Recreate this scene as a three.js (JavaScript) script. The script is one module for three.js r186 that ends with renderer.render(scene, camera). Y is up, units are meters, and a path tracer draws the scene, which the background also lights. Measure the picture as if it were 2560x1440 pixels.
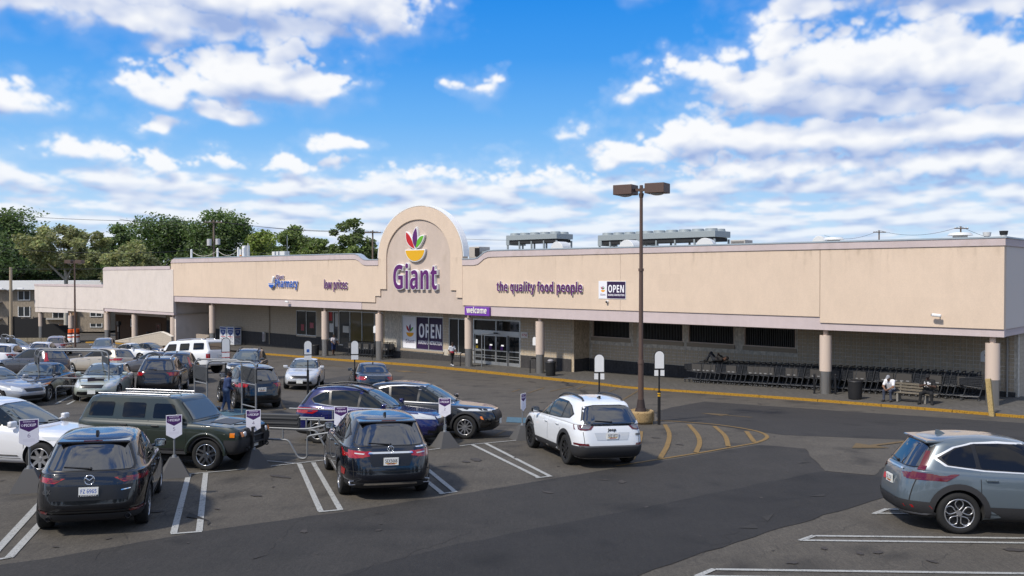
import * as THREE from 'three';
import { mergeGeometries, mergeVertices, toCreasedNormals } from 'three/addons/utils/BufferGeometryUtils.js';
import { RoundedBoxGeometry } from 'three/addons/geometries/RoundedBoxGeometry.js';
import { MarchingCubes } from 'three/addons/objects/MarchingCubes.js';
import { FontLoader } from 'three/addons/loaders/FontLoader.js';
import { TextGeometry } from 'three/addons/geometries/TextGeometry.js';
import { Brush, Evaluator, SUBTRACTION } from 'three-bvh-csg';
import { createNoise2D, createNoise3D } from 'simplex-noise';

// ---------- seeded randomness ----------
function rng(seed) { let s = seed >>> 0; return () => { s = (s + 0x6d2b79f5) >>> 0; let t = Math.imul(s ^ (s >>> 15), 1 | s); t = (t + Math.imul(t ^ (t >>> 7), 61 | t)) ^ t; return ((t ^ (t >>> 14)) >>> 0) / 4294967296; }; }
const R0 = rng(7);
const n3 = createNoise3D(rng(11)), n3b = createNoise3D(rng(23)), n2 = createNoise2D(rng(31));
const clamp = THREE.MathUtils.clamp, lerp = THREE.MathUtils.lerp, sstep = (a, b, x) => { const t = clamp((x - a) / (b - a), 0, 1); return t * t * (3 - 2 * t); };
const DEG = Math.PI / 180;

// ---------- camera ----------
const scene = new THREE.Scene();
const EYE = 6.0, FOC = 2176;                       // eye height above the datum of the shop floor
const camera = new THREE.PerspectiveCamera(2 * Math.atan(720 / FOC) / DEG, 16 / 9, 0.3, 1500);
camera.position.set(0, EYE, 0);
camera.rotation.set(-Math.atan(30 / FOC), 0, 0);
camera.updateMatrixWorld();

// ---------- sky: air and broken cumulus, the same kind of sky all the way round ----------
const SKYW = 4096, SKYH = 2048;
function makeSky() {
  const data = new Float32Array(SKYW * SKYH * 4);
  const K = 38;                                    // units per degree for the cloud layout
  // cloud masses: azimuth units, elevation units, half width, half height, strength
  const blobs = [
    [-1300, 640, 300, 60, .95], [-960, 650, 330, 70, 1.1], [-700, 640, 300, 90, 1.15], [-440, 650, 240, 100, 1.2], [-520, 590, 200, 60, .8], [-1150, 590, 260, 60, 1.0], [-880, 570, 260, 55, 1.0], [-300, 610, 60, 40, .7],
    [-620, 460, 200, 75, 1.2], [-740, 425, 170, 45, 1.0], [-500, 445, 130, 50, 1.0], [-560, 520, 60, 45, .8], [-700, 382, 95, 20, .8],
    [-1200, 375, 170, 42, 1.05], [-1330, 420, 90, 40, .9], [-835, 352, 60, 24, .8], [-420, 322, 68, 26, .85], [-1010, 272, 105, 34, .8], [-830, 262, 70, 34, .8], [-700, 270, 45, 22, .6], [-530, 262, 50, 22, .6], [-430, 268, 55, 26, .6],
    [760, 690, 330, 60, 1.05], [1010, 650, 330, 70, 1.1], [1240, 620, 230, 80, 1.1], [430, 700, 170, 40, .9], [700, 605, 130, 45, .8], [1080, 585, 180, 50, .8],
    [660, 545, 95, 45, .85], [540, 535, 70, 30, .6],
    [800, 470, 260, 85, 1.2], [980, 465, 250, 95, 1.25], [630, 440, 190, 65, .9], [1180, 420, 230, 70, 1.05], [480, 480, 130, 45, .7], [860, 390, 420, 50, .9], [1330, 390, 160, 70, 1.0],
    [310, 445, 50, 34, .75], [160, 352, 48, 18, .55], [-90, 460, 40, 22, .35], [420, 330, 130, 40, .9], [300, 300, 110, 34, .8], [560, 315, 200, 44, .9], [800, 310, 240, 46, .9], [1100, 320, 280, 50, .95], [1000, 250, 340, 46, .9], [20, 250, 200, 30, .5], [640, 250, 300, 40, .8], [1320, 270, 160, 40, .9], [-200, 240, 160, 30, .6]];
  const bases = [[790, 385, 300, 26, .42], [930, 285, 190, 18, .45], [1080, 628, 240, 42, .35], [-560, 585, 300, 26, .22], [-620, 425, 170, 16, .25], [520, 300, 220, 16, .28], [-1180, 352, 150, 12, .25], [200, 190, 500, 12, .2], [-800, 200, 600, 12, .2], [900, 205, 500, 14, .25]];   // shaded bases of the larger clouds
  const PER = 72 * K;
  const fb = (x, y, z, o) => { let a = .5, s = 0, f = 1; for (let i = 0; i < o; i++) { s += a * n3(x * f, y * f, z * f); f *= 2.03; a *= .5; } return s; };
  const bil = (x, y, z, o) => { let a = .5, s = 0, f = 1; for (let i = 0; i < o; i++) { s += a * (2 * Math.abs(n3b(x * f, y * f, z * f)) - .62); f *= 2.1; a *= .52; } return s; };
  const airAt = el => {                             // linear radiance of the clear air
    const st = [[0, .66, .81, .97], [3, .52, .74, .96], [6, .33, .61, .95], [10, .16, .46, .92], [14, .06, .335, .87], [18, .022, .265, .82], [35, .02, .22, .74], [90, .018, .17, .62]];
    let i = 0; while (i < st.length - 2 && el > st[i + 1][0]) i++;
    const t = clamp((el - st[i][0]) / (st[i + 1][0] - st[i][0]), 0, 1); return [1, 2, 3].map(k => lerp(st[i][k], st[i + 1][k], t));
  };
  const wrapAz = (ax, bx) => { let d = ax - bx; d -= Math.round(d / PER) * PER; return d; };
  function dens(ax, ey, el, X, Y, Z, oct) {         // cloud density, how high in its own cloud the point lies, and how far it is a fringe
    let F = -1, hgt = 0;
    const wx = 34 * n3(ax * .0045, ey * .008, 3.1) + 15 * n3(ax * .013, ey * .02, 1.3), wy = 20 * n3(ax * .0055, ey * .009, 7.7) + 9 * n3(ax * .015, ey * .022, 4.3);
    if (ey < 800) for (const b of blobs) {
      const dx = (wrapAz(ax, b[0]) + wx) / (b[2] * 1.08); if (dx < -1.7 || dx > 1.7) continue;
      let dy = (ey + wy - b[1]) / (b[3] * 1.12); const raw = dy; if (dy < 0) dy *= 1.25; if (dy > 2.3 || dy < -2.8) continue;
      const f = (1 - Math.sqrt(dx * dx + dy * dy)) * Math.min(1, b[4]); if (f > F) { F = f; hgt = raw; } else if (f > F - .3) { hgt = lerp(hgt, raw, .25); }
    }
    let d = F + .06;
    if (F > -.9) { const big = sstep(230, 420, ey), two = (fn, f, z, o) => (big > 0 ? big * fn(ax * .0075 * f, ey * .0105 * f, z, o) : 0) + (big < 1 ? (1 - big) * fn(ax * .0135 * f, ey * .021 * f, z + 3, o) : 0); d += .42 * two(fb, 1, 1.7, oct); if (oct > 3) d += .32 * sstep(-1.4, .3, hgt) * two(bil, 1.9, 4.4, oct - 1); }
    const low = 1 - sstep(185, 330, ey);            // the far rows of cloud near the horizon
    if (low > 0) {
      const v = 1900 / (ey + 62), r = fb(ax * .0048, v * .62, 5.5, Math.max(3, oct - 1)) * .80 + (oct > 3 ? .22 * bil(ax * .011, v * 1.35, 9.1, 4) : 0);
      const dl = (r * 1.2 + .47) * low - (1 - low) * .45; if (dl > d) { d = dl; hgt = -.1; }
    }
    const hi = sstep(17.2, 23, el);                 // overhead: broken cumulus
    if (hi > 0) { const q = fb(X * 2.0 + 4, Y * 2.4, Z * 2.0, oct) * 1.25 + (oct > 3 ? .35 * bil(X * 5, Y * 5, Z * 5, 4) : 0) + .24; d = lerp(d, Math.max(d * (1 - hi), q), hi); hgt = lerp(hgt, 0, hi); }
    return [d, hgt];
  }
  const out = new Float32Array(3);
  function shade(az, el, oct) {
    const e = el * DEG, a = az * DEG, X = Math.cos(e) * Math.sin(a), Z = -Math.cos(e) * Math.cos(a), Y = Math.sin(e);
    const ax = az * K, ey = el * K, air = airAt(el);
    const [d, h] = dens(ax, ey, el, X, Y, Z, oct);
    const soft_ = clamp(.5 + .9 * n3(ax * .004 + 9, ey * .007, 12.5), 0, 1);   // some edges are crisp, some are wisps
    let al = sstep(-.04, lerp(.66, .28, sstep(-.7, .6, h) * (1 - .7 * soft_)), d) * lerp(.86, .985, sstep(2, 9, el));
    const veil = .16 * sstep(-.5, .25, d); al = Math.max(al, veil);
    const sp = lerp(16, 52, sstep(60, 420, ey));
    const [s0] = dens(ax, ey, el, X, Y, Z, 3), [s1] = dens(ax - sp * .45, ey + sp, el + sp / K, X, Y + sp / K * DEG, Z, 3);
    const relief = fb(ax * .011, ey * .019, 21.3, 4);
    let lit = .66 + clamp(s0 - s1, -.5, .5) * lerp(1.25, 1.0, sstep(100, 400, ey)) + .20 * clamp(h, -1, 1) + .26 * relief - .20 * sstep(.35, 1.0, s0);
    for (const [bx0, by0, rx0, ry0, am] of bases) { const q = (wrapAz(ax, bx0) / rx0) ** 2 + ((ey - by0) / ry0) ** 2; if (q < 6) lit -= am * Math.exp(-q) * (1 + .8 * relief); }
    lit = clamp(lit, 0, 1); lit = lerp(lit, 1, .30 * (1 - sstep(.05, .4, d)));
    for (let k = 0; k < 3; k++) { let c = lerp([.34, .46, .76][k], [.97, .98, 1.0][k], Math.pow(lit, .85)); c = lerp(c, [.70, .81, .97][k], .45 * (1 - sstep(0, 7.5, el))); out[k] = lerp(air[k], c, al); }
  }
  const put = (x, y, c) => { const o = (y * SKYW + x) * 4; data[o] = c[0]; data[o + 1] = c[1]; data[o + 2] = c[2]; data[o + 3] = 1; };
  // coarse everywhere, full detail where the texture is looked at most closely (low in the sky, towards the shop)
  const ST = 4, cw = SKYW / ST, ch = SKYH / 2 / ST, C = new Float32Array((cw + 1) * (ch + 1) * 3);
  for (let j = 0; j <= ch; j++) for (let i = 0; i <= cw; i++) { const az = ((i % cw) / cw) * 360 - 270 + 0; shade(wrap180(az + 360 * 0), Math.min(89.9, j / ch * 90 + .02), 4); C.set(out, (j * (cw + 1) + i) * 3); }
  const c = [0, 0, 0];
  for (let y = 0; y < SKYH / 2; y++) for (let x = 0; x < SKYW; x++) {
    const az = wrap180((x + .5) / SKYW * 360 - 90), el = (y + .5) / SKYH * 180;
    if (el < 19.5 && Math.abs(az) < 34) { shade(az, el, 6); put(x, SKYH / 2 + y, out); continue; }
    const u = (((x + .5) / SKYW * 360 - 90 + 270) / 360 % 1) * cw, v = el / 90 * ch, i = Math.floor(u), j = Math.min(ch - 1, Math.floor(v)), fu = u - i, fv = v - j;
    for (let k = 0; k < 3; k++) { const g = (a, b) => C[(b * (cw + 1) + a) * 3 + k]; c[k] = lerp(lerp(g(i, j), g(i + 1, j), fu), lerp(g(i, j + 1), g(i + 1, j + 1), fu), fv); }
    put(x, SKYH / 2 + y, c);
  }
  for (let y = 0; y < SKYH / 2; y++) for (let x = 0; x < SKYW; x++) put(x, y, [.20, .20, .20]);
  const t = new THREE.DataTexture(data, SKYW, SKYH, THREE.RGBAFormat, THREE.FloatType);
  t.mapping = THREE.EquirectangularReflectionMapping; t.magFilter = THREE.LinearFilter; t.minFilter = THREE.LinearFilter; t.colorSpace = THREE.LinearSRGBColorSpace; t.wrapS = THREE.RepeatWrapping; t.needsUpdate = true;
  return t;
}
function wrap180(a) { return ((a + 180) % 360 + 360) % 360 - 180; }
const skyTex = makeSky();
scene.background = skyTex; scene.environment = skyTex;
scene.backgroundIntensity = 1.0; scene.environmentIntensity = 1.0;

// ---------- sun: veiled by thin cloud, behind the camera to the left, square on to the shop front ----------
const sun = new THREE.DirectionalLight(new THREE.Color(1.0, 0.93, 0.83), 4.0);
sun.position.set(-77, 118, 25); sun.target.position.set(0, 0, -45);
sun.castShadow = true; sun.shadow.radius = 8; sun.shadow.mapSize.set(2048, 2048);
Object.assign(sun.shadow.camera, { left: -110, right: 70, top: 110, bottom: -110, near: 1, far: 400 });
scene.add(sun, sun.target);

const renderer = new THREE.WebGLRenderer({ antialias: true });
renderer.setSize(1024, 576);
renderer.toneMapping = THREE.LinearToneMapping;
renderer.toneMappingExposure = 1.0;
renderer.shadowMap.enabled = true; renderer.shadowMap.type = THREE.PCFSoftShadowMap;

// ---------- places: the lot falls gently towards the shop; the shop front runs at 43 degrees to the view ----------
const FO = new THREE.Vector3(22, 0, -38.9), FR = new THREE.Vector3(.737, 0, .676).normalize(), FN = new THREE.Vector3(-FR.z, 0, FR.x), FTH = -Math.atan2(FR.z, FR.x);
const uv_of = (x, z) => [(x - FO.x) * FR.x + (z - FO.z) * FR.z, (x - FO.x) * FN.x + (z - FO.z) * FN.z];
const soft = (v, a, b, k) => { const lo = a + k * Math.log(1 + Math.exp(clamp((v - a) / k, -40, 40))); return b - k * Math.log(1 + Math.exp(clamp((b - lo) / k, -40, 40))); };
function gh(x, z) {
  const X = soft(x, -140, 130, 8), Z = soft(-z, -25, 150, 6), [u, d] = uv_of(x, z), dd = Math.max(d, 0);
  return EYE - 3.9434 - .0167 * X - .041875 * Z - (.12 + .2 * Math.exp(-(((u + 22) / 14) ** 2))) * Math.exp(-((dd / 12) ** 2)) - .9 * sstep(-88, -112, u) * Math.exp(-((dd / 14) ** 2)) - .75 * Math.exp(-(((d - 15) / 10) ** 2)) * sstep(-36, -50, u);
}
const gnorm = (x, z) => new THREE.Vector3(gh(x - .4, z) - gh(x + .4, z), .8, gh(x, z - .4) - gh(x, z + .4)).normalize();
function at(px, py) {                                // where the line of sight through a point of the picture meets the lot
  const v = new THREE.Vector3((px - 1280) / FOC, -(py - 720) / FOC, -1).applyQuaternion(camera.quaternion); let lo = 3, hi = 260;
  for (let i = 0; i < 50; i++) { const m = (lo + hi) / 2; if (EYE + v.y * m > gh(v.x * m, v.z * m)) lo = m; else hi = m; }
  return new THREE.Vector3(v.x * lo, gh(v.x * lo, v.z * lo), v.z * lo);
}
const shopPt = (u, h, d) => new THREE.Vector3(FO.x + u * FR.x + d * FN.x, h, FO.z + u * FR.z + d * FN.z);
const ghl = (u, d) => { const p = shopPt(u, 0, d); return gh(p.x, p.z); };

// ---------- naming and building helpers ----------
const taken = {};
function numbered(n) { if (!(n in taken)) { taken[n] = 0; return n; } taken[n]++; return n + '_' + String(taken[n]).padStart(3, '0'); }
function tag(o, label, category, group, kind) { if (label) o.userData.label = label; if (category) o.userData.category = category; if (group) o.userData.group = group; if (kind) o.userData.kind = kind; return o; }
function thing(name, label, category, pos, turn = 0, group) { const o = new THREE.Group(); o.name = numbered(name); if (pos) o.position.copy(pos); o.rotation.y = turn; tag(o, label, category, group); scene.add(o); return o; }
function part(name, geo, mat, parent) { const m = new THREE.Mesh(geo, mat); m.name = parent === scene ? numbered(name) : name; m.castShadow = m.receiveShadow = true; parent.add(m); return m; }
function dup(src, label, pos, turn, group) { const c = src.clone(); c.name = numbered(src.name.replace(/_\d\d\d$/, '')); c.userData = { ...src.userData }; if (label) c.userData.label = label; if (group) c.userData.group = group; if (pos) c.position.copy(pos); if (turn !== undefined) c.rotation.y = turn; scene.add(c); return c; }
const plain = g => { const h = g.index ? g.toNonIndexed() : g; for (const k of Object.keys(h.attributes)) if (k !== 'position' && k !== 'normal') h.deleteAttribute(k); return h; };
const join = (...gs) => mergeGeometries(gs.flat().map(plain));
const joinUV = (...gs) => mergeGeometries(gs.flat().map(g => { const h = g.index ? g.toNonIndexed() : g; for (const k of Object.keys(h.attributes)) if (!['position', 'normal', 'uv'].includes(k)) h.deleteAttribute(k); return h; }));
const V3 = (x, y, z) => new THREE.Vector3(x, y, z);
function bx(x0, x1, y0, y1, z0, z1) { const g = new THREE.BoxGeometry(Math.abs(x1 - x0), Math.abs(y1 - y0), Math.abs(z1 - z0)); g.translate((x0 + x1) / 2, (y0 + y1) / 2, (z0 + z1) / 2); return g; }
function boxUV(x0, x1, y0, y1, z0, z1, s = 1) {       // a box whose texture keeps its size in metres
  const g = bx(x0, x1, y0, y1, z0, z1).toNonIndexed(), p = g.attributes.position, n = g.attributes.normal, uv = g.attributes.uv;
  for (let i = 0; i < p.count; i++) { const ax = Math.abs(n.getX(i)), ay = Math.abs(n.getY(i)); if (ay > .5) uv.setXY(i, p.getX(i) * s, p.getZ(i) * s); else if (ax > .5) uv.setXY(i, p.getZ(i) * s, p.getY(i) * s); else uv.setXY(i, p.getX(i) * s, p.getY(i) * s); }
  return g;
}
function planarUV(g, s = 1) { const h = g.index ? g.toNonIndexed() : g; if (!h.attributes.normal) h.computeVertexNormals(); const p = h.attributes.position, n = h.attributes.normal, a = new Float32Array(p.count * 2); for (let i = 0; i < p.count; i++) { const ax = Math.abs(n.getX(i)), ay = Math.abs(n.getY(i)), az = Math.abs(n.getZ(i)); if (ay > ax && ay > az) { a[2 * i] = p.getX(i) * s; a[2 * i + 1] = p.getZ(i) * s; } else if (ax > az) { a[2 * i] = p.getZ(i) * s; a[2 * i + 1] = p.getY(i) * s; } else { a[2 * i] = p.getX(i) * s; a[2 * i + 1] = p.getY(i) * s; } } h.setAttribute('uv', new THREE.BufferAttribute(a, 2)); return h; }
function rod(a, b, r, r2 = r, seg = 8) { const d = b.clone().sub(a), g = new THREE.CylinderGeometry(r2, r, d.length(), seg); g.translate(0, d.length() / 2, 0); g.applyQuaternion(new THREE.Quaternion().setFromUnitVectors(V3(0, 1, 0), d.clone().normalize())); g.translate(a.x, a.y, a.z); return g; }
function tube(pts, r, seg = 40, rs = 8, closed = false, tension = .5) { return new THREE.TubeGeometry(new THREE.CatmullRomCurve3(pts, closed, 'catmullrom', tension), seg, r, rs, closed); }
function bentTube(pts, r, bend = .12, rs = 8) {       // straight runs with rounded bends
  const path = new THREE.CurvePath();
  let cur = pts[0];
  for (let i = 1; i < pts.length; i++) {
    if (i < pts.length - 1) {
      const a = pts[i].clone().sub(pts[i - 1]).normalize(), b = pts[i + 1].clone().sub(pts[i]).normalize(), L = Math.min(bend, pts[i].distanceTo(pts[i - 1]) * .45, pts[i].distanceTo(pts[i + 1]) * .45);
      const p = pts[i].clone().addScaledVector(a, -L), q = pts[i].clone().addScaledVector(b, L);
      path.add(new THREE.LineCurve3(cur, p)); path.add(new THREE.QuadraticBezierCurve3(p, pts[i], q)); cur = q;
    } else path.add(new THREE.LineCurve3(cur, pts[i]));
  }
  return new THREE.TubeGeometry(path, Math.max(16, pts.length * 10), r, rs, false);
}
const col = (r, g, b) => new THREE.Color().setRGB(r, g, b);
const mat = (r, g, b, rough = .8, metal = 0, o = {}) => new THREE.MeshStandardMaterial({ color: col(r, g, b), roughness: rough, metalness: metal, ...o });
const phys = (r, g, b, rough, o = {}) => new THREE.MeshPhysicalMaterial({ color: col(r, g, b), roughness: rough, ...o });
function noiseTex(size, fn, rep = 1, srgb = true) {   // fn(u, v) -> [r, g, b] 0..255, wraps
  const d = new Uint8Array(size * size * 4);
  for (let y = 0; y < size; y++) for (let x = 0; x < size; x++) { const c = fn(x / size, y / size), o = (y * size + x) * 4; d[o] = clamp(c[0], 0, 255); d[o + 1] = clamp(c[1], 0, 255); d[o + 2] = clamp(c[2], 0, 255); d[o + 3] = 255; }
  const t = new THREE.DataTexture(d, size, size); t.wrapS = t.wrapT = THREE.RepeatWrapping; t.magFilter = THREE.LinearFilter; t.minFilter = THREE.LinearMipmapLinearFilter; t.generateMipmaps = true; t.repeat.set(rep, rep); if (srgb) t.colorSpace = THREE.SRGBColorSpace; t.needsUpdate = true; return t;
}
const TAU = Math.PI * 2;
const wn = (u, v, f, s = 0) => { const a = u * TAU, b = v * TAU, r = f / TAU; return n3(Math.cos(a) * r + s * 7.3, Math.sin(a) * r + 1.7 * s, Math.cos(b) * r * 1.01) * .5 + n3b(Math.sin(b) * r + s, Math.cos(a) * r * .99 + 3, Math.sin(a) * r + 5.5 + s) * .5; }; // noise that wraps both ways
// ================= the lot =================
const asphaltTex = noiseTex(1024, (u, v) => { const g = wn(u, v, 330, 1) * 34 + wn(u, v, 150, 2) * 34 + wn(u, v, 60, 3) * 26 + wn(u, v, 18, 4) * 12, s = (R0() - .5) * 60; const k = 198 + g + s; return [k + 1, k, k - 3]; }, 1 / 3.1);
const asphaltBump = noiseTex(512, (u, v) => { const k = 128 + wn(u, v, 160, 8) * 50 + (R0() - .5) * 90; return [k, k, k]; }, 1 / 1.6, false);
const M = {};
M.asphalt = mat(1, 1, 1, .93, 0, { map: asphaltTex, vertexColors: true, bumpMap: asphaltBump, bumpScale: .006 });
function axis(a, b, da, db, step, grow) { const o = []; for (let v = da; v <= db + 1e-6; v += step) o.push(v); let s = step, v = db; while (v < b) { s *= grow; v += s; o.push(Math.min(v, b)); } s = step; v = da; while (v > a) { s *= grow; v -= s; o.unshift(Math.max(v, a)); } return o; }
function fbm2(x, z, o = 4) { let a = .5, s = 0, f = 1; for (let i = 0; i < o; i++) { s += a * n2(x * f, z * f); f *= 2.07; a *= .5; } return s; }
function lotColour(x, z, base) {
  let k = 1 + .20 * fbm2(x * .16, z * .16, 4) + .22 * fbm2(x * .9 + 40, z * .9, 3);
  const st = fbm2(x * .42 + 90, z * .42 + 7, 4); if (st > .26) k *= 1 - .55 * sstep(.26, .5, st);
  const dr = n2(x * 1.7 + 300, z * 1.7); if (dr > .78) k *= 1 - .5 * sstep(.78, .95, dr);
  return [base[0] * k, base[1] * k, base[2] * k];
}
function sheet(xs, zs, lift, base) {
  const P = [], C = [], U = [], I = [];
  for (const z of zs) for (const x of xs) { P.push(x, gh(x, z) + lift, z); C.push(...lotColour(x, z, base)); U.push(x, z); }
  const w = xs.length; for (let j = 0; j < zs.length - 1; j++) for (let i = 0; i < w - 1; i++) { const a = j * w + i; I.push(a, a + w, a + 1, a + 1, a + w, a + w + 1); }
  const g = new THREE.BufferGeometry(); g.setAttribute('position', new THREE.Float32BufferAttribute(P, 3)); g.setAttribute('color', new THREE.Float32BufferAttribute(C, 3)); g.setAttribute('uv', new THREE.Float32BufferAttribute(U, 2)); g.setIndex(I); g.computeVertexNormals(); return g;
}
const LOT = [.122, .107, .087];
tag(part('parking_lot_ground', sheet(axis(-700, 700, -34, 34, .4, 1.22), axis(-900, 400, -72, -6, .4, 1.22), 0, LOT), M.asphalt, scene), null, null, null, 'structure');
// sheets laid on the lot: outline in lot metres, cut into small triangles so that they follow the fall
function subdiv(tris, maxLen) { let out = tris, again = true, guard = 0; while (again && guard++ < 9) { again = false; const nx = []; for (const [a, b, c] of out) { const L = [a.distanceTo(b), b.distanceTo(c), c.distanceTo(a)], m = Math.max(...L); if (m > maxLen) { again = true; const k = L.indexOf(m), [p, q, r] = k === 0 ? [a, b, c] : k === 1 ? [b, c, a] : [c, a, b], h = p.clone().lerp(q, .5); nx.push([p, h, r], [h, q, r]); } else nx.push([a, b, c]); } out = nx; } return out; }
function laid(pts2, lift, base, maxLen = .7, rough = 0) {
  if (rough) { const o = []; for (let i = 0; i < pts2.length; i++) { const a = pts2[i], b = pts2[(i + 1) % pts2.length], n = Math.max(1, Math.round(a.distanceTo(b) / .5)); for (let k = 0; k < n; k++) { const p = a.clone().lerp(b, k / n); p.x += rough * n2(p.x * 1.9, p.y * 1.9); p.y += rough * n2(p.x * 1.9 + 50, p.y * 1.9); o.push(p); } } pts2 = o; }
  const f = THREE.ShapeUtils.triangulateShape(pts2, []), T = subdiv(f.map(([a, b, c]) => [pts2[a], pts2[b], pts2[c]]), maxLen), P = [], C = [], U = [];
  for (const t of T) { const cr = (t[1].x - t[0].x) * (t[2].y - t[0].y) - (t[1].y - t[0].y) * (t[2].x - t[0].x); for (const p of cr > 0 ? [t[0], t[2], t[1]] : t) { P.push(p.x, gh(p.x, p.y) + lift, p.y); C.push(...(base ? lotColour(p.x, p.y, base) : [1, 1, 1])); U.push(p.x, p.y); } }
  const g = new THREE.BufferGeometry(); g.setAttribute('position', new THREE.Float32BufferAttribute(P, 3)); g.setAttribute('color', new THREE.Float32BufferAttribute(C, 3)); g.setAttribute('uv', new THREE.Float32BufferAttribute(U, 2)); g.computeVertexNormals(); return g;
}
const lot2 = (x, y) => { const p = at(x, y); return new THREE.Vector2(p.x, p.z); };
const PX = (...a) => { const o = []; for (let i = 0; i < a.length; i += 2) o.push(lot2(a[i], a[i + 1])); return o; };
const patch = (name, pts, lift, base) => tag(part(name, laid(pts, lift, base, .7, .05), M.asphalt, scene), null, null, null, 'structure');
patch('drive_lane', PX(-900, 1640, -300, 1468, 0, 1412, 130, 1394, 430, 1341, 600, 1314, 830, 1284, 1140, 1237, 1370, 1199, 1600, 1161, 1900, 1112, 1960, 1117, 2211, 1139, 2300, 1146, 2290, 1215, 2205, 1246, 1960, 1319, 1800, 1370, 1590, 1440, 1300, 1640, -900, 2050), .004, [.046, .0418, .0378]);
patch('asphalt_patch', PX(2050, 1180, 2290, 1200, 2280, 1222, 2205, 1246, 1960, 1319, 1800, 1370, 1590, 1440, 1340, 1560, 500, 1640, 850, 1440, 1100, 1371, 1500, 1291, 1830, 1224), .008, [.027, .0248, .0238]);
patch('asphalt_patch', PX(1635, 1031, 1680, 1018, 1762, 1004, 2120, 1029, 2560, 1058, 2750, 1072, 2750, 1126, 2250, 1099, 1960, 1088, 1800, 1066, 1650, 1051), .004, [.038, .0355, .034]);
patch('asphalt_patch', PX(792, 951, 880, 937, 1012, 941, 985, 961, 830, 968), .004, [.07, .065, .059]);
patch('asphalt_patch', PX(2010, 1120, 2240, 1134, 2190, 1190, 2060, 1178), .012, [.125, .110, .090]);

// painted lines
const paintTex = noiseTex(512, (u, v) => { const w = wn(u, v, 60, 3) + .7 * wn(u, v, 200, 5) + .5 * wn(u, v, 14, 2) + (R0() - .5) * .7, k = w > .50 ? 96 + 30 * R0() : 222 + w * 30; return [k, k, k - 2]; }, 1 / 1.3);
M.whitePaint = mat(.52, .52, .50, .85, 0, { map: paintTex }); M.yellowPaint = mat(.31, .19, .055, .85, 0, { map: paintTex }); M.fadedYellow = mat(.19, .125, .05, .88, 0, { map: paintTex }); M.bluePaint = mat(.09, .19, .26, .88, 0, { map: paintTex });
function stroke(pts, w) { // an outline of even width along a line on the lot
  const L = [], Rr = []; for (let i = 0; i < pts.length; i++) { const a = pts[Math.max(0, i - 1)], b = pts[Math.min(pts.length - 1, i + 1)], n = new THREE.Vector2(-(b.y - a.y), b.x - a.x).normalize().multiplyScalar(w / 2); L.push(pts[i].clone().add(n)); Rr.unshift(pts[i].clone().sub(n)); } return [...L, ...Rr];
}
function marking(name, m, lift, ...strokes) { return tag(part(name, mergeGeometries(strokes.map(s => laid(s, lift, null, 1.0))), m, scene), null, null, null, 'structure'); }
const st = (w, ...a) => stroke(PX(...a), w);
const curve = (w, ...a) => { const p = PX(...a).map(q => V3(q.x, 0, q.y)), c = new THREE.CatmullRomCurve3(p, false, 'centripetal').getPoints(24); return stroke(c.map(q => new THREE.Vector2(q.x, q.z)), w); };
const Wm = 'white_stall_marking', Ym = 'yellow_marking', LFT = .013;
marking(Wm, M.whitePaint, LFT, st(.115, 472, 1186, 434, 1334), st(.115, 514, 1184, 498, 1329), st(.08, 427, 1336, 505, 1330));
marking(Wm, M.whitePaint, LFT, st(.115, 748, 1160, 802, 1280), st(.115, 783, 1157, 851, 1275), st(.08, 796, 1281, 857, 1275));
marking(Wm, M.whitePaint, LFT, st(.115, 985, 1138, 1105, 1234), st(.115, 1020, 1134, 1137, 1230), st(.08, 1098, 1236, 1143, 1230));
marking(Wm, M.whitePaint, LFT, st(.115, 1180, 1112, 1346, 1194), st(.115, 1214, 1109, 1374, 1191), st(.08, 1340, 1196, 1380, 1191));
marking(Wm, M.whitePaint, LFT, st(.13, 150, 1205, -70, 1445), st(.13, 165, 1240, 22, 1396), st(.08, 28, 1394, -90, 1416));
marking(Wm, M.whitePaint, LFT + .003, st(.075, 380, 1186, 465, 1187, 590, 1176, 672, 1167, 815, 1151, 930, 1140, 1070, 1126, 1180, 1112, 1300, 1101, 1400, 1094), st(.075, 655, 1152, 745, 1160), st(.075, 430, 1176, 462, 1186), st(.075, 1040, 1100, 1100, 1118));
marking(Wm, M.whitePaint, LFT, st(.10, 2040, 1341, 2760, 1349), st(.10, 2004, 1352, 2760, 1361), st(.10, 2036, 1340, 2000, 1353));
marking(Wm, M.whitePaint, LFT, st(.10, 1790, 1425, 2760, 1438), st(.10, 1745, 1442, 2760, 1456), st(.10, 1786, 1424, 1740, 1443));
marking(Wm, M.whitePaint, LFT, st(.10, 2222, 1274, 2700, 1282), st(.10, 2188, 1284, 2700, 1294), st(.10, 2218, 1273, 2184, 1286));
marking(Wm, M.whitePaint, LFT, st(.1, 140, 1010, 205, 976), st(.1, 168, 1012, 228, 980), st(.1, 1130, 1072, 1090, 1104));
marking(Ym, M.yellowPaint, LFT, st(.10, 1540, 1166, 1640, 1150, 1760, 1131, 1885, 1109), curve(.13, 1885, 1109, 1912, 1099, 1917, 1090, 1890, 1078, 1800, 1063, 1720, 1056, 1640, 1051));
for (const a of [[1602, 1079, 1600, 1095, 1594, 1120, 1580, 1150], [1662, 1062, 1673, 1085, 1668, 1115, 1650, 1147], [1722, 1062, 1745, 1090, 1749, 1110, 1740, 1132], [1786, 1066, 1812, 1090, 1821, 1117], [1866, 1079, 1886, 1106]]) marking(Ym, M.yellowPaint, LFT + .003, curve(.15, ...a));
marking(Ym, M.fadedYellow, LFT, st(.1, 1500, 991, 1542, 970), st(.1, 1547, 1006, 1597, 976), st(.1, 1320, 983, 1360, 970), st(.1, 1375, 979, 1440, 964), st(.1, 1442, 973, 1466, 963), st(.1, 1280, 980, 1300, 974));
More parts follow.
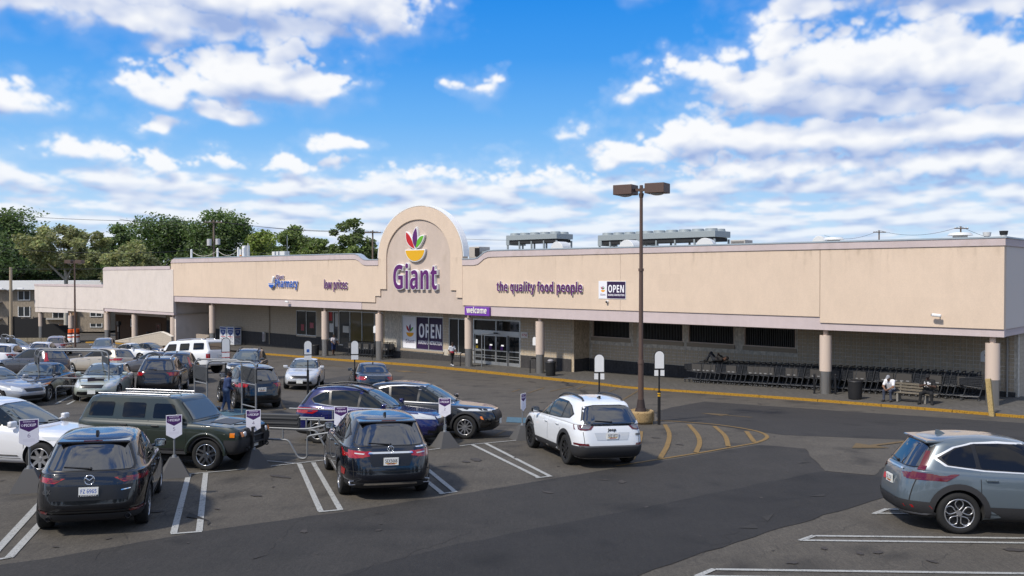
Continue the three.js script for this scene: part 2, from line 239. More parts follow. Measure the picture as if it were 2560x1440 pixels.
marking(Ym, M.fadedYellow, LFT, st(.1, 700, 1000, 713, 1024), st(.1, 545, 1006, 556, 985), st(.1, 1240, 1088, 1262, 1078), st(.1, 1220, 1092, 1320, 1089), st(.1, 800, 912, 860, 917), st(.1, 1350, 1060, 1300, 1075));
const arrow = (x0, y0, x1, y1, w) => { const a = lot2(x0, y0), b = lot2(x1, y1), d = b.clone().sub(a).normalize(), n = new THREE.Vector2(-d.y, d.x), q = (s, t) => b.clone().addScaledVector(d, -s).addScaledVector(n, t); return [q(0, 0), q(1.1, w * 2.6), q(1.1, w * .5), a.clone().addScaledVector(n, w * .4), a.clone().addScaledVector(n, -w * .4), q(1.1, -w * .5), q(1.1, -w * 2.6)]; };
marking('yellow_arrow_marking', M.fadedYellow, LFT, arrow(1880, 1044, 1750, 1033, .16));
marking('yellow_arrow_marking', M.yellowPaint, LFT, arrow(1066, 932, 985, 927, .2));
marking('yellow_arrow_marking', M.fadedYellow, LFT, arrow(790, 900, 715, 895, .2));
marking('yellow_arrow_marking', M.fadedYellow, LFT + .004, arrow(2300, 1100, 2130, 1121, .22));
marking('blue_marking', M.bluePaint, LFT, PX(1268, 1043, 1330, 1046, 1345, 1060, 1265, 1056));
marking('blue_marking', M.bluePaint, LFT, PX(545, 1028, 610, 1020, 640, 1034, 560, 1042));
// cracks and seams: thin dark strips of sealant and open cracks
M.crack = mat(.026, .024, .022, .95); const RC = rng(77);
function crackLine(x0, y0, x1, y1, w, wob) { const a = lot2(x0, y0), b = lot2(x1, y1), n = Math.max(5, Math.round(a.distanceTo(b) / .18)), pts = [], s = RC() * 900; for (let i = 0; i <= n; i++) { const p = a.clone().lerp(b, i / n); p.x += wob * n2(i * .35 + s, 1) + .03 * (RC() - .5); p.y += wob * n2(i * .35 + s, 9) + .03 * (RC() - .5); pts.push(p); } return laid(stroke(pts, w * .42), .0165, null, 1.5); }
tag(part('pavement_cracks', mergeGeometries([[370, 1300, 830, 1150, .022, .2], [560, 1330, 380, 1245, .02, .2], [1080, 1190, 1330, 1160, .02, .15], [1400, 1240, 1500, 1180, .018, .2], [870, 1440, 1180, 1330, .02, .1], [640, 1400, 760, 1300, .015, .2], [1700, 1100, 1900, 1086, .02, .15], [1620, 1120, 1760, 1098, .018, .15], [1660, 1140, 1700, 1075, .015, .15], [1700, 1400, 1990, 1260, .02, .25], [1480, 1420, 1600, 1330, .015, .2], [2000, 1260, 2110, 1215, .015, .2], [2300, 1420, 2420, 1360, .014, .15], [1880, 1390, 2140, 1310, .014, .12], [1990, 1160, 2160, 1120, .02, .15], [900, 1300, 1010, 1270, .02, .2], [250, 1400, 330, 1330, .018, .2], [1240, 1130, 1420, 1085, .016, .12], [880, 1010, 1000, 985, .02, .2], [1250, 1010, 1500, 1003, .022, .2], [1400, 950, 1500, 1000, .02, .3]].map(a => crackLine(...a))), M.crack, scene), null, null, null, 'structure');
// oil drips and old patches of tar
M.tar = mat(.045, .038, .033, .85); const RT = rng(5);
function spot(x, y, r, e) { const c = lot2(x, y), pts = [], s = RT() * 99, a0 = RT() * 6; for (let i = 0; i < 22; i++) { const a = i / 22 * TAU, q = r * (1 + .38 * n2(Math.cos(a) * 1.3 + s, Math.sin(a) * 1.3)); const lx = Math.cos(a) * q * e, ly = Math.sin(a) * q; pts.push(new THREE.Vector2(c.x + lx * Math.cos(a0) - ly * Math.sin(a0), c.y + lx * Math.sin(a0) + ly * Math.cos(a0))); } return laid(pts, .0145, null, .8); }
tag(part('oil_stains', mergeGeometries([[2195, 1382, .07, 1.6], [2150, 1385, .05, 2], [2540, 1376, .10, 2], [1982, 1408, .07, 1.6], [2060, 1372, .05, 2], [700, 1192, .10, 3], [1190, 1150, .13, 2], [1165, 1155, .1, 1.5], [760, 1330, .06, 2], [380, 1280, .09, 2.5], [640, 1240, .07, 2], [1290, 1145, .06, 2], [1555, 1205, .08, 2.4], [1370, 1232, .07, 2], [1640, 1095, .09, 1.8], [1700, 1112, .07, 2], [2330, 1405, .05, 2], [1510, 1200, .05, 3], [1900, 1010, .1, 4], [820, 990, .12, 2], [720, 1010, .12, 2], [1100, 965, .14, 2], [1330, 955, .15, 4], [1430, 962, .12, 4], ...Array.from({ length: 150 }, () => { const x = RT() * 2500, y = 1010 + RT() * RT() * 420; return [x, y, .015 + .05 * RT() * RT(), 1 + 1.6 * RT()]; })].map(a => spot(...a))), M.tar, scene), null, null, null, 'structure');

// ================= pavement in front of the shop, and its yellow kerb =================
const kerbPath = [[1.6, 2.3], [0, 2.25], [-8, 2.0], [-14, 2.1], [-18, 2.3], [-19.5, 2.2], [-21, 1.75], [-23.5, 1.45], [-28, 1.1], [-34, .95], [-42, .9], [-50, .95], [-58, 1.0], [-61.5, 1.1], [-63, .9]];
const kerbPath2 = [[-67.5, 1.4], [-69.5, 2.0], [-72, 2.3], [-78, 2.5], [-83, 2.4], [-90, 2.0], [-97, 1.6]];
const swTop = u => ghl(u, 1.5) + .14;
const concTex = noiseTex(512, (u, v) => { const k = 205 + wn(u, v, 12, 1) * 30 + wn(u, v, 60, 2) * 18 + (R0() - .5) * 26; return [k, k - 2, k - 6]; }, 1 / 2.5);
M.concrete = mat(.135, .128, .118, .9, 0, { map: concTex });
const kerbTex = noiseTex(512, (u, v) => { const w = wn(u, v, 40, 6) + .7 * wn(u, v, 130, 7) + .35 * (R0() - .5); const k = w > .42 ? 60 + 60 * R0() : 225 + w * 40; return w > .42 ? [k, k * .85, k * .55] : [k, k, k]; }, 1 / 1.4);
M.kerbYellow = mat(.52, .28, .016, .8, 0, { map: kerbTex });
function sideWalk(path, name) {
  const P = [], I = []; const pts = []; for (let i = 0; i < path.length - 1; i++) { const n = Math.ceil(Math.abs(path[i + 1][0] - path[i][0]) / 1); for (let k = 0; k < n; k++) pts.push([lerp(path[i][0], path[i + 1][0], k / n), lerp(path[i][1], path[i + 1][1], k / n)]); } pts.push(path[path.length - 1]);
  pts.forEach(([u, d]) => { const y = swTop(u), a = shopPt(u, y, d - .14), b = shopPt(u, y, -4.6); P.push(a.x, a.y, a.z, b.x, b.y, b.z); });
  for (let i = 0; i < pts.length - 1; i++) { const a = i * 2; I.push(a, a + 1, a + 2, a + 1, a + 3, a + 2); }
  let g = new THREE.BufferGeometry(); g.setAttribute('position', new THREE.Float32BufferAttribute(P, 3)); g.setIndex(I); g.computeVertexNormals(); if (g.attributes.normal.getY(0) < 0) { g.setIndex(I.reverse()); g.computeVertexNormals(); }
  tag(part(name, planarUV(g), M.concrete, scene), null, null, null, 'structure');
  return pts;
}
const swPts = sideWalk(kerbPath, 'pavement'); sideWalk(kerbPath2, 'pavement');
sideWalk([[-63, .85], [-67.5, 1.25]].map(([u, d]) => [u, d]), 'pavement');
sideWalk([[7, 2.1], [1.6, 2.16]], 'pavement');
function kerbRun(path, drops = []) { // kerb stones laid end to end, each about 3 m
  const cv = new THREE.CatmullRomCurve3(path.map(([u, d]) => V3(u, 0, d)), false, 'centripetal'), L = cv.getLength(), n = Math.round(L / 3.05), k = tag(thing('yellow_kerb', null, null, V3(0, 0, 0)), null, null, null, 'structure');
  for (let i = 0; i < n; i++) {
    const g = bx(-.5, .5, 0, 1, -.5, .5).toNonIndexed(), q = new THREE.BoxGeometry(1, 1, 1, 4, 1, 1).toNonIndexed(), p = q.attributes.position, jit = (RC() - .5) * .02;
    for (let j = 0; j < p.count; j++) { const t = (i + .004 + (p.getX(j) + .5) * .992) / n, c = cv.getPointAt(clamp(t, 0, 1)), tg = cv.getTangentAt(clamp(t, 0, 1)), off = p.getZ(j) * .17 * (p.getY(j) > 0 ? .86 : 1), u = c.x - tg.z * off * -1, d = c.z + tg.x * off * -1; const dp = drops.reduce((a, [u0, u1]) => Math.min(a, sstep(0, 1.2, Math.max(u - u1, u0 - u))), 1); const top = swTop(c.x) + .004 + jit * .3 - (1 - dp) * .10, y = p.getY(j) > 0 ? top : ghl(c.x, c.z) - .12, w = shopPt(u, y, d + jit); p.setXYZ(j, w.x, w.y, w.z); }
    q.computeVertexNormals(); part('kerb_stone', planarUV(q), M.kerbYellow, k);
  }
}
kerbRun(kerbPath); kerbRun(kerbPath2); kerbRun([[1.6, 2.3], [2.4, 1.9], [4.5, -1.5], [8, -7]]);
// ================= the supermarket =================
const fontB = await new FontLoader().loadAsync('fonts/droid/droid_sans_bold.typeface.json');
const fontS = await new FontLoader().loadAsync('fonts/droid/droid_sans_regular.typeface.json');
const stuccoTex = noiseTex(1024, (u, v) => { const k = 236 + wn(u, v, 5, 1) * 5 + wn(u, v, 16, 2) * 4 + wn(u, v, 90, 3) * 4 + (R0() - .5) * 9, w = Math.max(0, wn(u, v, 9, 9) * wn(u, v, 3, 4)) * 14; return [k - w, k - w * 1.1, k - w * 1.5]; }, 1 / 7);
const stuccoBump = noiseTex(512, (u, v) => { const k = 128 + wn(u, v, 120, 4) * 60 + (R0() - .5) * 60; return [k, k, k]; }, 1 / 1.5, false);
const facadeTex = (() => { // stucco of the long front: trowel marks, patch repairs, dirt streaks running down from the coping
  const W = 2048, H = 512, d = new Uint8Array(W * H * 4), RS = rng(64), runs = []; for (let i = 0; i < 150; i++) runs.push([RS() * 35, .15 + RS() * RS() * 2.2, .02 + RS() * .10, .3 + RS() * .7]); const pats = []; for (let i = 0; i < 12; i++) pats.push([RS() * 35, 4 + RS() * 3, .4 + RS() * 1.6, .3 + RS() * 1.1, (RS() - .5) * 9]);
  const col0 = new Float32Array(W * H); for (const [x0, len, wd, st] of runs) { const a = Math.floor((x0 - wd * 2) / 35 * W), b = Math.ceil((x0 + wd * 2) / 35 * W); for (let xi = a; xi <= b; xi++) for (let yi = 0; yi < H; yi++) { const h = yi / H * 8.75, x = xi / W * 35, dd = 7.36 - h; if (dd < 0 || dd > len) continue; col0[yi * W + (xi + W) % W] += st * 15 * (1 - dd / len) * Math.exp(-(((x - x0 + .03 * Math.sin(h * 5 + x0)) / wd) ** 2)); } }
  for (let y = 0; y < H; y++) for (let x = 0; x < W; x++) { const X = x / W * 35, h = y / H * 8.75, a = X / 35 * TAU; let k = 240 + 2.5 * n3(Math.cos(a) * 5.5, Math.sin(a) * 5.5, h * .5) + 1.8 * n3(Math.cos(a) * 18, Math.sin(a) * 18, h * 1.6) + 3 * n3(Math.cos(a) * 70, Math.sin(a) * 70, h * 9) + (RS() - .5) * 8; for (const [px, py, pw, ph, t] of pats) if (Math.abs(X - px) < pw && Math.abs(h - py) < ph) k += t; const s = col0[y * W + x] * (.7 + .6 * n3(X * 3, h * 2, 4)); const o = (y * W + x) * 4; d[o] = clamp(k - s, 0, 255); d[o + 1] = clamp(k - s * 1.05, 0, 255); d[o + 2] = clamp(k - s * 1.15, 0, 255); d[o + 3] = 255; }
  const t = new THREE.DataTexture(d, W, H); t.wrapS = t.wrapT = THREE.RepeatWrapping; t.magFilter = THREE.LinearFilter; t.minFilter = THREE.LinearMipmapLinearFilter; t.generateMipmaps = true; t.repeat.set(1 / 35, 1 / 8.75); t.colorSpace = THREE.SRGBColorSpace; t.needsUpdate = true; return t;
})();
const stucco = (r, g, b) => mat(r, g, b, .92, 0, { map: stuccoTex, bumpMap: stuccoBump, bumpScale: .004 });
M.cream = stucco(.78, .62, .478); M.cream.map = facadeTex; M.cream2 = stucco(.80, .71, .64); M.pinkish = stucco(.66, .54, .455); M.lavender = stucco(.66, .555, .545); M.capMetal = mat(.40, .46, .50, .45, .3);
M.soffit = mat(.42, .36, .30, .95); M.dado = mat(.075, .072, .075, .85, 0, { map: concTex }); M.block = mat(.76, .63, .47, .93, 0, { map: concTex }); M.block2 = mat(.71, .59, .44, .93, 0, { map: concTex }); M.block3 = mat(.79, .665, .505, .93, 0, { map: concTex }); M.mortar = mat(.86, .80, .70, .95, 0, { map: concTex });
const courseTex = noiseTex(1024, (u, v) => { const row = (v * 16) % 1, m = row < .06 ? -26 : 0, k = 205 + m + wn(u, v, 110, 5) * 18 + wn(u, v * 1, 20, 6) * 12 + (R0() - .5) * 24; return [k, k - 2, k - 5]; }, 1 / 3.25);
M.coursed = mat(.70, .60, .47, .93, 0, { map: courseTex }); M.brownWall = mat(.20, .115, .07, .92, 0, { map: courseTex });
M.alu = mat(.52, .53, .53, .38, .75); M.aluPale = mat(.62, .62, .60, .45, .4); M.paneDark = phys(.012, .014, .015, .04, { ior: 1.6 }); M.paneOlive = phys(.135, .105, .042, .07, { ior: 1.6 }); M.paneGrey = phys(.07, .07, .065, .06, { ior: 1.6 });
M.steel = mat(.42, .40, .37, .34, .85); M.columnPaint = mat(.62, .50, .41, .75); M.black = mat(.012, .012, .013, .55); M.blackSteel = mat(.018, .018, .02, .42, .2); M.white = mat(.78, .78, .77, .5); M.roofGravel = mat(.42, .41, .39, .95, 0, { map: concTex });
const FACE = { turn: FTH, pos: FO };
const shop = thing('supermarket', 'long cream supermarket with a tall arched entrance gable and deep canopy', 'building', FO, FTH);
const shp = pts => { const s = new THREE.Shape(); pts.forEach(([x, y], i) => i ? s.lineTo(x, y) : s.moveTo(x, y)); s.closePath(); return s; };
const slab = (pts, d0, d1, bevel = 0) => { const g = new THREE.ExtrudeGeometry(shp(pts), { depth: d1 - d0 - bevel * 2, bevelEnabled: bevel > 0, bevelSize: bevel, bevelThickness: bevel, bevelOffset: -bevel, bevelSegments: 2, curveSegments: 24 }); g.translate(0, 0, d0 + bevel); return planarUV(g); };
const ell = (cx, cy, a, b, t0, t1, n) => { const o = []; for (let i = 0; i <= n; i++) { const t = t0 + (t1 - t0) * i / n; o.push([cx + a * Math.cos(t), cy + b * Math.sin(t)]); } return o; };
// parapet lines of the two wings, with the swept shoulders beside the gable
const shR = [[-31.6, 7.74], [-32.1, 7.72], [-32.5, 7.6], [-32.85, 7.38], [-33.1, 7.24], [-33.5, 7.18], [-34.66, 7.18]], shL = [[-44.16, 7.26], [-45.6, 7.26], [-46.0, 7.3], [-46.3, 7.42], [-46.65, 7.64], [-47.05, 7.76], [-47.5, 7.78]];
const low = (a, k) => a.map(([x, y]) => [x, y - k]);
part('fascia_panel', slab([[0, 3.6], [0, 7.36], [-8.43, 7.36], [-8.43, 3.6]], -.35, .004, .012), M.cream, shop);
part('fascia_panel', slab([[-8.45, 3.9], [-8.45, 7.36], [-20.9, 7.36], [-20.9, 3.9]], -.35, 0, .012), M.cream, shop);
part('fascia_panel', slab([[-20.91, 3.9], [-20.91, 7.36], ...low(shR, .42), [-34.66, 3.9]], -.35, 0, .012), M.cream, shop);
part('fascia_panel', slab([...low(shL, .42), [-62.1, 7.37], [-62.1, 3.9], [-44.58, 3.9], [-44.58, 4.41], [-44.16, 4.41]], -.35, 0, .012), M.cream, shop);
part('fascia_panel', slab([[-62.11, 7.37], [-78.9, 7.38], [-78.9, 3.9], [-62.11, 3.9]], -.35, 0, .012), M.cream, shop);
part('coping', slab([[.05, 7.36], [.05, 7.70], [-20, 7.71], ...shR, ...low(shR, .42).reverse(), [-20, 7.36]], -.4, .05, .01), M.lavender, shop);
part('coping', slab([...shL, [-60, 7.80], [-78.1, 7.82], [-78.6, 7.72], [-78.9, 7.38], [-78.95, 7.2], [-78.9, 7.38], ...low(shL, .42).reverse()].filter((p, i, a) => !(i === a.length - shL.length - 2 || i === a.length - shL.length - 1)), -.4, .05, .01), M.lavender, shop);
const capStrip = line => { const up = line.map(([x, y]) => [x, y + .07]).reverse(); return slab([...line, ...up], -.5, .08); };
part('metal_cap', capStrip([[.1, 7.702], [-20, 7.712], ...shR.map(([x, y]) => [x, y + .002])]), M.capMetal, shop);
part('metal_cap', capStrip([...shL.map(([x, y]) => [x, y + .002]), [-60, 7.802], [-78.1, 7.822]]), M.capMetal, shop);
part('lower_band', slab([[0, 3.25], [0, 3.6], [-8.44, 3.6], [-8.44, 3.9], [-34.4, 3.9], [-34.4, 3.23], [-20, 3.22]], -.36, -.06), M.lavender, shop);
part('lower_band', slab([[-46.4, 3.30], [-46.4, 3.9], [-78.25, 3.9], [-78.25, 3.3]], -.36, -.06), M.lavender, shop);
// gable: a cream surround with stepped feet, an arched recess, and a deep arched edge
const GC = -39.41, IC = -39.56, SPR = 7.4;
const inner = ell(IC, SPR, 3.64, 2.85, 0, Math.PI, 40), outer = ell(GC, SPR, 4.75, 3.83, Math.PI, 0, 48);
part('gable_surround', slab([[-34.66, 4.43], [-35.29, 4.43], [-35.29, 4.96], [-35.92, 4.96], ...inner, [-43.2, 4.96], [-43.93, 4.96], [-43.93, 4.41], [-44.16, 4.41], ...outer], -.55, .02, .015), M.cream, shop);
part('gable_recess', slab([[-34.45, 3.24], [-34.45, 4.6], [-35.7, 5.2], ...ell(IC, SPR, 3.8, 3.0, 0, Math.PI, 40), [-43.4, 5.2], [-44.8, 4.6], [-46.38, 4.0], [-46.38, 3.3]], -.50, -.09), M.pinkish, shop);
part('gable_edge_cap', (() => { const a = ell(GC, SPR, 4.78, 3.86, 0, Math.PI, 48), b = ell(GC, SPR, 4.86, 3.94, Math.PI, 0, 48); return slab([...a, ...b], -.57, .0); })(), M.white, shop);
// side return of the right wing, the roof, the soffit and the closed body behind
part('side_fascia', join(bx(-.35, 0, 3.6, 7.36, -44, -.352)), M.cream2, shop);
part('side_coping', bx(-.4, .05, 7.36, 7.70, -44, -.402), M.lavender, shop); part('side_metal_cap', bx(-.5, .09, 7.702, 7.772, -44, -.502), M.capMetal, shop); part('side_lower_band', bx(-.36, -.06, 3.25, 3.6, -44, -.362), M.lavender, shop);
part('soffit', join(bx(-46.39, -.37, 3.30, 3.42, -4.6, -.37), bx(-78.2, -46.4, 3.36, 3.46, -4.6, -.37)), M.soffit, shop);
part('roof', planarUV(bx(-78.6, -.42, 6.75, 6.95, -44, -.56)), M.roofGravel, shop);
part('end_wall', planarUV(bx(-78.85, -78.55, -2, 7.4, -44, -.36)), M.cream2, shop);
part('rear_wall', planarUV(bx(-78.5, -.45, -3, 7.6, -44.3, -44.02)), M.cream2, shop);
part('side_wall', planarUV(bx(-.6, -.3, -1, 3.24, -44, -4.3)), M.coursed, shop);
// walls under the canopy. bay with the entrance at d=-2.3, recessed walls either side at d=-4
const BAYD = -2.3, RECD = -4.0, bayL = -46.2, bayR = -26.52;
function wallWithHoles(u0, u1, h0, h1, holes, dFront, thick) { const s = shp([[u0, h0], [u1, h0], [u1, h1], [u0, h1]]); for (const [a, b, c, e] of holes) { const p = new THREE.Path(); p.moveTo(a, c); p.lineTo(a, e); p.lineTo(b, e); p.lineTo(b, c); p.closePath(); s.holes.push(p); } const g = new THREE.ExtrudeGeometry(s, { depth: thick, bevelEnabled: false }); g.translate(0, 0, dFront - thick); return planarUV(g); }
const winR = [[-26.1, -22.97, 1.84, 3.0], [-22.18, -18.94, 1.84, 3.0], [-18.59, -15.4, 1.84, 3.0], [-14.77, -11.54, 1.84, 3.0]];
part('recessed_wall', wallWithHoles(bayR - .3, -.3, -1.0, 3.3, winR, RECD, .3), M.mortar, shop);
const doorH = [-35.89, -31.16, -.75, 2.84], banH = [-44.08, -39.16, .15, 2.82], darkH = [-38.55, -36.3, .15, 2.78];
part('entrance_bay_wall', wallWithHoles(bayL, bayR, -1.2, 3.3, [doorH, banH, darkH], BAYD, .3), M.mortar, shop);
part('bay_return_wall', planarUV(bx(bayR - .02, bayR + .2, -1, 3.3, RECD, BAYD - .003)), M.block, shop);
part('bay_return_wall', planarUV(bx(bayL - .2, bayL - .003, -1.2, 3.36, RECD, BAYD - .003)), M.block, shop);
const winL = [[-61.65, -58.36, .36, 2.72], [-56.48, -54.95, .2, 2.78], [-54.85, -46.5, -.25, 2.86]];
part('recessed_wall', wallWithHoles(-78.5, bayL - .2, -1.8, 3.4, winL, RECD, .3), M.coursed, shop);
part('wall_base', join(bx(-78.5, -46.45, -1.9, .36, RECD, RECD + .04)).translate(0, 0, 0), M.dado, shop).visible = true;
shop.children.pop();                                   // the base follows the ground, so it is laid in runs between the openings
const dadoRun = (u0, u1, top, d) => { const n = Math.max(1, Math.round((u1 - u0) / 2.4)); for (let i = 0; i < n; i++) part('base_panel', planarUV(bx(lerp(u0, u1, i / n) + .004, lerp(u0, u1, (i + 1) / n) - .004, Math.min(swTop(u0), swTop(u1)) - .1, top, d + .001, d + .05)), M.dado, shop); };
dadoRun(-78.4, -61.7, .34, RECD); dadoRun(-61.7, -58.3, .22, RECD); dadoRun(-58.3, -56.5, .34, RECD); dadoRun(-56.45, -54.95, .1, RECD); dadoRun(-54.9, -46.45, -.3, RECD);
dadoRun(-46.15, -35.95, -.1, BAYD); dadoRun(-31.1, bayR, .40, BAYD); dadoRun(bayR + .25, -.4, .36, RECD);
part('base_panel', bx(bayR + .202, bayR + .24, -.9, .40, RECD + .06, BAYD - .01), M.dado, shop);
// concrete blocks, stack bond: the nearest ones each on their own, the farther ones as one
{
  const BW = .305, BH = .203, near = [], far = [], mats = [M.block, M.block2, M.block3], variants = [.003, .004, .005].map(t => { const g = new THREE.BoxGeometry(BW - .036, BH - .032, t * 2); return g; });
  const open = (list, u, h) => list.some(([a, b, c, e]) => u + BW / 2 > a - .06 && u - BW / 2 < b + .06 && h + BH / 2 > c - .3 && h - BH / 2 < e + .04);
  const RB = rng(42);
  for (let r = 0; r < 15; r++) { const h = .36 + .006 + BH * (r + .5); if (h + BH / 2 > 3.3) continue; for (let u = -.45 - BW / 2; u > bayR + .3; u -= BW) if (!open(winR, u, h)) near.push([u, h, RECD]); for (let u = bayR - BW / 2 - .01; u > -31.05; u -= BW) near.push([u, h + .04, BAYD]); for (let u = -38.6 - BW / 2 + .02; u > -39.1; u -= BW) far.push([u, h, BAYD]); }
  near.sort((a, b) => b[0] - a[0]); far.push(...near.splice(300));
  const wall = shop.children.find(c => c.name === 'recessed_wall');
  for (const [u, h, d] of near) { const b = part('concrete_block', variants[Math.floor(RB() * 3)], mats[Math.floor(RB() * 3)], wall); b.position.set(u, h, d); }
  const gs = far.map(([u, h, d]) => { const g = variants[Math.floor(RB() * 3)].clone(); g.translate(u, h, d); return g; });
  tag(part('concrete_block_field', joinUV(gs), M.block, wall), null, null, null, 'stuff');
}
// barred high windows in the recessed wall
for (const [a, b, c, e] of winR) {
  const w = part('window', bx(a, b, c, e, RECD - .28, RECD - .24), M.paneDark, shop);
  part('frame', join(bx(a, b, c, c + .06, RECD - .16, RECD - .02), bx(a, b, e - .06, e, RECD - .16, RECD - .02), bx(a, a + .06, c + .06, e - .06, RECD - .16, RECD - .02), bx(b - .06, b, c + .06, e - .06, RECD - .16, RECD - .02)), M.columnPaint, w);
  const bars = []; for (let u = a + .12; u < b - .1; u += .115) bars.push(bx(u - .022, u + .022, c + .06, e - .06, RECD - .2, RECD - .17)); part('grille', join(bars), mat(.06, .058, .055, .6, .2), w);
  for (let k = 0; k < 2; k++) part('sill', planarUV(bx(lerp(a, b, k / 2) - .05 + k * .055, lerp(a, b, (k + 1) / 2) + .05 * k, c - .24, c - .005, RECD - .02, RECD + .07)), mat(.33, .27, .20, .9), w);
}
// glazing
function glazed(rect, d, mull, panes, frameMat = M.alu, fw = .07) {
  const [a, b, c, e] = rect, w = part('window', join(bx(a, b, c, c + fw, d - .14, d - .02), bx(a, b, e - fw, e, d - .14, d - .02), ...mull.map(u => bx(u - fw / 2, u + fw / 2, c + fw, e - fw, d - .14, d - .02)), bx(a, a + fw, c + fw, e - fw, d - .14, d - .02), bx(b - fw, b, c + fw, e - fw, d - .14, d - .02)), frameMat, shop);
  const xs = [a + fw, ...mull, b - fw]; for (let i = 0; i < xs.length - 1; i++) { const l = xs[i] + (i ? fw / 2 : 0), r = xs[i + 1] - (i < xs.length - 2 ? fw / 2 : 0); part('pane', bx(l, r, c + fw, e - fw, d - .10, d - .08), panes[i % panes.length], w); } return w;
}
glazed(winL[0], RECD, [-60.0], [M.paneDark]); glazed(winL[1], RECD, [-55.7], [M.paneGrey, M.paneGrey]); glazed(winL[2], RECD, [-53.23, -51.5, -49.76, -48.1], [M.paneGrey, M.paneOlive, M.paneOlive, M.paneOlive, M.paneOlive]);
glazed(darkH, BAYD, [-37.5], [M.paneDark]); part('sill', bx(-38.6, -36.0, .02, .145, BAYD - .02, BAYD + .10), mat(.40, .32, .23, .9), shop); part('sill', bx(-44.2, -39.1, .0, .145, BAYD - .02, BAYD + .10), mat(.36, .29, .21, .9), shop);
glazed(banH, BAYD, [-42.32, -40.85], [M.white, M.paneDark, M.paneDark], M.alu, .08);
// sliding entrance
{
  const [a, b, , e] = doorH, floor = swTop(-33.5), d = BAYD, g = part('entrance_door', join(bx(a, a + .1, floor, e, d - .2, d + .02), bx(b - .1, b, floor, e, d - .2, d + .02), bx(a + .1, b - .1, e - .1, e, d - .2, d + .02), bx(a + .1, b - .1, 1.70, 2.02, d - .22, d + .05), bx(-33.58, -33.48, 2.02, e - .1, d - .2, d + .02)), M.alu, shop);
  part('transom_pane', bx(a + .1, -33.58, 2.02, e - .1, d - .12, d - .10), M.paneDark, g); part('transom_pane', bx(-33.48, b - .1, 2.02, e - .1, d - .12, d - .10), M.paneDark, g); part('door_sensor', bx(-33.7, -33.3, 1.80, 1.9, d + .051, d + .10), M.black, g);
  const xs = [a + .1, -34.72, -33.53, -32.38, b - .1];
  for (let i = 0; i < 4; i++) { const l = xs[i] + .01, r = xs[i + 1] - .01, dz = (i === 1 || i === 2) ? .04 : -.06, mid = .52; const rails = [bx(l, l + .06, floor + .01, 1.69, d + dz - .04, d + dz), bx(r - .06, r, floor + .01, 1.69, d + dz - .04, d + dz), bx(l + .06, r - .06, floor + .01, floor + .25, d + dz - .04, d + dz), bx(l + .06, r - .06, 1.62, 1.69, d + dz - .04, d + dz), bx(l + .06, r - .06, mid, mid + .08, d + dz - .04, d + dz + .01), bx(l + .06, r - .06, -.02, .03, d + dz - .03, d + dz), bx(l + .06, r - .06, .16, .20, d + dz - .03, d + dz)]; const lf = part('door_leaf', join(rails), M.alu, g); part('pane', bx(l + .06, r - .06, floor + .25, mid, d + dz - .028, d + dz - .022), M.paneDark, lf); part('pane', bx(l + .06, r - .06, mid + .08, 1.62, d + dz - .028, d + dz - .022), M.paneDark, lf); }
}
{ const posters = [[-56.2, 1.9, .5, .9, .45, .03, .035], [-56.1, .85, .55, .8, .6, .6, .58], [-55.3, 1.4, .4, 1.2, .5, .5, .5], [-53.9, .9, .9, .6, .55, .54, .5], [-60.7, .8, .5, .6, .3, .05, .06], [-59.2, 1.1, .6, .5, .35, .08, .1]]; for (const [u, h, w, hh, r, g, b] of posters) part('window_poster', bx(u - w / 2, u + w / 2, h, h + hh, RECD - .079, RECD - .074), mat(r, g, b, .6), shop); for (const u of [-34.1, -32.95]) { const q = part('door_decal', bx(u - .13, u + .13, .62, .92, BAYD + .022, BAYD + .026), mat(.13, .03, .2, .5), shop); part('decal_strip', bx(u - .05, u + .2, .92, 1.02, BAYD + .022, BAYD + .026), M.signWhite, q); } part('door_notice', bx(-35.68, -35.5, 1.0, 1.3, BAYD - .079, BAYD - .074), M.signWhite, shop); part('door_notice', bx(-35.68, -35.45, .66, .86, BAYD - .079, BAYD - .074), mat(.6, .4, .02, .6), shop); }
part('house_number_plate', bx(-31.0, -30.45, 1.66, 2.02, BAYD + .03, BAYD + .05), M.white, shop);
// downpipe and rails on the wall
part('downpipe', join(rod(V3(-.75, -.2, -3.9), V3(-.75, 3.3, -3.9), .05)), mat(.3, .28, .25, .6), shop);
part('downpipe', join(rod(V3(-66.2, -.8, -3.9), V3(-66.2, 3.4, -3.9), .05)), mat(.3, .26, .2, .6), shop);
// columns: a painted sleeve on a steel tube with a thin neck above
function column(u, d, parent, soffit, sleeveTop, joint, rS = .30, base) {
  const b = base ?? swTop(u), g = part('column', new THREE.CylinderGeometry(rS - .02, rS - .02, joint - b, 24).translate(u, (b + joint) / 2, d), M.steel, parent);
  part('sleeve', new THREE.CylinderGeometry(rS, rS, sleeveTop - joint, 28).translate(u, (sleeveTop + joint) / 2 + .002, d), M.columnPaint, g); part('neck', new THREE.CylinderGeometry(.13, .13, soffit - sleeveTop + .06, 14).translate(u, (soffit + sleeveTop) / 2 + .03, d), M.columnPaint, g); return g;
}
for (const [u, st_, jt] of [[-.55, 2.95, 1.28], [-8.3, 2.95, 1.1], [-27.7, 2.98, .78], [-34.45, 3.0, .78], [-44.6, 2.98, .82], [-51.9, 2.98, .6], [-71.0, 3.05, .28]]) column(u, -.42, shop, 3.3, st_, jt);
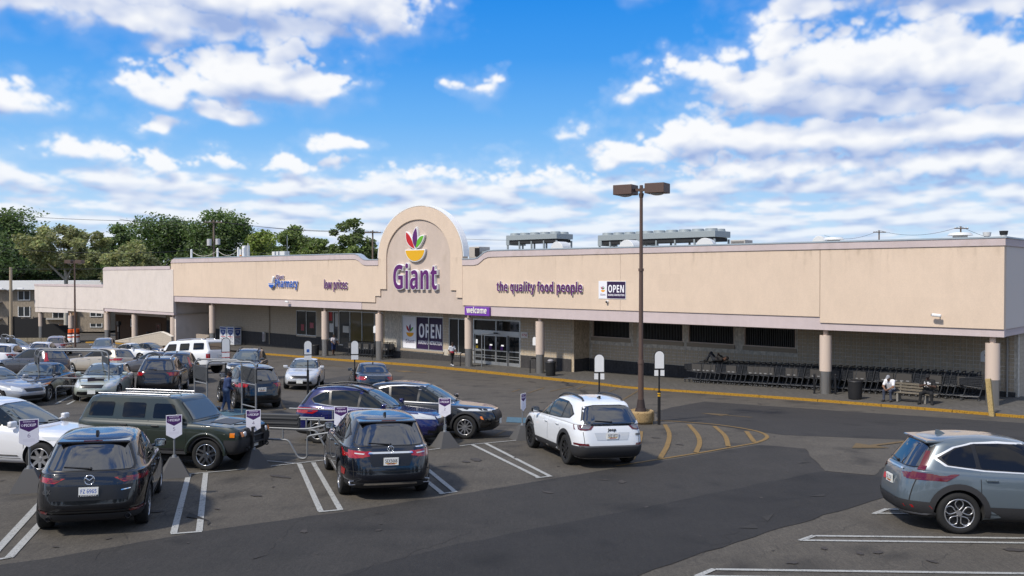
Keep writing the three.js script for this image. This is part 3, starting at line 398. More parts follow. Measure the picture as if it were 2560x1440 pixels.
// text
function letters(font, str, size, depth, parent, faceMat, sideMat, grow, width) {
  let x = 0; const s = size / font.data.resolution, items = [];
  for (const ch of str) { const gl = font.data.glyphs[ch] || font.data.glyphs['?']; if (ch !== ' ') items.push([ch, x]); x += gl.ha * s; }
  const sx = width ? width / x : 1;
  for (const [ch, lx] of items) {
    const sh = font.generateShapes(ch, size), back = new THREE.ExtrudeGeometry(sh, { depth, bevelEnabled: true, bevelSize: grow, bevelThickness: .01, bevelOffset: 0, bevelSegments: 1, curveSegments: 5 }), L = part('letter', back, sideMat, parent);
    L.position.set(lx * sx, 0, 0); L.scale.x = sx;
    const f = new THREE.ExtrudeGeometry(sh, { depth: .02, bevelEnabled: false, curveSegments: 5 }); f.translate(0, 0, depth + .006); part('letter_face', f, faceMat, L);
  }
}
M.purple = mat(.105, .012, .13, .45); M.signWhite = mat(.80, .80, .80, .45); M.blueSign = mat(.01, .09, .42, .45);
const onShop = (name, label, cat, u, h, d) => thing(name, label, cat, shopPt(u, h, d), FTH);
letters(fontB, 'Giant', 1.84, .20, onShop('shop_name_letters', 'large purple channel letters reading Giant on the arched gable', 'sign', -42.3, 5.02, -.075), M.purple, M.signWhite, .055, 5.15);
letters(fontB, 'the quality food people', .64, .045, onShop('slogan_letters', 'purple letters reading the quality food people on the right wing', 'sign', -31.2, 4.97, .06), M.purple, M.signWhite, .014, 7.5);
letters(fontB, 'low prices', .74, .03, onShop('slogan_letters', 'purple letters reading low prices left of the arched gable', 'sign', -51.35, 4.93, .06), M.purple, M.signWhite, .006, 3.3);
{
  const ph = onShop('pharmacy_letters', 'blue pharmacy letters with a small mortar bowl on the left wing', 'sign', -58.75, 5.0, .06);
  letters(fontB, 'Pharmacy', .72, .05, ph, M.blueSign, M.signWhite, .012, 3.6);
  const gg = new THREE.Group(); gg.name = 'small_name'; gg.position.set(.1, .74, 0); ph.add(gg); letters(fontB, 'Giant', .36, .05, gg, mat(.16, .08, .20, .5), M.signWhite, .012, 1.3);
  const half = (r, y0, y1) => { const s = new THREE.Shape(), n = 20; for (let i = 0; i <= n; i++) { const t = Math.PI + Math.PI * i / n, x = r * Math.cos(t), y = Math.max(r * .72 * Math.sin(t), -9); i ? s.lineTo(x, y) : s.moveTo(x, y); } s.closePath(); return s; };
  const bowl = part('mortar_bowl', new THREE.ExtrudeGeometry(half(.52), { depth: .14, bevelEnabled: false }).translate(-.5, .36, 0), M.signWhite, ph); part('bowl_face', new THREE.ExtrudeGeometry(half(.4), { depth: .02, bevelEnabled: false }).translate(-.5, .22, .142), M.blueSign, bowl); part('bowl_stripe', bx(-.95, -.05, .28, .33, .142, .16), M.blueSign, bowl);
  part('pestle', (() => { const g = new THREE.CapsuleGeometry(.13, .38, 6, 12); g.rotateZ(-.35); g.translate(-.22, .68, .1); return g; })(), M.signWhite, ph);
}
// emblem: a bowl with three leaves above
function leafShape(p) { const s = new THREE.Shape(); s.moveTo(...p[0]); s.bezierCurveTo(...p[1], ...p[2], ...p[3]); s.bezierCurveTo(...p[4], ...p[5], ...p[0]); return s; }
function emblem(parent, k, depth, edge) {
  const defs = [['red_leaf', mat(.50, .012, .014, .45), [[-1.0, 1.32], [-1.12, .55], [-.65, .25], [-.02, .06], [-.25, .5], [-.45, 1.1]]], ['purple_leaf', M.purple, [[.13, 1.62], [-.42, 1.15], [-.35, .55], [.06, .14], [.34, .55], [.32, 1.2]]], ['green_leaf', mat(.13, .42, .02, .45), [[.98, 1.0], [.55, 1.05], [.12, .7], [.12, .12], [.4, .2], [.82, .55]]]];
  const bowl = new THREE.Shape(); bowl.moveTo(-1.07, -.06); bowl.bezierCurveTo(-.98, -.6, -.5, -.86, 0, -.86); bowl.bezierCurveTo(.5, -.86, .98, -.6, 1.07, -.06); bowl.closePath();
  const mk = (n, s, m) => { const bk = new THREE.ExtrudeGeometry(s, { depth, bevelEnabled: true, bevelSize: edge, bevelThickness: .008, bevelSegments: 1, curveSegments: 14 }); bk.scale(k, k, 1); const o = part(n, bk, M.signWhite, parent), f = new THREE.ExtrudeGeometry(s, { depth: .02, bevelEnabled: false, curveSegments: 14 }); f.scale(k, k, 1); f.translate(0, 0, depth + .006); part('face', f, m, o); };
  for (const [n, m, p] of defs) mk(n, leafShape(p), m); mk('yellow_bowl', bowl, mat(.74, .40, .006, .45));
}
emblem(onShop('shop_emblem', 'emblem of red, purple and green leaves over a yellow bowl on the gable', 'sign', -39.68, 8.0, -.075), 1.0, .18, .07);
// flat printed banners
function canvasTex(w, h, draw) { const c = document.createElement('canvas'); c.width = w; c.height = h; const x = c.getContext('2d'); draw(x, w, h); const t = new THREE.CanvasTexture(c); t.colorSpace = THREE.SRGBColorSpace; t.anisotropy = 8; return t; }
function fitText(x, s, cx, cy, w, h, font, colr) { x.save(); x.font = `${font} 100px sans-serif`; x.fillStyle = colr; x.textAlign = 'center'; x.textBaseline = 'alphabetic'; const m = x.measureText(s).width; x.translate(cx, cy + h / 2); x.scale(w / m, h / 72); x.fillText(s, 0, 0); x.restore(); }
function drawEmblem(x, cx, cy, k) { const P = (a, b) => [cx + a * k, cy - b * k], leaf = (p, c) => { x.fillStyle = c; x.beginPath(); x.moveTo(...P(...p[0])); x.bezierCurveTo(...P(...p[1]), ...P(...p[2]), ...P(...p[3])); x.bezierCurveTo(...P(...p[4]), ...P(...p[5]), ...P(...p[0])); x.fill(); }; leaf([[-1.0, 1.32], [-1.12, .55], [-.65, .25], [-.02, .06], [-.25, .5], [-.45, 1.1]], '#a8121c'); leaf([[.13, 1.62], [-.42, 1.15], [-.35, .55], [.06, .14], [.34, .55], [.32, 1.2]], '#4a1259'); leaf([[.98, 1.0], [.55, 1.05], [.12, .7], [.12, .12], [.4, .2], [.82, .55]], '#5aa21e'); x.fillStyle = '#e9a214'; x.beginPath(); x.moveTo(...P(-1.07, -.06)); x.bezierCurveTo(...P(-.98, -.6), ...P(-.5, -.86), ...P(0, -.86)); x.bezierCurveTo(...P(.5, -.86), ...P(.98, -.6), ...P(1.07, -.06)); x.fill(); }
function openBanner(x, w, h, split) { x.fillStyle = '#e9e9ee'; x.fillRect(0, 0, w, h); x.fillStyle = '#2b1440'; x.fillRect(w * split, 0, w * (1 - split), h); drawEmblem(x, w * split * .5, h * .50, w * split * .25); fitText(x, 'Giant', w * split * .5, h * .78, w * split * .66, h * .12, 'bold', '#3a1c4e'); const m = w * (split + (1 - split) / 2), ww = w * (1 - split) * .9; fitText(x, 'OPEN', m, h * .42, ww, h * .44, 'bold', '#f2f2f5'); fitText(x, 'DURING CONSTRUCTION', m, h * .79, ww, h * .11, 'bold', '#f2f2f5'); }
const printMat = t => mat(1, 1, 1, .55, 0, { map: t });
{
  const b = thing('construction_banner', 'white and dark purple OPEN banner fixed high on the right wing', 'banner', shopPt(-21.5, 5.14, .012), FTH); b.userData.label = 'white and dark purple OPEN banner fixed high on the right wing';
  part('print', new THREE.PlaneGeometry(2.0, 1.04).translate(0, 0, .016), printMat(canvasTex(1024, 532, (x, w, h) => openBanner(x, w, h, .31))), b); part('backing', bx(-1.03, 1.03, -.55, .55, -.01, .012), M.signWhite, b);
  const c = thing('window_banner', 'big OPEN DURING CONSTRUCTION print covering the window left of the entrance', 'banner', shopPt(-41.62, 1.485, BAYD - .07), FTH);
  const bt = canvasTex(1536, 834, (x, w, h) => openBanner(x, w, h, .36));
  part('print', new THREE.PlaneGeometry(4.76, 2.51), printMat(bt), c); part('film', bx(-2.38, 2.38, -1.255, 1.255, -.012, -.004), M.signWhite, c);
  part('mullion', join(bx(-.74, -.66, -1.255, 1.255, .004, .06), bx(.73, .81, -1.255, 1.255, .004, .06)), M.alu, c);
  const wl = thing('welcome_sign', 'purple welcome sign box under the canopy edge beside the gable', 'sign', shopPt(-33.12, 3.52, -.05), FTH);
  part('box', new RoundedBoxGeometry(2.45, .62, .16, 2, .015).translate(0, 0, .08), mat(.17, .045, .36, .5), wl); const tg = new THREE.Group(); tg.name = 'lettering'; tg.position.set(-1.0, -.14, .16); wl.add(tg); letters(fontB, 'welcome', .42, .012, tg, mat(.82, .80, .70, .5), mat(.82, .80, .70, .5), .004, 2.0);
  const nm = thing('house_number', 'small white plate with red house number right of the entrance', 'sign', shopPt(-30.72, 1.84, BAYD + .052), FTH); part('plate', bx(-.30, .30, -.19, .19, 0, .012), M.white, nm); part('print', new THREE.PlaneGeometry(.58, .36).translate(0, 0, .014), printMat(canvasTex(256, 160, (x, w, h) => { x.fillStyle = '#d9d4cc'; x.fillRect(0, 0, w, h); fitText(x, '6758', w / 2, h / 2, w * .8, h * .5, 'bold', '#a03038'); })), nm);
  shop.children.splice(shop.children.findIndex(o => o.name === 'house_number_plate'), 1);
}
// ---------- the two lower wings to the left ----------
const wing2 = thing('shop_wing', 'middle cream wing stepping down left of the supermarket, behind a sloping ramp wall', 'building', FO, FTH);
{
  const r = ell(-95.2, 6.4, .8, .64, Math.PI, Math.PI / 2, 8);
  part('fascia_panel', slab([[-78.3, 2.14], [-78.3, 6.69], [-95.95, 6.69], [-95.95, 2.18]], -.3, .05, .015), M.cream2, wing2);
  part('coping', slab([[-78.96, 6.69], [-78.96, 7.06], [-95.3, 7.06], [-95.8, 6.92], [-95.98, 6.69]], -.35, .09, .01), M.lavender, wing2);
  part('lower_band', slab([[-78.3, 1.86], [-78.3, 2.14], [-95.7, 2.18], [-95.7, 1.80]], -.3, -.0), M.lavender, wing2);
  part('soffit', bx(-96, -78.3, 1.92, 2.02, -5, -.31), M.soffit, wing2); part('roof', bx(-95.9, -78.9, 6.0, 6.2, -30, -.36), M.roofGravel, wing2); part('rear_wall', planarUV(bx(-95.9, -78.9, -4, 6.1, -30.3, -30.02)), M.cream2, wing2);
  part('wall', planarUV(bx(-90.2, -78.56, -3, 2.0, -5.3, -5)), M.coursed, wing2); part('wall_base', planarUV(bx(-90.2, -78.56, -3, .75, -4.998, -4.95)), M.dado, wing2); part('brown_wall', planarUV(bx(-104.5, -90.22, -4, 2.0, -5.3, -5)), M.brownWall, wing2); part('wall_band', planarUV(bx(-104.5, -90.22, 1.05, 1.95, -4.998, -4.93)), M.cream2, wing2);
  const dr = part('door', bx(-92.9, -91.6, -1.9, .3, -4.998, -4.94), mat(.13, .075, .05, .7), wing2); for (const s of [-92.55, -92.15]) part('door_pane', bx(s - .1, s + .1, -1.4, .1, -4.94, -4.93), M.paneGrey, dr);
  for (const [u, jt] of [[-88.5, -1.3], [-95.9, -.45], [-79.2, -1.4]]) column(u, -.42, wing2, 1.9, 1.62, jt, .34, u > -80 ? -1.0 : u > -90 ? -1.3 : ghl(u, -.4));
}
const wing3 = thing('shop_wing', 'lowest cream wing at the far left end beside the apartment block', 'building', FO, FTH);
{
  part('fascia_panel', slab([[-96.0, 1.9], [-96.0, 4.68], [-118.4, 4.66], [-118.4, 1.75]], -.3, .0, .015), M.cream2, wing3);
  part('coping', slab([[-96.0, 4.68], [-96.0, 4.98], [-118.4, 4.93], [-118.4, 4.66]], -.35, .05, .01), M.lavender, wing3);
  part('lower_band', slab([[-96.0, 1.5], [-96.0, 1.9], [-118.4, 1.75], [-118.4, 1.10], [-107, 1.28], [-107, 1.55]], -.32, -.05), M.cream2, wing3);
  part('soffit', bx(-118.3, -96.1, 1.62, 1.74, -6, -.33), M.soffit, wing3); part('roof', bx(-118.3, -96.1, 4.3, 4.45, -12, -.36), M.white, wing3); part('end_beam', planarUV(bx(-118.4, -118.1, 1.1, 4.66, -12, -.32)), M.cream2, wing3); part('rear_beam', planarUV(bx(-118.1, -104.6, 1.8, 4.4, -12.2, -11.95)), M.cream2, wing3);
  for (const [u, jt] of [[-106.9, -.65], [-117.3, -.85]]) column(u, -.42, wing3, 1.3, .95, jt, .34, ghl(u, -.4) - .05);
}
// sloping ramp wall of painted block in front of the middle wing
{
  const rw = thing('ramp_wall', 'painted block ramp wall rising to the right below the middle wing', 'wall', FO, FTH), d1 = 1.6, top = u => lerp(-1.35, .15, clamp((u + 88.9) / 11, 0, 1));
  const L = []; for (const u of [-88.9, -86, -83, -80, -77.9]) L.push([u, ghl(u, d1) - .3]);
  part('wall', slab([...L, [-75.6, ghl(-75.6, d1) - .3], [-75.6, -.25], [-77.0, .02], [-77.9, .15], [-88.9, -1.35]], d1 - .25, d1), mat(.76, .68, .57, .9, 0, { map: courseTex }), rw);
  part('coping', slab([[-88.95, -1.35], [-77.9, .16], [-76.9, .03], [-75.55, -.25], [-75.55, -.17], [-76.9, .11], [-77.9, .24], [-88.95, -1.27]], d1 - .28, d1 + .03), mat(.70, .64, .55, .9), rw);
  part('return_wall', planarUV(bx(-74.2, -71.6, -1.3, .05, -.6, -.35)), mat(.56, .47, .38, .9, 0, { map: courseTex }), rw);
}
// ================= vehicles =================
M.glass = phys(.012, .015, .016, .02, { ior: 1.5 }); M.glassTint = phys(.007, .007, .008, .02, { ior: 1.45 }), M.glassBack = phys(.009, .009, .010, .02, { ior: 2.3 }); M.glassPale = phys(.085, .10, .10, .02, { ior: 1.75 });
M.trim = phys(.010, .010, .011, .35); M.clad = mat(.022, .022, .024, .72); M.archDark = mat(.028, .028, .029, .95); M.chrome = mat(.78, .79, .80, .12, 1); M.chromeBright = mat(.72, .73, .74, .35, .35); M.chromeDull = mat(.55, .55, .56, .28, .9); M.rubber = mat(.012, .012, .012, .88); M.redLamp = phys(.30, .004, .006, .12, { clearcoat: 1 }); M.redDark = phys(.10, .003, .006, .15, { clearcoat: 1 }); M.clearLamp = phys(.55, .57, .58, .08, { clearcoat: 1 }); M.amber = phys(.75, .20, .01, .2, { clearcoat: 1 }); M.plate = mat(.72, .72, .68, .5); M.rimSilver = mat(.50, .50, .51, .3, .85); M.rimDark = mat(.03, .03, .032, .4, .5); M.seam = mat(.006, .006, .006, .8);
const paint = (r, g, b, metal = 0, rough = .32) => phys(r, g, b, rough, { metalness: metal, clearcoat: 1, clearcoatRoughness: .03 });
const RINGS = {
  // rear height, front height, rear x, front x, half width, rear squareness, front squareness, crown
  suv: { L: 4.55, W: 1.84, H: 1.67, r: [[.24, .24, -2.10, 2.04, .80, 5, 4, 0], [.32, .30, -2.20, 2.17, .875, 5, 4, 0], [.46, .45, -2.265, 2.25, .912, 5, 4, 0], [.62, .60, -2.255, 2.275, .920, 5, 4, 0], [.78, .75, -2.225, 2.25, .918, 5, 3.6, 0], [.90, .87, -2.195, 2.15, .905, 5, 3.4, .01], [.985, .95, -2.165, 1.96, .888, 5, 3.4, .015], [1.03, 1.0, -2.14, 1.50, .872, 5, 3.6, .01], [1.055, 1.03, -2.125, 1.10, .858, 5, 3.8, 0], [1.085, 1.07, -2.10, .95, .838, 4.6, 3.8, 0], [1.25, 1.26, -1.99, .62, .775, 4.2, 3.6, .01], [1.42, 1.44, -1.865, .28, .700, 4, 3.4, .015], [1.525, 1.54, -1.765, .04, .645, 4, 3.4, .02], [1.585, 1.60, -1.64, -.16, .570, 3.6, 3.2, .02], [1.625, 1.64, -1.38, -.42, .42, 3, 3, .02], [1.645, 1.658, -1.05, -.60, .18, 2.6, 2.6, .012]],
    wb: [-1.35, 1.36], rad: .36, side: [[[.80, 1.085], [.70, 1.16], [.20, 1.47], [-.06, 1.525], [-.11, 1.10]], [[-.17, 1.105], [-.15, 1.53], [-.62, 1.545], [-1.02, 1.525], [-.97, 1.135]], [[-1.05, 1.145], [-1.09, 1.51], [-1.33, 1.45], [-1.60, 1.29], [-1.50, 1.185]]], back: [[.64, 1.10], [.66, 1.16], [.54, 1.47], [.30, 1.50]], wind: [[.70, 1.085], [.66, 1.16], [.52, 1.50], [.25, 1.535]], seams: [-.14, -1.0, .98], handles: [[-.0, .93], [-.82, .95]], mirror: [.66, 1.08] },
  sedan: { L: 4.6, W: 1.78, H: 1.46, r: [[.2, .2, -2.10, 2.05, .77, 5, 4, 0], [.3, .28, -2.24, 2.19, .855, 5, 4, 0], [.45, .43, -2.30, 2.28, .885, 5, 3.8, 0], [.6, .57, -2.30, 2.28, .890, 5, 3.6, 0], [.72, .68, -2.285, 2.22, .885, 4.5, 3.4, 0], [.84, .77, -2.25, 2.06, .870, 4.2, 3.2, .01], [.925, .84, -2.18, 1.76, .860, 4, 3.2, .015], [.965, .895, -1.96, 1.36, .845, 4, 3.4, .01], [.985, .935, -1.70, 1.08, .830, 4, 3.6, 0], [1.015, .98, -1.54, .92, .800, 4, 3.6, 0], [1.14, 1.12, -1.32, .66, .735, 3.8, 3.6, .01], [1.28, 1.27, -1.06, .36, .660, 3.6, 3.4, .015], [1.365, 1.36, -.84, .12, .600, 3.4, 3.2, .018], [1.41, 1.405, -.64, -.08, .52, 3, 3, .015], [1.435, 1.43, -.48, -.18, .34, 2.6, 2.6, .01], [1.445, 1.445, -.36, -.26, .14, 2.4, 2.4, .008]],
    wb: [-1.30, 1.34], rad: .33, side: [[[.80, 1.0], [.70, 1.06], [.14, 1.335], [-.16, 1.37], [-.20, 1.005]], [[-.26, 1.01], [-.23, 1.37], [-.55, 1.355], [-.86, 1.24], [-.92, 1.025]], [[-.98, 1.03], [-.93, 1.215], [-1.18, 1.06]]], back: [[.62, 1.03], [.62, 1.08], [.50, 1.33], [.28, 1.36]], wind: [[.66, 1.0], [.64, 1.05], [.50, 1.335], [.25, 1.375]], seams: [-.23, -1.0, .96], handles: [[-.08, .86], [-.82, .88]], mirror: [.62, .98] },
  box: { flat: true, L: 4.74, W: 1.92, H: 1.84, r: [[.42, .42, -2.2, 2.16, .86, 16, 16, 0], [.50, .50, -2.29, 2.28, .93, 16, 16, 0], [.70, .70, -2.33, 2.34, .95, 16, 16, 0], [.95, .92, -2.33, 2.33, .957, 16, 16, 0], [1.10, 1.05, -2.32, 2.27, .95, 16, 14, 0], [1.165, 1.115, -2.31, 2.14, .93, 16, 14, 0], [1.195, 1.155, -2.305, 1.55, .905, 16, 14, 0], [1.21, 1.185, -2.30, 1.06, .885, 16, 14, 0], [1.23, 1.21, -2.29, .98, .868, 16, 14, 0], [1.45, 1.45, -2.20, .80, .82, 16, 14, 0], [1.66, 1.66, -2.11, .60, .77, 14, 14, 0], [1.77, 1.77, -2.05, .50, .745, 12, 12, 0], [1.805, 1.805, -2.0, .44, .70, 10, 10, .004], [1.825, 1.82, -1.9, .34, .60, 8, 8, .006], [1.838, 1.832, -1.5, .1, .3, 5, 5, .006]],
    wb: [-1.42, 1.42], rad: .405, side: [[[.58, 1.28], [.42, 1.62], [.36, 1.65], [-.10, 1.65], [-.14, 1.62], [-.14, 1.28]], [[-.38, 1.28], [-.38, 1.63], [-.42, 1.66], [-.98, 1.66], [-1.02, 1.63], [-1.02, 1.30], [-.99, 1.28]], [[-1.30, 1.30], [-1.28, 1.63], [-1.32, 1.66], [-1.92, 1.65], [-1.97, 1.62], [-2.0, 1.31], [-1.96, 1.29]]], back: [[.6, 1.28], [.62, 1.32], [.58, 1.62], [.54, 1.66]], wind: [[.74, 1.255], [.72, 1.30], [.66, 1.66], [.62, 1.69]], seams: [-.26, -1.15, .86], handles: [[-.02, 1.09], [-.92, 1.10]], mirror: [.66, 1.28] },
};
RINGS.crossover = { ...RINGS.suv, r: RINGS.suv.r.map((q, i) => [q[0], q[1], q[2] - (i > 8 ? .05 : 0), q[3], q[4] * (i > 8 ? 1.03 : 1), q[5] * 1.55, q[6] * 1.35, q[7]]) };
function loftGeo(spec, sx, sy, sz) {
  const SUB = spec.flat ? 1 : 3, N = 60, K = spec.r, rows = [];
  const cr = (a, b, c, d, t) => .5 * (2 * b + (c - a) * t + (2 * a - 5 * b + 4 * c - d) * t * t + (3 * b - a - 3 * c + d) * t * t * t);
  for (let i = 0; i < K.length - 1; i++) for (let s = 0; s < SUB; s++) { const t = s / SUB; rows.push(K[i].map((_, k) => cr(K[Math.max(0, i - 1)][k], K[i][k], K[i + 1][k], K[Math.min(K.length - 1, i + 2)][k], t))); } rows.push(K[K.length - 1]);
  const P = [], I = [];
  for (const [yr, yf, xr, xf, w, nr, nf, bow] of rows) { const xm = (xr + xf) / 2, h = (xf - xr) / 2; for (let j = 0; j < N; j++) { const t = j / N * TAU, c = Math.cos(t), s = Math.sin(t), n = c >= 0 ? nf : nr, cx = Math.sign(c) * Math.abs(c) ** (2 / n), cz = Math.sign(s) * Math.abs(s) ** (2 / n), x = xm + h * cx, y = lerp(yr, yf, (cx + 1) / 2) + bow * (1 - cx * cx); P.push(x * sx, y * sy, w * cz * sz); } }
  const R = rows.length; for (let i = 0; i < R - 1; i++) for (let j = 0; j < N; j++) { const a = i * N + j, b = i * N + (j + 1) % N, c = a + N, d = b + N; I.push(a, c, b, b, c, d); }
  const cap = (row, up) => { const q = P.length / 3; let x = 0, y = 0; for (let j = 0; j < N; j++) { x += P[(row * N + j) * 3]; y += P[(row * N + j) * 3 + 1]; } P.push(x / N, y / N + (up ? .003 : 0), 0); for (let j = 0; j < N; j++) { const a = row * N + j, b = row * N + (j + 1) % N; up ? I.push(a, q, b) : I.push(a, b, q); } }; cap(0, false); cap(R - 1, true);
  const g = new THREE.BufferGeometry(); g.setAttribute('position', new THREE.Float32BufferAttribute(P, 3)); g.setIndex(I); g.computeVertexNormals(); g.userData.flat = spec.flat;
  return g;
}
function makeProjector(g) { // where a ray along an axis first meets the bodywork
  const p = g.attributes.position.array, n = g.attributes.normal.array, I = g.index.array;
  return (axis, a, b, sgn) => { // side: (x,y) looking along z; end: (z,y) looking along x; top: (x,z)
    const ia = axis === 'end' ? 2 : 0, ib = axis === 'top' ? 2 : 1, ic = axis === 'side' ? 2 : axis === 'end' ? 0 : 1; let best = null;
    for (let k = 0; k < I.length; k += 3) {
      const A = I[k] * 3, B = I[k + 1] * 3, C = I[k + 2] * 3, ax = p[A + ia], ay = p[A + ib], bx_ = p[B + ia], by = p[B + ib], cx = p[C + ia], cy = p[C + ib];
      if ((a < ax && a < bx_ && a < cx) || (a > ax && a > bx_ && a > cx) || (b < ay && b < by && b < cy) || (b > ay && b > by && b > cy)) continue;
      const D = (by - cy) * (ax - cx) + (cx - bx_) * (ay - cy); if (Math.abs(D) < 1e-12) continue;
      const u = ((by - cy) * (a - cx) + (cx - bx_) * (b - cy)) / D, v = ((cy - ay) * (a - cx) + (ax - cx) * (b - cy)) / D, w = 1 - u - v; if (u < -1e-6 || v < -1e-6 || w < -1e-6) continue;
      const z = u * p[A + ic] + v * p[B + ic] + w * p[C + ic]; if (best && z * sgn <= best.z * sgn) continue;
      best = { z, n: V3(u * n[A] + v * n[B] + w * n[C], u * n[A + 1] + v * n[B + 1] + w * n[C + 1], u * n[A + 2] + v * n[B + 2] + w * n[C + 2]).normalize() };
    }
    if (!best) return null; const o = V3(0, 0, 0); o.setComponent(ia, a); o.setComponent(ib, b); o.setComponent(ic, best.z); return [o, best.n];
  };
}
function conform(proj, axis, sgn, poly, off, maxLen = .13) { // a panel that follows the bodywork
  const pts = poly.map(q => new THREE.Vector2(q[0], q[1])), f = THREE.ShapeUtils.triangulateShape(pts, []), T = subdiv(f.map(([a, b, c]) => [pts[a], pts[b], pts[c]]), maxLen), cen = pts.reduce((s, q) => s.add(q), new THREE.Vector2()).multiplyScalar(1 / pts.length), P = [], Nn = [], cache = {};
  const get = q => { const key = q.x.toFixed(4) + ',' + q.y.toFixed(4); if (cache[key]) return cache[key]; let h = null, t = 0; while (!h && t < .6) { const m = q.clone().lerp(cen, t); h = proj(axis, m.x, m.y, sgn); t += .04; } return cache[key] = h; };
  for (const t of T) { const h = t.map(get); if (h.some(x => !x)) continue; const v = h.map(([o, n]) => o.clone().addScaledVector(n, off)); const nn = v[1].clone().sub(v[0]).cross(v[2].clone().sub(v[0])), ord = nn.dot(h[0][1]) < 0 ? [0, 2, 1] : [0, 1, 2]; for (const k of ord) { P.push(v[k].x, v[k].y, v[k].z); Nn.push(h[k][1].x, h[k][1].y, h[k][1].z); } }
  const g = new THREE.BufferGeometry(); g.setAttribute('position', new THREE.Float32BufferAttribute(P, 3)); g.setAttribute('normal', new THREE.Float32BufferAttribute(Nn, 3)); return g;
}
const growPoly = (poly, k) => { const c = poly.reduce((s, q) => [s[0] + q[0] / poly.length, s[1] + q[1] / poly.length], [0, 0]); return poly.map(([x, y]) => { const d = Math.hypot(x - c[0], y - c[1]); return [c[0] + (x - c[0]) * (d + k) / d, c[1] + (y - c[1]) * (d + k) / d]; }); };
const mirrorFull = h => [...h.map(([a, b]) => [a, b]), ...h.slice().reverse().map(([a, b]) => [-a, b])];
function roundPoly(poly, r) { const o = [], n = poly.length; for (let i = 0; i < n; i++) { const a = poly[(i + n - 1) % n], b = poly[i], c = poly[(i + 1) % n], L = (p, q) => Math.hypot(p[0] - q[0], p[1] - q[1]), ra = Math.min(r, L(a, b) * .4), rc = Math.min(r, L(b, c) * .4), p = [lerp(b[0], a[0], ra / L(a, b)), lerp(b[1], a[1], ra / L(a, b))], q = [lerp(b[0], c[0], rc / L(b, c)), lerp(b[1], c[1], rc / L(b, c))]; for (let t = 0; t <= 3; t++) { const s = t / 3; o.push([(1 - s) * (1 - s) * p[0] + 2 * s * (1 - s) * b[0] + s * s * q[0], (1 - s) * (1 - s) * p[1] + 2 * s * (1 - s) * b[1] + s * s * q[1]]); } } return o; }
const wheelCache = {};
function wheelGeos(r, tw, rimR, n, style) {
  const key = [r, tw, rimR, n, style].join(); if (wheelCache[key]) return wheelCache[key];
  const t2 = tw / 2, prof = [[rimR, -t2 * .8], [rimR + .02, -t2], [r - .045, -t2 * 1.02], [r - .012, -t2 * .86], [r, -t2 * .6], [r, t2 * .6], [r - .012, t2 * .86], [r - .045, t2 * 1.02], [rimR + .02, t2], [rimR, t2 * .8]].map(([a, b]) => new THREE.Vector2(a, b));
  const tyre = new THREE.LatheGeometry(prof, 36); tyre.rotateX(Math.PI / 2);
  const dish = [new THREE.CylinderGeometry(rimR, rimR, tw * .5, 32, 1, true).rotateX(Math.PI / 2), new THREE.CircleGeometry(rimR, 32).translate(0, 0, t2 * .30), new THREE.CircleGeometry(rimR, 32).rotateY(Math.PI).translate(0, 0, -t2 * .30)];
  const lip = new THREE.TorusGeometry(rimR - .008, .013, 6, 36).translate(0, 0, t2 * .86), sp = [lip];
  for (let i = 0; i < n; i++) {
    const a = i / n * TAU + .3;
    if (style === 'loop') { const pts = []; for (let k = 0; k <= 12; k++) { const s = k / 12, w = Math.sin(s * Math.PI) ** .6 * (.55 * Math.PI / n) * 1.25, rr = lerp(.22, .93, s) * rimR; pts.push([rr, w]); } for (const sg of [-1, 1]) sp.push(tube(pts.map(([rr, w]) => V3(rr * Math.cos(a + sg * w), rr * Math.sin(a + sg * w), t2 * .74)), .011, 14, 5)); sp.push(tube([-1, -.5, 0, .5, 1].map(q => V3(.93 * rimR * Math.cos(a + q * .2), .93 * rimR * Math.sin(a + q * .2), t2 * .74)), .011, 8, 5)); continue; }
    const offs = style === 'twin' ? [-.055, .055] : [0], wd = style === 'twin' ? .030 : style === 'thin' ? .022 : .042;
    for (const o of offs) { const g = new THREE.BoxGeometry(rimR * .86, wd * 2, .03); const p = g.attributes.position; for (let j = 0; j < p.count; j++) { const out = p.getX(j) > 0 ? 1 : 0; p.setZ(j, p.getZ(j) + t2 * (out ? .74 : .62)); p.setY(j, p.getY(j) * (out ? .72 : 1.1)); } g.translate(rimR * .5, o, 0); g.rotateZ(a); g.computeVertexNormals(); sp.push(g); }
  }
  const cap = new THREE.CylinderGeometry(rimR * .19, rimR * .22, .04, 16).rotateX(Math.PI / 2).translate(0, 0, t2 * .72); sp.push(cap);
  return wheelCache[key] = { tyre, dish: join(dish), spokes: join(sp) };
}
const evaluator = new Evaluator(); evaluator.useGroups = true; evaluator.attributes = ['position', 'normal'];
const shellCache = {};
function carShell(kind, L, W, H, rad, low) { // closed bodywork with four wheel arches cut into it
  const key = [kind, L, W, H, rad].join(); if (shellCache[key]) return shellCache[key];
  const S = RINGS[kind], sx = L / S.L, sy = H / S.H, sz = W / S.W, g = loftGeo(S, sx, sy, sz), proj = makeProjector(g), wb = S.wb.map(x => x * sx);
  let b = new Brush(g.userData.flat ? toCreasedNormals(g, .42) : g.toNonIndexed(), M.trim); b.updateMatrixWorld();
  const R = rad + .055, cg = wb.flatMap(x => [-1, 1].map(s => { const c = new THREE.CylinderGeometry(R, R, .62, 36).rotateX(Math.PI / 2).translate(x, rad + .01, s * (W / 2 + .03)); return c; }));
  for (const c of cg) { const k = new Brush(plain(c), M.archDark); k.updateMatrixWorld(); b = evaluator.evaluate(b, k, SUBTRACTION); }
  return shellCache[key] = { geo: b.geometry, proj, wb, sx, sy, sz, S, nMat: Array.isArray(b.material) ? b.material.length : 1 };
}
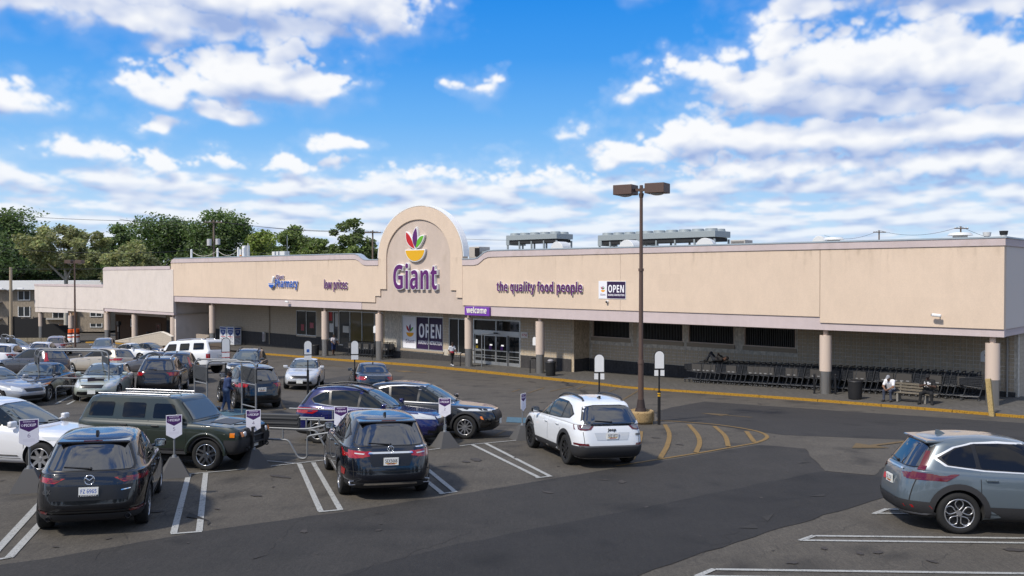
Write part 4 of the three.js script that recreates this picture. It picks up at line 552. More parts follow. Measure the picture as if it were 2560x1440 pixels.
const plateTex = (txt, sub, c1, c2) => canvasTex(256, 128, (x, w, h) => { x.fillStyle = '#e6e6e2'; x.fillRect(0, 0, w, h); if (sub === 'md') { x.fillStyle = '#c89b2a'; x.fillRect(w * .1, h * .70, w * .8, h * .13); x.fillStyle = '#9c1f1c'; x.fillRect(w * .22, h * .78, w * .56, h * .12); x.fillStyle = '#1c1c1c'; x.fillRect(w * .34, h * .70, w * .1, h * .1); x.fillRect(w * .56, h * .72, w * .1, h * .1); } else if (sub) { x.fillStyle = '#16161a'; x.fillRect(0, h * .82, w, h * .18); fitText(x, sub, w / 2, h * .90, w * .86, h * .12, 'bold', '#e8e8ea'); } fitText(x, txt, w / 2, h * .42, w * .86, h * .46, 'bold', c1); });
function makeCar(o) {
  const rad = o.rad ?? RINGS[o.kind].rad, sh = carShell(o.kind, o.L, o.W, o.H, rad), { S, sx, sy, sz, proj, wb } = sh, t = thing(o.name || 'parked_car', o.label, o.category || 'car', null, 0, o.group || 'cars parked in the lot');
  const A = poly => poly.map(([x, y]) => [x * sx, y * sy]), E = poly => poly.map(([z, y]) => [z * sz, y * sy]);
  const body = part('body', sh.geo, sh.nMat > 1 ? [o.paint, ...Array(sh.nMat - 1).fill(M.archDark)] : o.paint, t);
  const both = (name, poly, off, m, parent, max) => { for (const s of [1, -1]) part(name, conform(proj, 'side', s, poly, off, max), m, parent); };
  const rear = (name, poly, off, m, parent = t, max) => part(name, conform(proj, 'end', -1, poly, off, max), m, parent), front = (name, poly, off, m, parent = t, max) => part(name, conform(proj, 'end', 1, poly, off, max), m, parent);
  const pair = (fn, name, poly, off, m, parent) => { fn(name, poly, off, m, parent); fn(name, poly.map(([a, b]) => [-a, b]), off, m, parent); };
  // glass
  const wins = o.side || S.side, gm = o.glass || M.glass;
  const allX = wins.flat(), outline = o.dlo; if (outline !== false) { if (o.chromeDlo) both('window_trim', growPoly(A(o.dloPoly || [[.92, 1.05], [.72, 1.17], [.20, 1.495], [-.10, 1.545], [-.62, 1.56], [-1.05, 1.545], [-1.36, 1.47], [-1.70, 1.28], [-1.52, 1.155], [-.9, 1.105]]), .034), .003, M.chromeBright, t); const d = o.dloPoly ? A(o.dloPoly) : o.kind !== 'sedan' && o.kind !== 'box' ? A([[.90, 1.06], [.70, 1.18], [.20, 1.49], [-.08, 1.54], [-.62, 1.555], [-1.04, 1.54], [-1.36, 1.46], [-1.67, 1.28], [-1.51, 1.165], [-.9, 1.11]]) : o.kind === 'sedan' ? A([[.88, .985], [.70, 1.075], [.14, 1.35], [-.18, 1.385], [-.55, 1.37], [-.90, 1.255], [-1.24, 1.05], [-.9, 1.005]]) : null; if (d) both('window_pillars', d, .005, M.trim, t); }
  wins.forEach((w, i) => { for (const s of [1, -1]) part('side_window', conform(proj, 'side', s, roundPoly(A(w), o.kind === 'box' ? .03 : .035), .009), i === 0 ? (o.glassFront || gm) : (o.glassRear || gm), t); });
  const bk = mirrorFull(E(o.back || S.back)); rear('rear_window_surround', growPoly(bk, .045), .004, M.trim); const rw = rear('rear_window', roundPoly(bk, .05), .009, o.glassBack || M.glassBack);
  const wd = mirrorFull(E(o.wind || S.wind)); front('windshield_surround', growPoly(wd, .03), .004, M.trim); const ws = front('windshield', roundPoly(wd, .05), .009, o.glassWind || M.glassPale);
  // seams and handles
  const sm = (x, y0, y1, w = .012) => [[x - w / 2, y0], [x + w / 2, y0], [x + w / 2, y1], [x - w / 2, y1]];
  if (o.near !== false) { const base = .34 * sy, topS = (o.kind === 'box' ? 1.22 : o.kind === 'sedan' ? .96 : 1.05) * sy; (o.seams || S.seams).forEach((x, i) => { const xs = x * sx; let lo = base; for (const wx of wb) { const dx = Math.abs(xs - wx); if (dx < rad + .09) lo = Math.max(lo, rad + Math.sqrt((rad + .09) ** 2 - dx * dx)); } both('door_seam', sm(xs, lo, topS), .003, M.seam, t, .2); }); const yb = .36 * sy; both('sill_seam', [[wb[0] + rad + .1, yb], [wb[1] - rad - .1, yb], [wb[1] - rad - .1, yb + .012], [wb[0] + rad + .1, yb + .012]], .003, M.seam, t, .3); }
  (o.handles || S.handles).forEach(([x, y]) => { for (const s of [1, -1]) { const h = proj('side', x * sx, y * sy, s); if (h) { const g = new RoundedBoxGeometry(.20, .035, .03, 2, .012).translate(h[0].x, h[0].y, h[0].z + s * .022); part('door_handle', g, o.handleMat || o.paint, t); } } });
  if (o.near !== false && (o.kind === 'suv' || o.kind === 'crossover')) for (const q of [-1, 1]) { const z = q * .70 * sz, e = .006; rear('tailgate_seam', [[z - e, .50 * sy], [z + e, .50 * sy], [z + e * 1 + q * .03, .90 * sy], [z - e + q * .03, .90 * sy]], .003, M.seam, t, .2); }
  // black lower cladding and arch lips
  if (o.clad) { for (const x of wb) { const a = [], b = [], Ri = rad + .052, Ro = rad + .052 + o.clad; for (let i = 0; i <= 18; i++) { const th = -.12 + (Math.PI + .24) * i / 18; a.push([x + Ri * Math.cos(th), Math.max(.27, rad + Ri * Math.sin(th))]); b.unshift([x + Ro * Math.cos(th), Math.max(.27, rad + Ro * Math.sin(th))]); } both('arch_trim', [...a, ...b], .012, M.clad, t, .12); } both('sill_trim', [[wb[0] + rad + .05, .25], [wb[1] - rad - .05, .25], [wb[1] - rad - .05, .25 + (o.sill || .15)], [wb[0] + rad + .05, .25 + (o.sill || .15)]], .010, M.clad, t, .3); }
  if (o.bumper !== false) { const hw = o.W / 2 * .90, y1 = (o.bumper || .42) * sy; rear('lower_bumper', [[-hw, .27 * sy], [hw, .27 * sy], [hw, y1], [-hw, y1]], .014, M.clad, t, .08); front('lower_bumper', [[-hw * .9, .27 * sy], [hw * .9, .27 * sy], [hw * .9, .36 * sy], [-hw * .9, .36 * sy]], .012, M.clad, t, .1); const ex = [[-2.24 * sx, .30 * sy], [wb[0] - rad - .06, .30 * sy], [wb[0] - rad - .06, y1], [-2.24 * sx, y1]]; if (o.clad) both('bumper_corner', ex, .014, M.clad, t, .07); }
  // lamps
  for (const [fn, poly, m, off] of o.lamps || []) { const mm = M[m] || m; if (fn === 'side') both('lamp', A(poly), off || .011, mm, t, .1); else pair(fn === 'rear' ? rear : front, fn === 'rear' ? 'tail_light' : 'headlight', E(poly), off || .011, mm, t); }
  for (const [fn, poly, m, name, off] of o.panels || []) { const mm = M[m] || m; if (fn === 'side') both(name, A(poly), off || .013, mm, t, .12); else if (fn === 'rear') rear(name, E(poly), off || .013, mm, t, .12); else if (fn === 'top') part(name, conform(proj, 'top', 1, poly.map(([x, z]) => [x * sx, z * sz]), off || .01, .2), mm, t); else front(name, E(poly), off || .013, mm, t, .12); }
  // wheels
  const rim = o.rim || { n: 5, style: 'flat', m: M.rimSilver, back: M.rimDark }, wg = wheelGeos(rad, .235, rad * (rim.k || .66), rim.n, rim.style);
  for (const x of wb) for (const s of [1, -1]) { const w = new THREE.Group(); w.name = 'wheel'; t.add(w); w.position.set(x, rad, s * (o.W / 2 - .145)); if (s < 0) w.rotation.y = Math.PI; part('tyre', wg.tyre, M.rubber, w); part('rim_dish', wg.dish, rim.back || M.rimDark, w); part('rim', wg.spokes, rim.m || M.rimSilver, w); }
  // mirrors
  const [mx, my] = (o.mirror || S.mirror); for (const s of [1, -1]) { const h = proj('side', mx * sx, my * sy - .02, s); if (!h) continue; const z = Math.abs(h[0].z), m = part('door_mirror', join(new RoundedBoxGeometry(.13, .15, .22, 3, .05).translate(mx * sx + .02, my * sy + .07, s * (z + .17)), rod(V3(mx * sx, my * sy, s * (z - .03)), V3(mx * sx + .01, my * sy + .03, s * (z + .10)), .03)), o.mirrorMat || o.paint, t); part('mirror_glass', new THREE.PlaneGeometry(.17, .11).rotateY(-Math.PI / 2).translate(mx * sx - .046, my * sy + .07, s * (z + .17)), M.chrome, m); }
  // plates
  if (o.plate) { const y = (o.plateY || .78) * sy, h = proj('end', 0, y, -1); if (h) { const pl = part('licence_plate', bx(-.015, .004, -.078, .078, -.155, .155).translate(h[0].x - .018, y, 0), M.plate, t); part('print', new THREE.PlaneGeometry(.30, .15).rotateY(-Math.PI / 2).translate(h[0].x - .036, y, 0), printMat(plateTex(...o.plate)), pl); } }
  if (o.plateF) { const y = (o.plateFY || .5) * sy, h = proj('end', 0, y, 1); if (h) part('licence_plate', bx(-.004, .015, -.075, .075, -.15, .15).translate(h[0].x + .02, y, 0), M.plate, t); }
  // roof furniture
  if (o.rails) for (const s of [1, -1]) { const z = .52 * sz * s, pts = [[-1.62, .0], [-1.5, .06], [-1.0, .075], [-.4, .07], [.0, .045], [.08, .0]].map(([x, dy]) => { const h = proj('top', x * sx, z, 1); return V3(x * sx, (h ? h[0].y : 1.5) + dy - .01, z); }); part('roof_rail', tube(pts, .028, 30, 6), o.rails, t); }
  if (o.fin !== false && o.near !== false) { const fx = (o.kind === 'sedan' ? -.62 : -1.35) * sx, h = proj('top', fx, 0, 1); if (h) { const s = shp([[-.09, 0], [.10, 0], [-.03, .065], [-.075, .07]]), g = new THREE.ExtrudeGeometry(s, { depth: .03, bevelEnabled: true, bevelSize: .006, bevelThickness: .008, bevelSegments: 1 }).translate(fx, h[0].y - .006, -.015); part('antenna_fin', g, o.finMat || M.trim, t); } }
  if (o.spoiler) { const y = 1.545 * sy, h = proj('end', 0, y - .02, -1), x = h ? h[0].x : -1.7, g = new RoundedBoxGeometry(.34, .05, 1.16 * sz, 3, .024); const p = g.attributes.position; for (let i = 0; i < p.count; i++) { const q = Math.abs(p.getZ(i)) / (.58 * sz); p.setX(i, p.getX(i) + .07 * q * q); p.setY(i, p.getY(i) - .045 * q * q + .05 * p.getX(i)); } g.computeVertexNormals(); part('spoiler', g.translate(x + .06, y + .035, 0), o.spoilerMat || o.paint, t); part('brake_light', bx(-.006, .0, -.008, .008, -.15, .15).translate(x - .112, y + .03, 0), M.redDark, t); }
  if (o.wiper) { const y0 = (o.wiperY || 1.13) * sy, a = proj('end', .02, y0, -1), b = proj('end', -.42 * sz, y0 + .035, -1); if (a && b) part('rear_wiper', join(rod(a[0].clone().add(V3(-.035, 0, 0)), b[0].clone().add(V3(-.03, 0, 0)), .013, .009), new THREE.SphereGeometry(.028, 8, 6).translate(a[0].x - .02, a[0].y, 0)), M.trim, t); }
  if (o.near !== false) { const a = [-.45, .05].map(z => [proj('end', z * sz, 1.10 * sy, 1), proj('end', (z + .40) * sz, 1.13 * sy, 1)]); a.forEach(([p, q]) => { if (p && q) part('wiper', rod(p[0].clone().add(V3(.03, .01, 0)), q[0].clone().add(V3(.025, .01, 0)), .011), M.trim, t); }); }
  if (o.exhaust) for (const s of [-1, 1]) { const h = proj('end', s * o.exhaust * sz, .33 * sy, -1); if (h) part('exhaust_pipe', new THREE.CylinderGeometry(.042, .042, .1, 16, 1, true).rotateZ(Math.PI / 2).translate(h[0].x - .01, .32 * sy, s * o.exhaust * sz), M.chromeDull, t); }
  if (o.extra) o.extra(t, { proj, sx, sy, sz, rear, front, both, A, E, body });
  part('underbody', bx(wb[0] + .1, wb[1] - .1, .2 * sy, .32 * sy, -o.W * .36, o.W * .36), M.archDark, t);
  // stand it on the lot
  const k = o.size || 1, anchor = V3(o.anchor[0], 0, o.anchor[1]).multiplyScalar(k), P = at(o.px, o.py), fw = V3(o.head[0], 0, -o.head[1]).normalize();
  let pos = P.clone(); const up = gnorm(P.x, P.z); const F = fw.clone().addScaledVector(up, -fw.dot(up)).normalize(), Rt = F.clone().cross(up), mtx = new THREE.Matrix4().makeBasis(F, up, Rt); t.quaternion.setFromRotationMatrix(mtx); pos.sub(anchor.clone().applyQuaternion(t.quaternion)); pos.y = gh(pos.x, pos.z) * .5 + pos.y * .5 - .004; t.position.copy(pos); t.scale.setScalar(k);
  return t;
}
const ring = (r, w, x, y, z, m, t, name) => part(name, new THREE.TorusGeometry(r, w, 8, 24).rotateY(Math.PI / 2).translate(x, y, z), m, t);
const AWAY = [-.302, .953], ACROSS = [.987, -.16];
// ---- the near row ----
makeCar({
  kind: 'suv', L: 4.55, W: 1.85, H: 1.68, paint: paint(.0022, .0024, .004, .1, .22), label: 'glossy black SUV seen from behind with round winged emblem, nearest left', px: 238, py: 1312, anchor: [-1.36, 0], head: AWAY, clad: .075, bumper: .40, wiper: true, spoiler: true, fin: true, exhaust: .62, size: 1.0, rim: { n: 10, style: 'thin', m: M.rimSilver, back: M.rimDark }, glass: M.glassTint, handleMat: M.trim, plate: ['FZ 6965', 'PASSPORT', '#3b5ba8'], plateY: .765,
  lamps: [['rear', [[.44, .955], [.86, .985], [.86, .90], [.60, .915]], 'redDark'], ['rear', [[.62, .945], [.86, .97], [.86, .915], [.66, .925]], 'redLamp', .014], ['side', [[-2.16, .90], [-2.16, .98], [-1.92, .995], [-2.0, .91]], 'redLamp'], ['rear', [[.62, .445], [.85, .455], [.85, .40], [.64, .405]], 'redDark', .016], ['front', [[.5, .80], [.82, .84], [.82, .74], [.55, .72]], 'clearLamp']],
  panels: [['rear', [[-.60, .62], [.60, .62], [.68, .86], [-.68, .86]], 'trim', 'tailgate_recess', .006], ['rear', [[-.86, .425], [.86, .425], [.86, .45], [-.86, .45]], 'seam', 'bumper_seam'], ['rear', [[.50, .765], [.64, .785], [.64, .80], [.50, .78]], 'chrome', 'badge', .016], ['front', [[-.45, .48], [.45, .48], [.55, .8], [-.55, .8]], 'trim', 'grille']],
  extra: (t, { proj, sy }) => { const h = proj('end', 0, .955 * sy, -1), x = h[0].x - .018, y = h[0].y, e = ring(.078, .011, x, y, 0, M.chrome, t, 'emblem'); part('emblem_wings', join(rod(V3(x, y + .045, -.068), V3(x, y - .012, 0), .012, .009), rod(V3(x, y + .045, .068), V3(x, y - .012, 0), .012, .009)), M.chrome, e); const b = proj('end', -.62, .765 * sy, -1); const g = new TextGeometry('CX-5', { font: fontB, size: .07, depth: .008, curveSegments: 3 }); g.rotateY(-Math.PI / 2); g.translate(b[0].x - .016, b[0].y - .03, -.72); part('model_badge', g, M.chrome, t); },
});
makeCar({
  kind: 'suv', L: 4.98, W: 1.96, H: 1.71, paint: paint(.0045, .006, .011, .15, .2), label: 'black SUV seen from behind with chrome bar across the tailgate, wide red lamps', px: 957, py: 1229, anchor: [-1.48, 0], head: AWAY, clad: 0, bumper: .40, wiper: true, spoiler: true, rim: { n: 10, style: 'thin', m: M.rimSilver }, glass: M.glassTint, plate: ['5EX5668', 'md', '#2b2b30'], plateY: .80, wiperY: 1.12,
  lamps: [['rear', [[.45, .985], [.86, 1.005], [.86, .86], [.66, .86], [.40, .905]], 'redLamp'], ['rear', [[.50, .955], [.68, .965], [.68, .945], [.52, .935]], 'clearLamp', .016], ['side', [[-2.17, .87], [-2.17, 1.0], [-1.86, 1.01], [-1.98, .89]], 'redLamp'], ['rear', [[.83, .62], [.88, .64], [.88, .50], [.84, .50]], 'redLamp'], ['front', [[.45, .80], [.82, .84], [.82, .72], [.5, .72]], 'clearLamp']],
  panels: [['rear', [[-.44, .945], [.44, .945], [.42, .98], [-.42, .98]], 'chrome', 'chrome_bar', .02], ['rear', [[-.36, .70], [.36, .70], [.46, .93], [-.46, .93]], 'trim', 'tailgate_recess', .006], ['rear', [[-.52, .345], [.52, .345], [.50, .385], [-.50, .385]], 'chrome', 'bumper_trim', .024], ['rear', [[-.88, .60], [.88, .60], [.88, .612], [-.88, .612]], 'seam', 'bumper_seam'], ['rear', [[.50, 1.045], [.66, 1.05], [.66, 1.07], [.50, 1.065]], 'chrome', 'badge', .016], ['front', [[-.45, .5], [.45, .5], [.5, .8], [-.5, .8]], 'trim', 'grille']],
  extra: (t, { proj, sy, sz }) => { const h = proj('end', 0, 1.035 * sy, -1), x = h[0].x - .018, y = h[0].y, e = ring(.062, .010, x, y, 0, M.chrome, t, 'emblem'); part('emblem_calipers', join(rod(V3(x, y - .05, -.03), V3(x, y + .05, -.006), .009), rod(V3(x, y - .05, .03), V3(x, y + .05, .006), .009)), M.chrome, e); for (const s of [-1, 1]) { const q = proj('end', s * .70 * sz, .37 * sy, -1); part('exhaust_trim', new THREE.TorusGeometry(.06, .012, 6, 4).rotateZ(Math.PI / 4).scale(1.9, .9, 1).rotateY(Math.PI / 2).translate(q[0].x - .02, q[0].y, q[0].z), M.chromeDull, t); } },
});
makeCar({
  kind: 'crossover', L: 4.65, W: 1.88, H: 1.70, paint: paint(.70, .72, .74, 0, .35), label: 'white SUV with black wheel arches and roof rails beside the lamp post', px: 1494, py: 1157, anchor: [-1.38, 0], head: AWAY, size: 1.03, rad: .38, clad: .10, sill: .20, bumper: .56, wiper: true, wiperY: 1.13, rails: M.blackSteel, mirrorMat: M.trim, rim: { n: 5, style: 'twin', m: M.rimDark, back: M.black }, glass: M.glass, plate: ['5EE1872', 'md', '#2b2b30'], plateY: .80, finMat: M.trim,
  back: [[.66, 1.09], [.70, 1.16], [.58, 1.46], [.32, 1.49]],
  lamps: [['rear', [[.46, 1.03], [.84, 1.05], [.86, .935], [.68, .93], [.54, .95]], 'redDark'], ['rear', [[.52, 1.025], [.80, 1.04], [.79, .965], [.60, .965]], phys(.16, .16, .17, .1, { clearcoat: 1 }), .015], ['side', [[-2.12, .94], [-2.10, 1.05], [-1.95, 1.045], [-2.02, .95]], 'redDark'], ['rear', [[.60, .575], [.88, .585], [.88, .63], [.62, .625]], 'redDark', .016], ['front', [[.5, .98], [.82, .99], [.82, .93], [.52, .92]], 'clearLamp']],
  panels: [['rear', [[-.40, .70], [.40, .70], [.46, .88], [-.46, .88]], paint(.52, .54, .56, 0, .4), 'plate_recess', .006], ['rear', [[-.80, .54], [.80, .54], [.82, .575], [-.82, .575]], mat(.09, .09, .095, .6), 'bumper_step', .018], ['rear', [[-.52, 1.035], [.52, 1.035], [.54, 1.075], [-.54, 1.075]], 'trim', 'lamp_bridge', .008], ['rear', [[.62, .80], [.76, .80], [.76, .85], [.62, .85]], mat(.12, .12, .12, .6), 'badge', .014], ['front', [[-.5, .72], [.5, .72], [.55, .86], [-.55, .86]], 'trim', 'grille'], ['side', [[1.22, .70], [.92, .70], [.92, .735], [1.22, .735]], mat(.1, .1, .1, .5), 'side_badge']],
  extra: (t, { proj, sy }) => { const h = proj('end', 0, .95 * sy, -1); const g = new TextGeometry('Jeep', { font: fontB, size: .075, depth: .012, curveSegments: 3 }); g.computeBoundingBox(); g.translate(-g.boundingBox.max.x / 2, -.04, 0); g.rotateY(-Math.PI / 2); g.translate(h[0].x - .012, h[0].y, 0); part('maker_lettering', g, M.black, t); },
});
makeCar({
  kind: 'suv', L: 4.60, W: 1.86, H: 1.69, paint: paint(.105, .135, .16, .25, .28), label: 'blue grey SUV with chrome window line cut off by the right edge', px: 2396, py: 1334, anchor: [-1.36, .83], head: [.994, -.105], size: 1.05, rad: .365, clad: .10, sill: .25, bumper: .53, wiper: true, spoiler: true, chromeDlo: true, rim: { n: 5, style: 'loop', m: M.rimSilver, back: M.black, k: .70 }, glass: M.glassTint, plate: ['3DL 2174', 'md', '#2b2b30'], plateY: .80, finMat: paint(.105, .135, .16, .25, .28),
  lamps: [['rear', [[.40, .985], [.87, 1.03], [.87, .90], [.60, .895]], 'redDark'], ['rear', [[.68, 1.06], [.75, 1.06], [.60, 1.38], [.55, 1.38]], 'redDark'], ['side', [[-2.16, .91], [-2.14, 1.03], [-1.75, 1.015], [-1.85, .955], [-2.05, .915]], 'redDark'], ['rear', [[.60, .455], [.84, .47], [.84, .42], [.62, .415]], 'redLamp', .016], ['front', [[.5, .8], [.82, .84], [.82, .76], [.5, .74]], 'clearLamp']],
  panels: [['rear', [[-.42, 1.02], [.42, 1.02], [.42, 1.05], [-.42, 1.05]], 'chrome', 'chrome_bar', .016], ['rear', [[-.62, .50], [.62, .50], [.62, .512], [-.62, .512]], 'seam', 'bumper_seam'], ['rear', [[-.86, .30], [.86, .30], [.8, .335], [-.8, .335]], mat(.20, .20, .21, .5), 'skid_plate', .02], ['rear', [[-.35, .74], [-.22, .74], [-.22, .84], [-.35, .84]], mat(.5, .04, .05, .5), 'sticker', .015], ['front', [[-.5, .5], [.5, .5], [.5, .8], [-.5, .8]], 'trim', 'grille']],
});
// ---- the row facing them ----
makeCar({
  kind: 'box', L: 4.78, W: 1.94, H: 1.88, paint: paint(.010, .018, .011, .1, .45), label: 'dark green boxy off-road car with chrome wheels and front guard', px: 518, py: 1175, anchor: [1.43, .84], head: ACROSS, size: .925, rad: .405, bumper: .62, dlo: false, fin: false, mirrorMat: M.trim, rim: { n: 5, style: 'twin', m: M.chrome, back: M.black, k: .70 }, glass: M.glassTint, glassWind: M.glassPale, handleMat: M.trim, plateF: true, plateFY: .62, clad: .06, sill: .3,
  lamps: [['front', [[.54, 1.0], [.86, 1.0], [.86, .86], [.54, .86]], 'trim'], ['front', [[.70, .985], [.82, .985], [.82, .875], [.70, .875]], 'amber', .03], ['side', [[2.08, .87], [2.08, .98], [2.2, .98], [2.2, .87]], 'amber', .02], ['rear', [[.74, 1.0], [.88, 1.0], [.88, .8], [.74, .8]], 'redLamp'], ['side', [[-2.29, .78], [-2.29, 1.02], [-2.22, 1.02], [-2.22, .78]], 'redLamp']],
  panels: [['front', [[-.52, .82], [.52, .82], [.52, 1.04], [-.52, 1.04]], 'black', 'grille'], ['front', [[-.9, .44], [.9, .44], [.9, .82], [-.9, .82]], 'clad', 'front_bumper', .03], ['side', [[2.30, .48], [1.92, .48], [1.92, .80], [2.30, .80]], 'clad', 'bumper_side', .02], ['top', [[1.25, -.45], [1.85, -.45], [1.85, .45], [1.25, .45]], mat(.05, .05, .052, .5), 'hood_panel', .012]],
  extra: (t, { proj, sx, sy, sz }) => {
    const x = 2.40; part('front_guard', join(bx(x, x + .05, .55, 1.08, -.36, -.30), bx(x, x + .05, .55, 1.08, .30, .36), rod(V3(x + .02, 1.08, -.36), V3(x + .02, 1.08, .36), .03), rod(V3(x + .02, .86, -.36), V3(x + .02, .86, .36), .026), rod(V3(x + .02, .68, -.36), V3(x + .02, .68, .36), .03)), M.blackSteel, t);
    for (const s of [-1, 1]) part('headlight_bowl', new THREE.SphereGeometry(.075, 14, 10).scale(.5, 1, 1).translate(2.33 * sx, .93 * sy, s * .62 * sz), M.clearLamp, t);
    for (const s of [-1, 1]) part('tow_hook', new THREE.TorusGeometry(.05, .016, 6, 12).translate(2.42, .56, s * .55), M.blackSteel, t);
    for (const s of [-1, 1]) for (const w of [-1.42, 1.42]) { const p = []; for (let i = 0; i <= 14; i++) { const a = Math.PI * i / 14; p.push(V3(w * sx + .55 * Math.cos(a), .42 + .55 * Math.sin(a) * .98, s * .985)); } part('arch_flare', tube(p, .045, 28, 6), t.children[0].material[0] || t.children[0].material, t); }
    for (const s of [-1, 1]) part('running_board', bx(-.95, .9, .42, .48, s * .93, s * 1.03), M.clad, t);
    for (const s of [-1, 1]) { part('roof_rail', join(rod(V3(-1.9, 1.90, s * .62), V3(.2, 1.90, s * .62), .022), ...[-1.85, -1.2, -.5, .15].map(q => rod(V3(q, 1.84, s * .62), V3(q, 1.90, s * .62), .02))), M.chromeDull, t); } part('roof_antenna', rod(V3(.35, 1.86, .3), V3(.15, 2.0, .3), .008), M.black, t);
  },
});
makeCar({ kind: 'suv', L: 4.75, W: 1.90, H: 1.66, paint: paint(.72, .72, .73, .05, .3), label: 'white SUV at the left edge behind pickup sign 6', px: 100, py: 1186, anchor: [1.40, .84], head: ACROSS, rad: .37, bumper: .36, chromeDlo: false, rim: { n: 7, style: 'flat', m: M.rimSilver }, glass: M.glass, glassWind: M.glassPale, lamps: [['front', [[.46, .82], [.84, .88], [.84, .80], [.5, .74]], 'clearLamp'], ['side', [[2.10, .78], [2.12, .84], [1.78, .90], [1.84, .85]], 'clearLamp'], ['rear', [[.45, .98], [.86, 1.0], [.86, .9], [.5, .9]], 'redLamp']], panels: [['front', [[-.4, .5], [.4, .5], [.46, .8], [-.46, .8]], 'trim', 'grille'], ['front', [[-.7, .36], [.7, .36], [.7, .46], [-.7, .46]], 'trim', 'air_intake'], ['side', [[.85, .42], [-.85, .42], [-.85, .45], [.85, .45]], 'chrome', 'sill_strip']] });
makeCar({
  kind: 'suv', L: 4.52, W: 1.84, H: 1.68, paint: paint(.008, .010, .085, .25, .25), label: 'royal blue SUV facing right behind the cart corral', px: 795, py: 1108, anchor: [-1.34, .83], head: ACROSS, bumper: .38, rails: M.trim, rim: { n: 5, style: 'flat', m: M.rimSilver }, glass: M.glass, glassWind: M.glassPale, plateF: true, chromeDlo: false,
  lamps: [['front', [[.48, .86], [.84, .96], [.86, .82], [.52, .78]], 'clearLamp'], ['side', [[2.06, .80], [2.04, .88], [1.62, .97], [1.76, .86]], 'clearLamp'], ['rear', [[.60, 1.02], [.88, 1.04], [.88, .86], [.62, .88]], 'redLamp'], ['side', [[-2.15, .88], [-2.13, 1.02], [-1.86, 1.03], [-1.98, .92]], 'redLamp'], ['front', [[.56, .46], [.74, .5], [.72, .4], [.56, .4]], 'trim']],
  panels: [['front', [[-.46, .80], [.46, .80], [.44, .86], [-.44, .86]], 'chrome', 'grille_bar', .016], ['front', [[-.48, .66], [.48, .66], [.46, .79], [-.46, .79]], 'trim', 'grille'], ['front', [[-.62, .38], [.62, .38], [.56, .60], [-.56, .60]], 'trim', 'air_intake'], ['side', [[.84, 1.035], [-.9, 1.085], [-1.5, 1.15], [-1.5, 1.17], [-.9, 1.10], [.84, 1.055]], 'chrome', 'belt_strip', .012]],
});
makeCar({
  kind: 'suv', L: 4.69, W: 1.87, H: 1.68, paint: paint(.004, .004, .0045, .1, .22), label: 'black SUV with chrome window line facing right beyond pickup sign 2', px: 1162, py: 1097, anchor: [1.40, .84], head: [.985, -.17], rad: .365, bumper: .36, clad: .06, rails: false, chromeDlo: true, rim: { n: 10, style: 'thin', m: M.rimSilver, k: .66 }, glass: M.glass, glassRear: M.glassTint, glassWind: M.glassPale, plateF: true,
  lamps: [['front', [[.44, .90], [.86, .93], [.86, .86], [.48, .84]], 'clearLamp'], ['side', [[2.08, .85], [2.06, .90], [1.70, .93], [1.82, .87]], 'trim'], ['rear', [[.6, 1.0], [.87, 1.0], [.87, .85], [.6, .85]], 'redLamp'], ['side', [[1.84, .62], [1.80, .70], [1.86, .70], [1.92, .60]], 'amber']],
  panels: [['front', [[-.48, .86], [.48, .86], [.48, .885], [-.48, .885]], 'chrome', 'grille_bar', .016], ['front', [[-.50, .56], [.50, .56], [.48, .85], [-.48, .85]], 'black', 'grille'], ['front', [[-.7, .36], [.7, .36], [.62, .5], [-.62, .5]], 'trim', 'air_intake']],
});
// ---- cars farther back ----
const LFAC = [-.92, .39], L0 = [['front', [[.46, .80], [.84, .86], [.84, .74], [.5, .70]], 'clearLamp'], ['rear', [[.52, 1.0], [.87, 1.02], [.87, .86], [.56, .88]], 'redLamp'], ['side', [[-2.16, .87], [-2.14, 1.01], [-1.92, 1.01], [-2.0, .89]], 'redLamp'], ['side', [[2.10, .74], [2.08, .81], [1.72, .87], [1.82, .78]], 'clearLamp']];
const L1 = [['front', [[.46, .68], [.82, .76], [.82, .64], [.5, .58]], 'clearLamp'], ['rear', [[.50, .86], [.86, .88], [.86, .72], [.54, .72]], 'redLamp'], ['side', [[-2.22, .73], [-2.20, .86], [-1.94, .88], [-2.05, .76]], 'redLamp'], ['side', [[2.12, .64], [2.08, .72], [1.72, .80], [1.82, .70]], 'clearLamp']];
const LV = [['front', [[.46, .80], [.84, .86], [.84, .74], [.5, .70]], 'clearLamp'], ['rear', [[.66, .92], [.80, .92], [.76, 1.06], [.60, 1.40], [.54, 1.40], [.66, 1.06]], 'redLamp']];
const PS = [['front', [[-.36, .58], [.36, .58], [.42, .70], [-.42, .70]], 'trim', 'grille'], ['front', [[-.6, .30], [.6, .30], [.55, .44], [-.55, .44]], 'trim', 'air_intake']], PU = [['front', [[-.42, .56], [.42, .56], [.46, .80], [-.46, .80]], 'trim', 'grille'], ['front', [[-.62, .36], [.62, .36], [.58, .48], [-.58, .48]], 'trim', 'air_intake']];
const sedan = o => makeCar({ kind: 'sedan', L: 4.6, W: 1.78, H: 1.46, bumper: false, lamps: L1, panels: PS, ...o }), suv = o => makeCar({ kind: 'suv', L: 4.6, W: 1.85, H: 1.70, bumper: .38, lamps: L0, panels: PU, ...o });
sedan({ label: 'silver sedan facing the camera between the two arched pole signs', paint: paint(.58, .59, .60, .3, .3), px: 754, py: 972, anchor: [1.34, 0], head: [.12, -.99], plateF: true, plateFY: .42, W: 1.76, glassWind: M.glassPale });
suv({ label: 'black SUV seen from behind beside the person in blue', paint: paint(.005, .005, .006, .1, .2), px: 640, py: 1019, anchor: [-1.36, 0], head: [-.50, .866], plate: ['4CM 9071', 'md', '#2b2b30'], plateY: .78, spoiler: true, wiper: true, clad: .07, glass: M.glassTint });
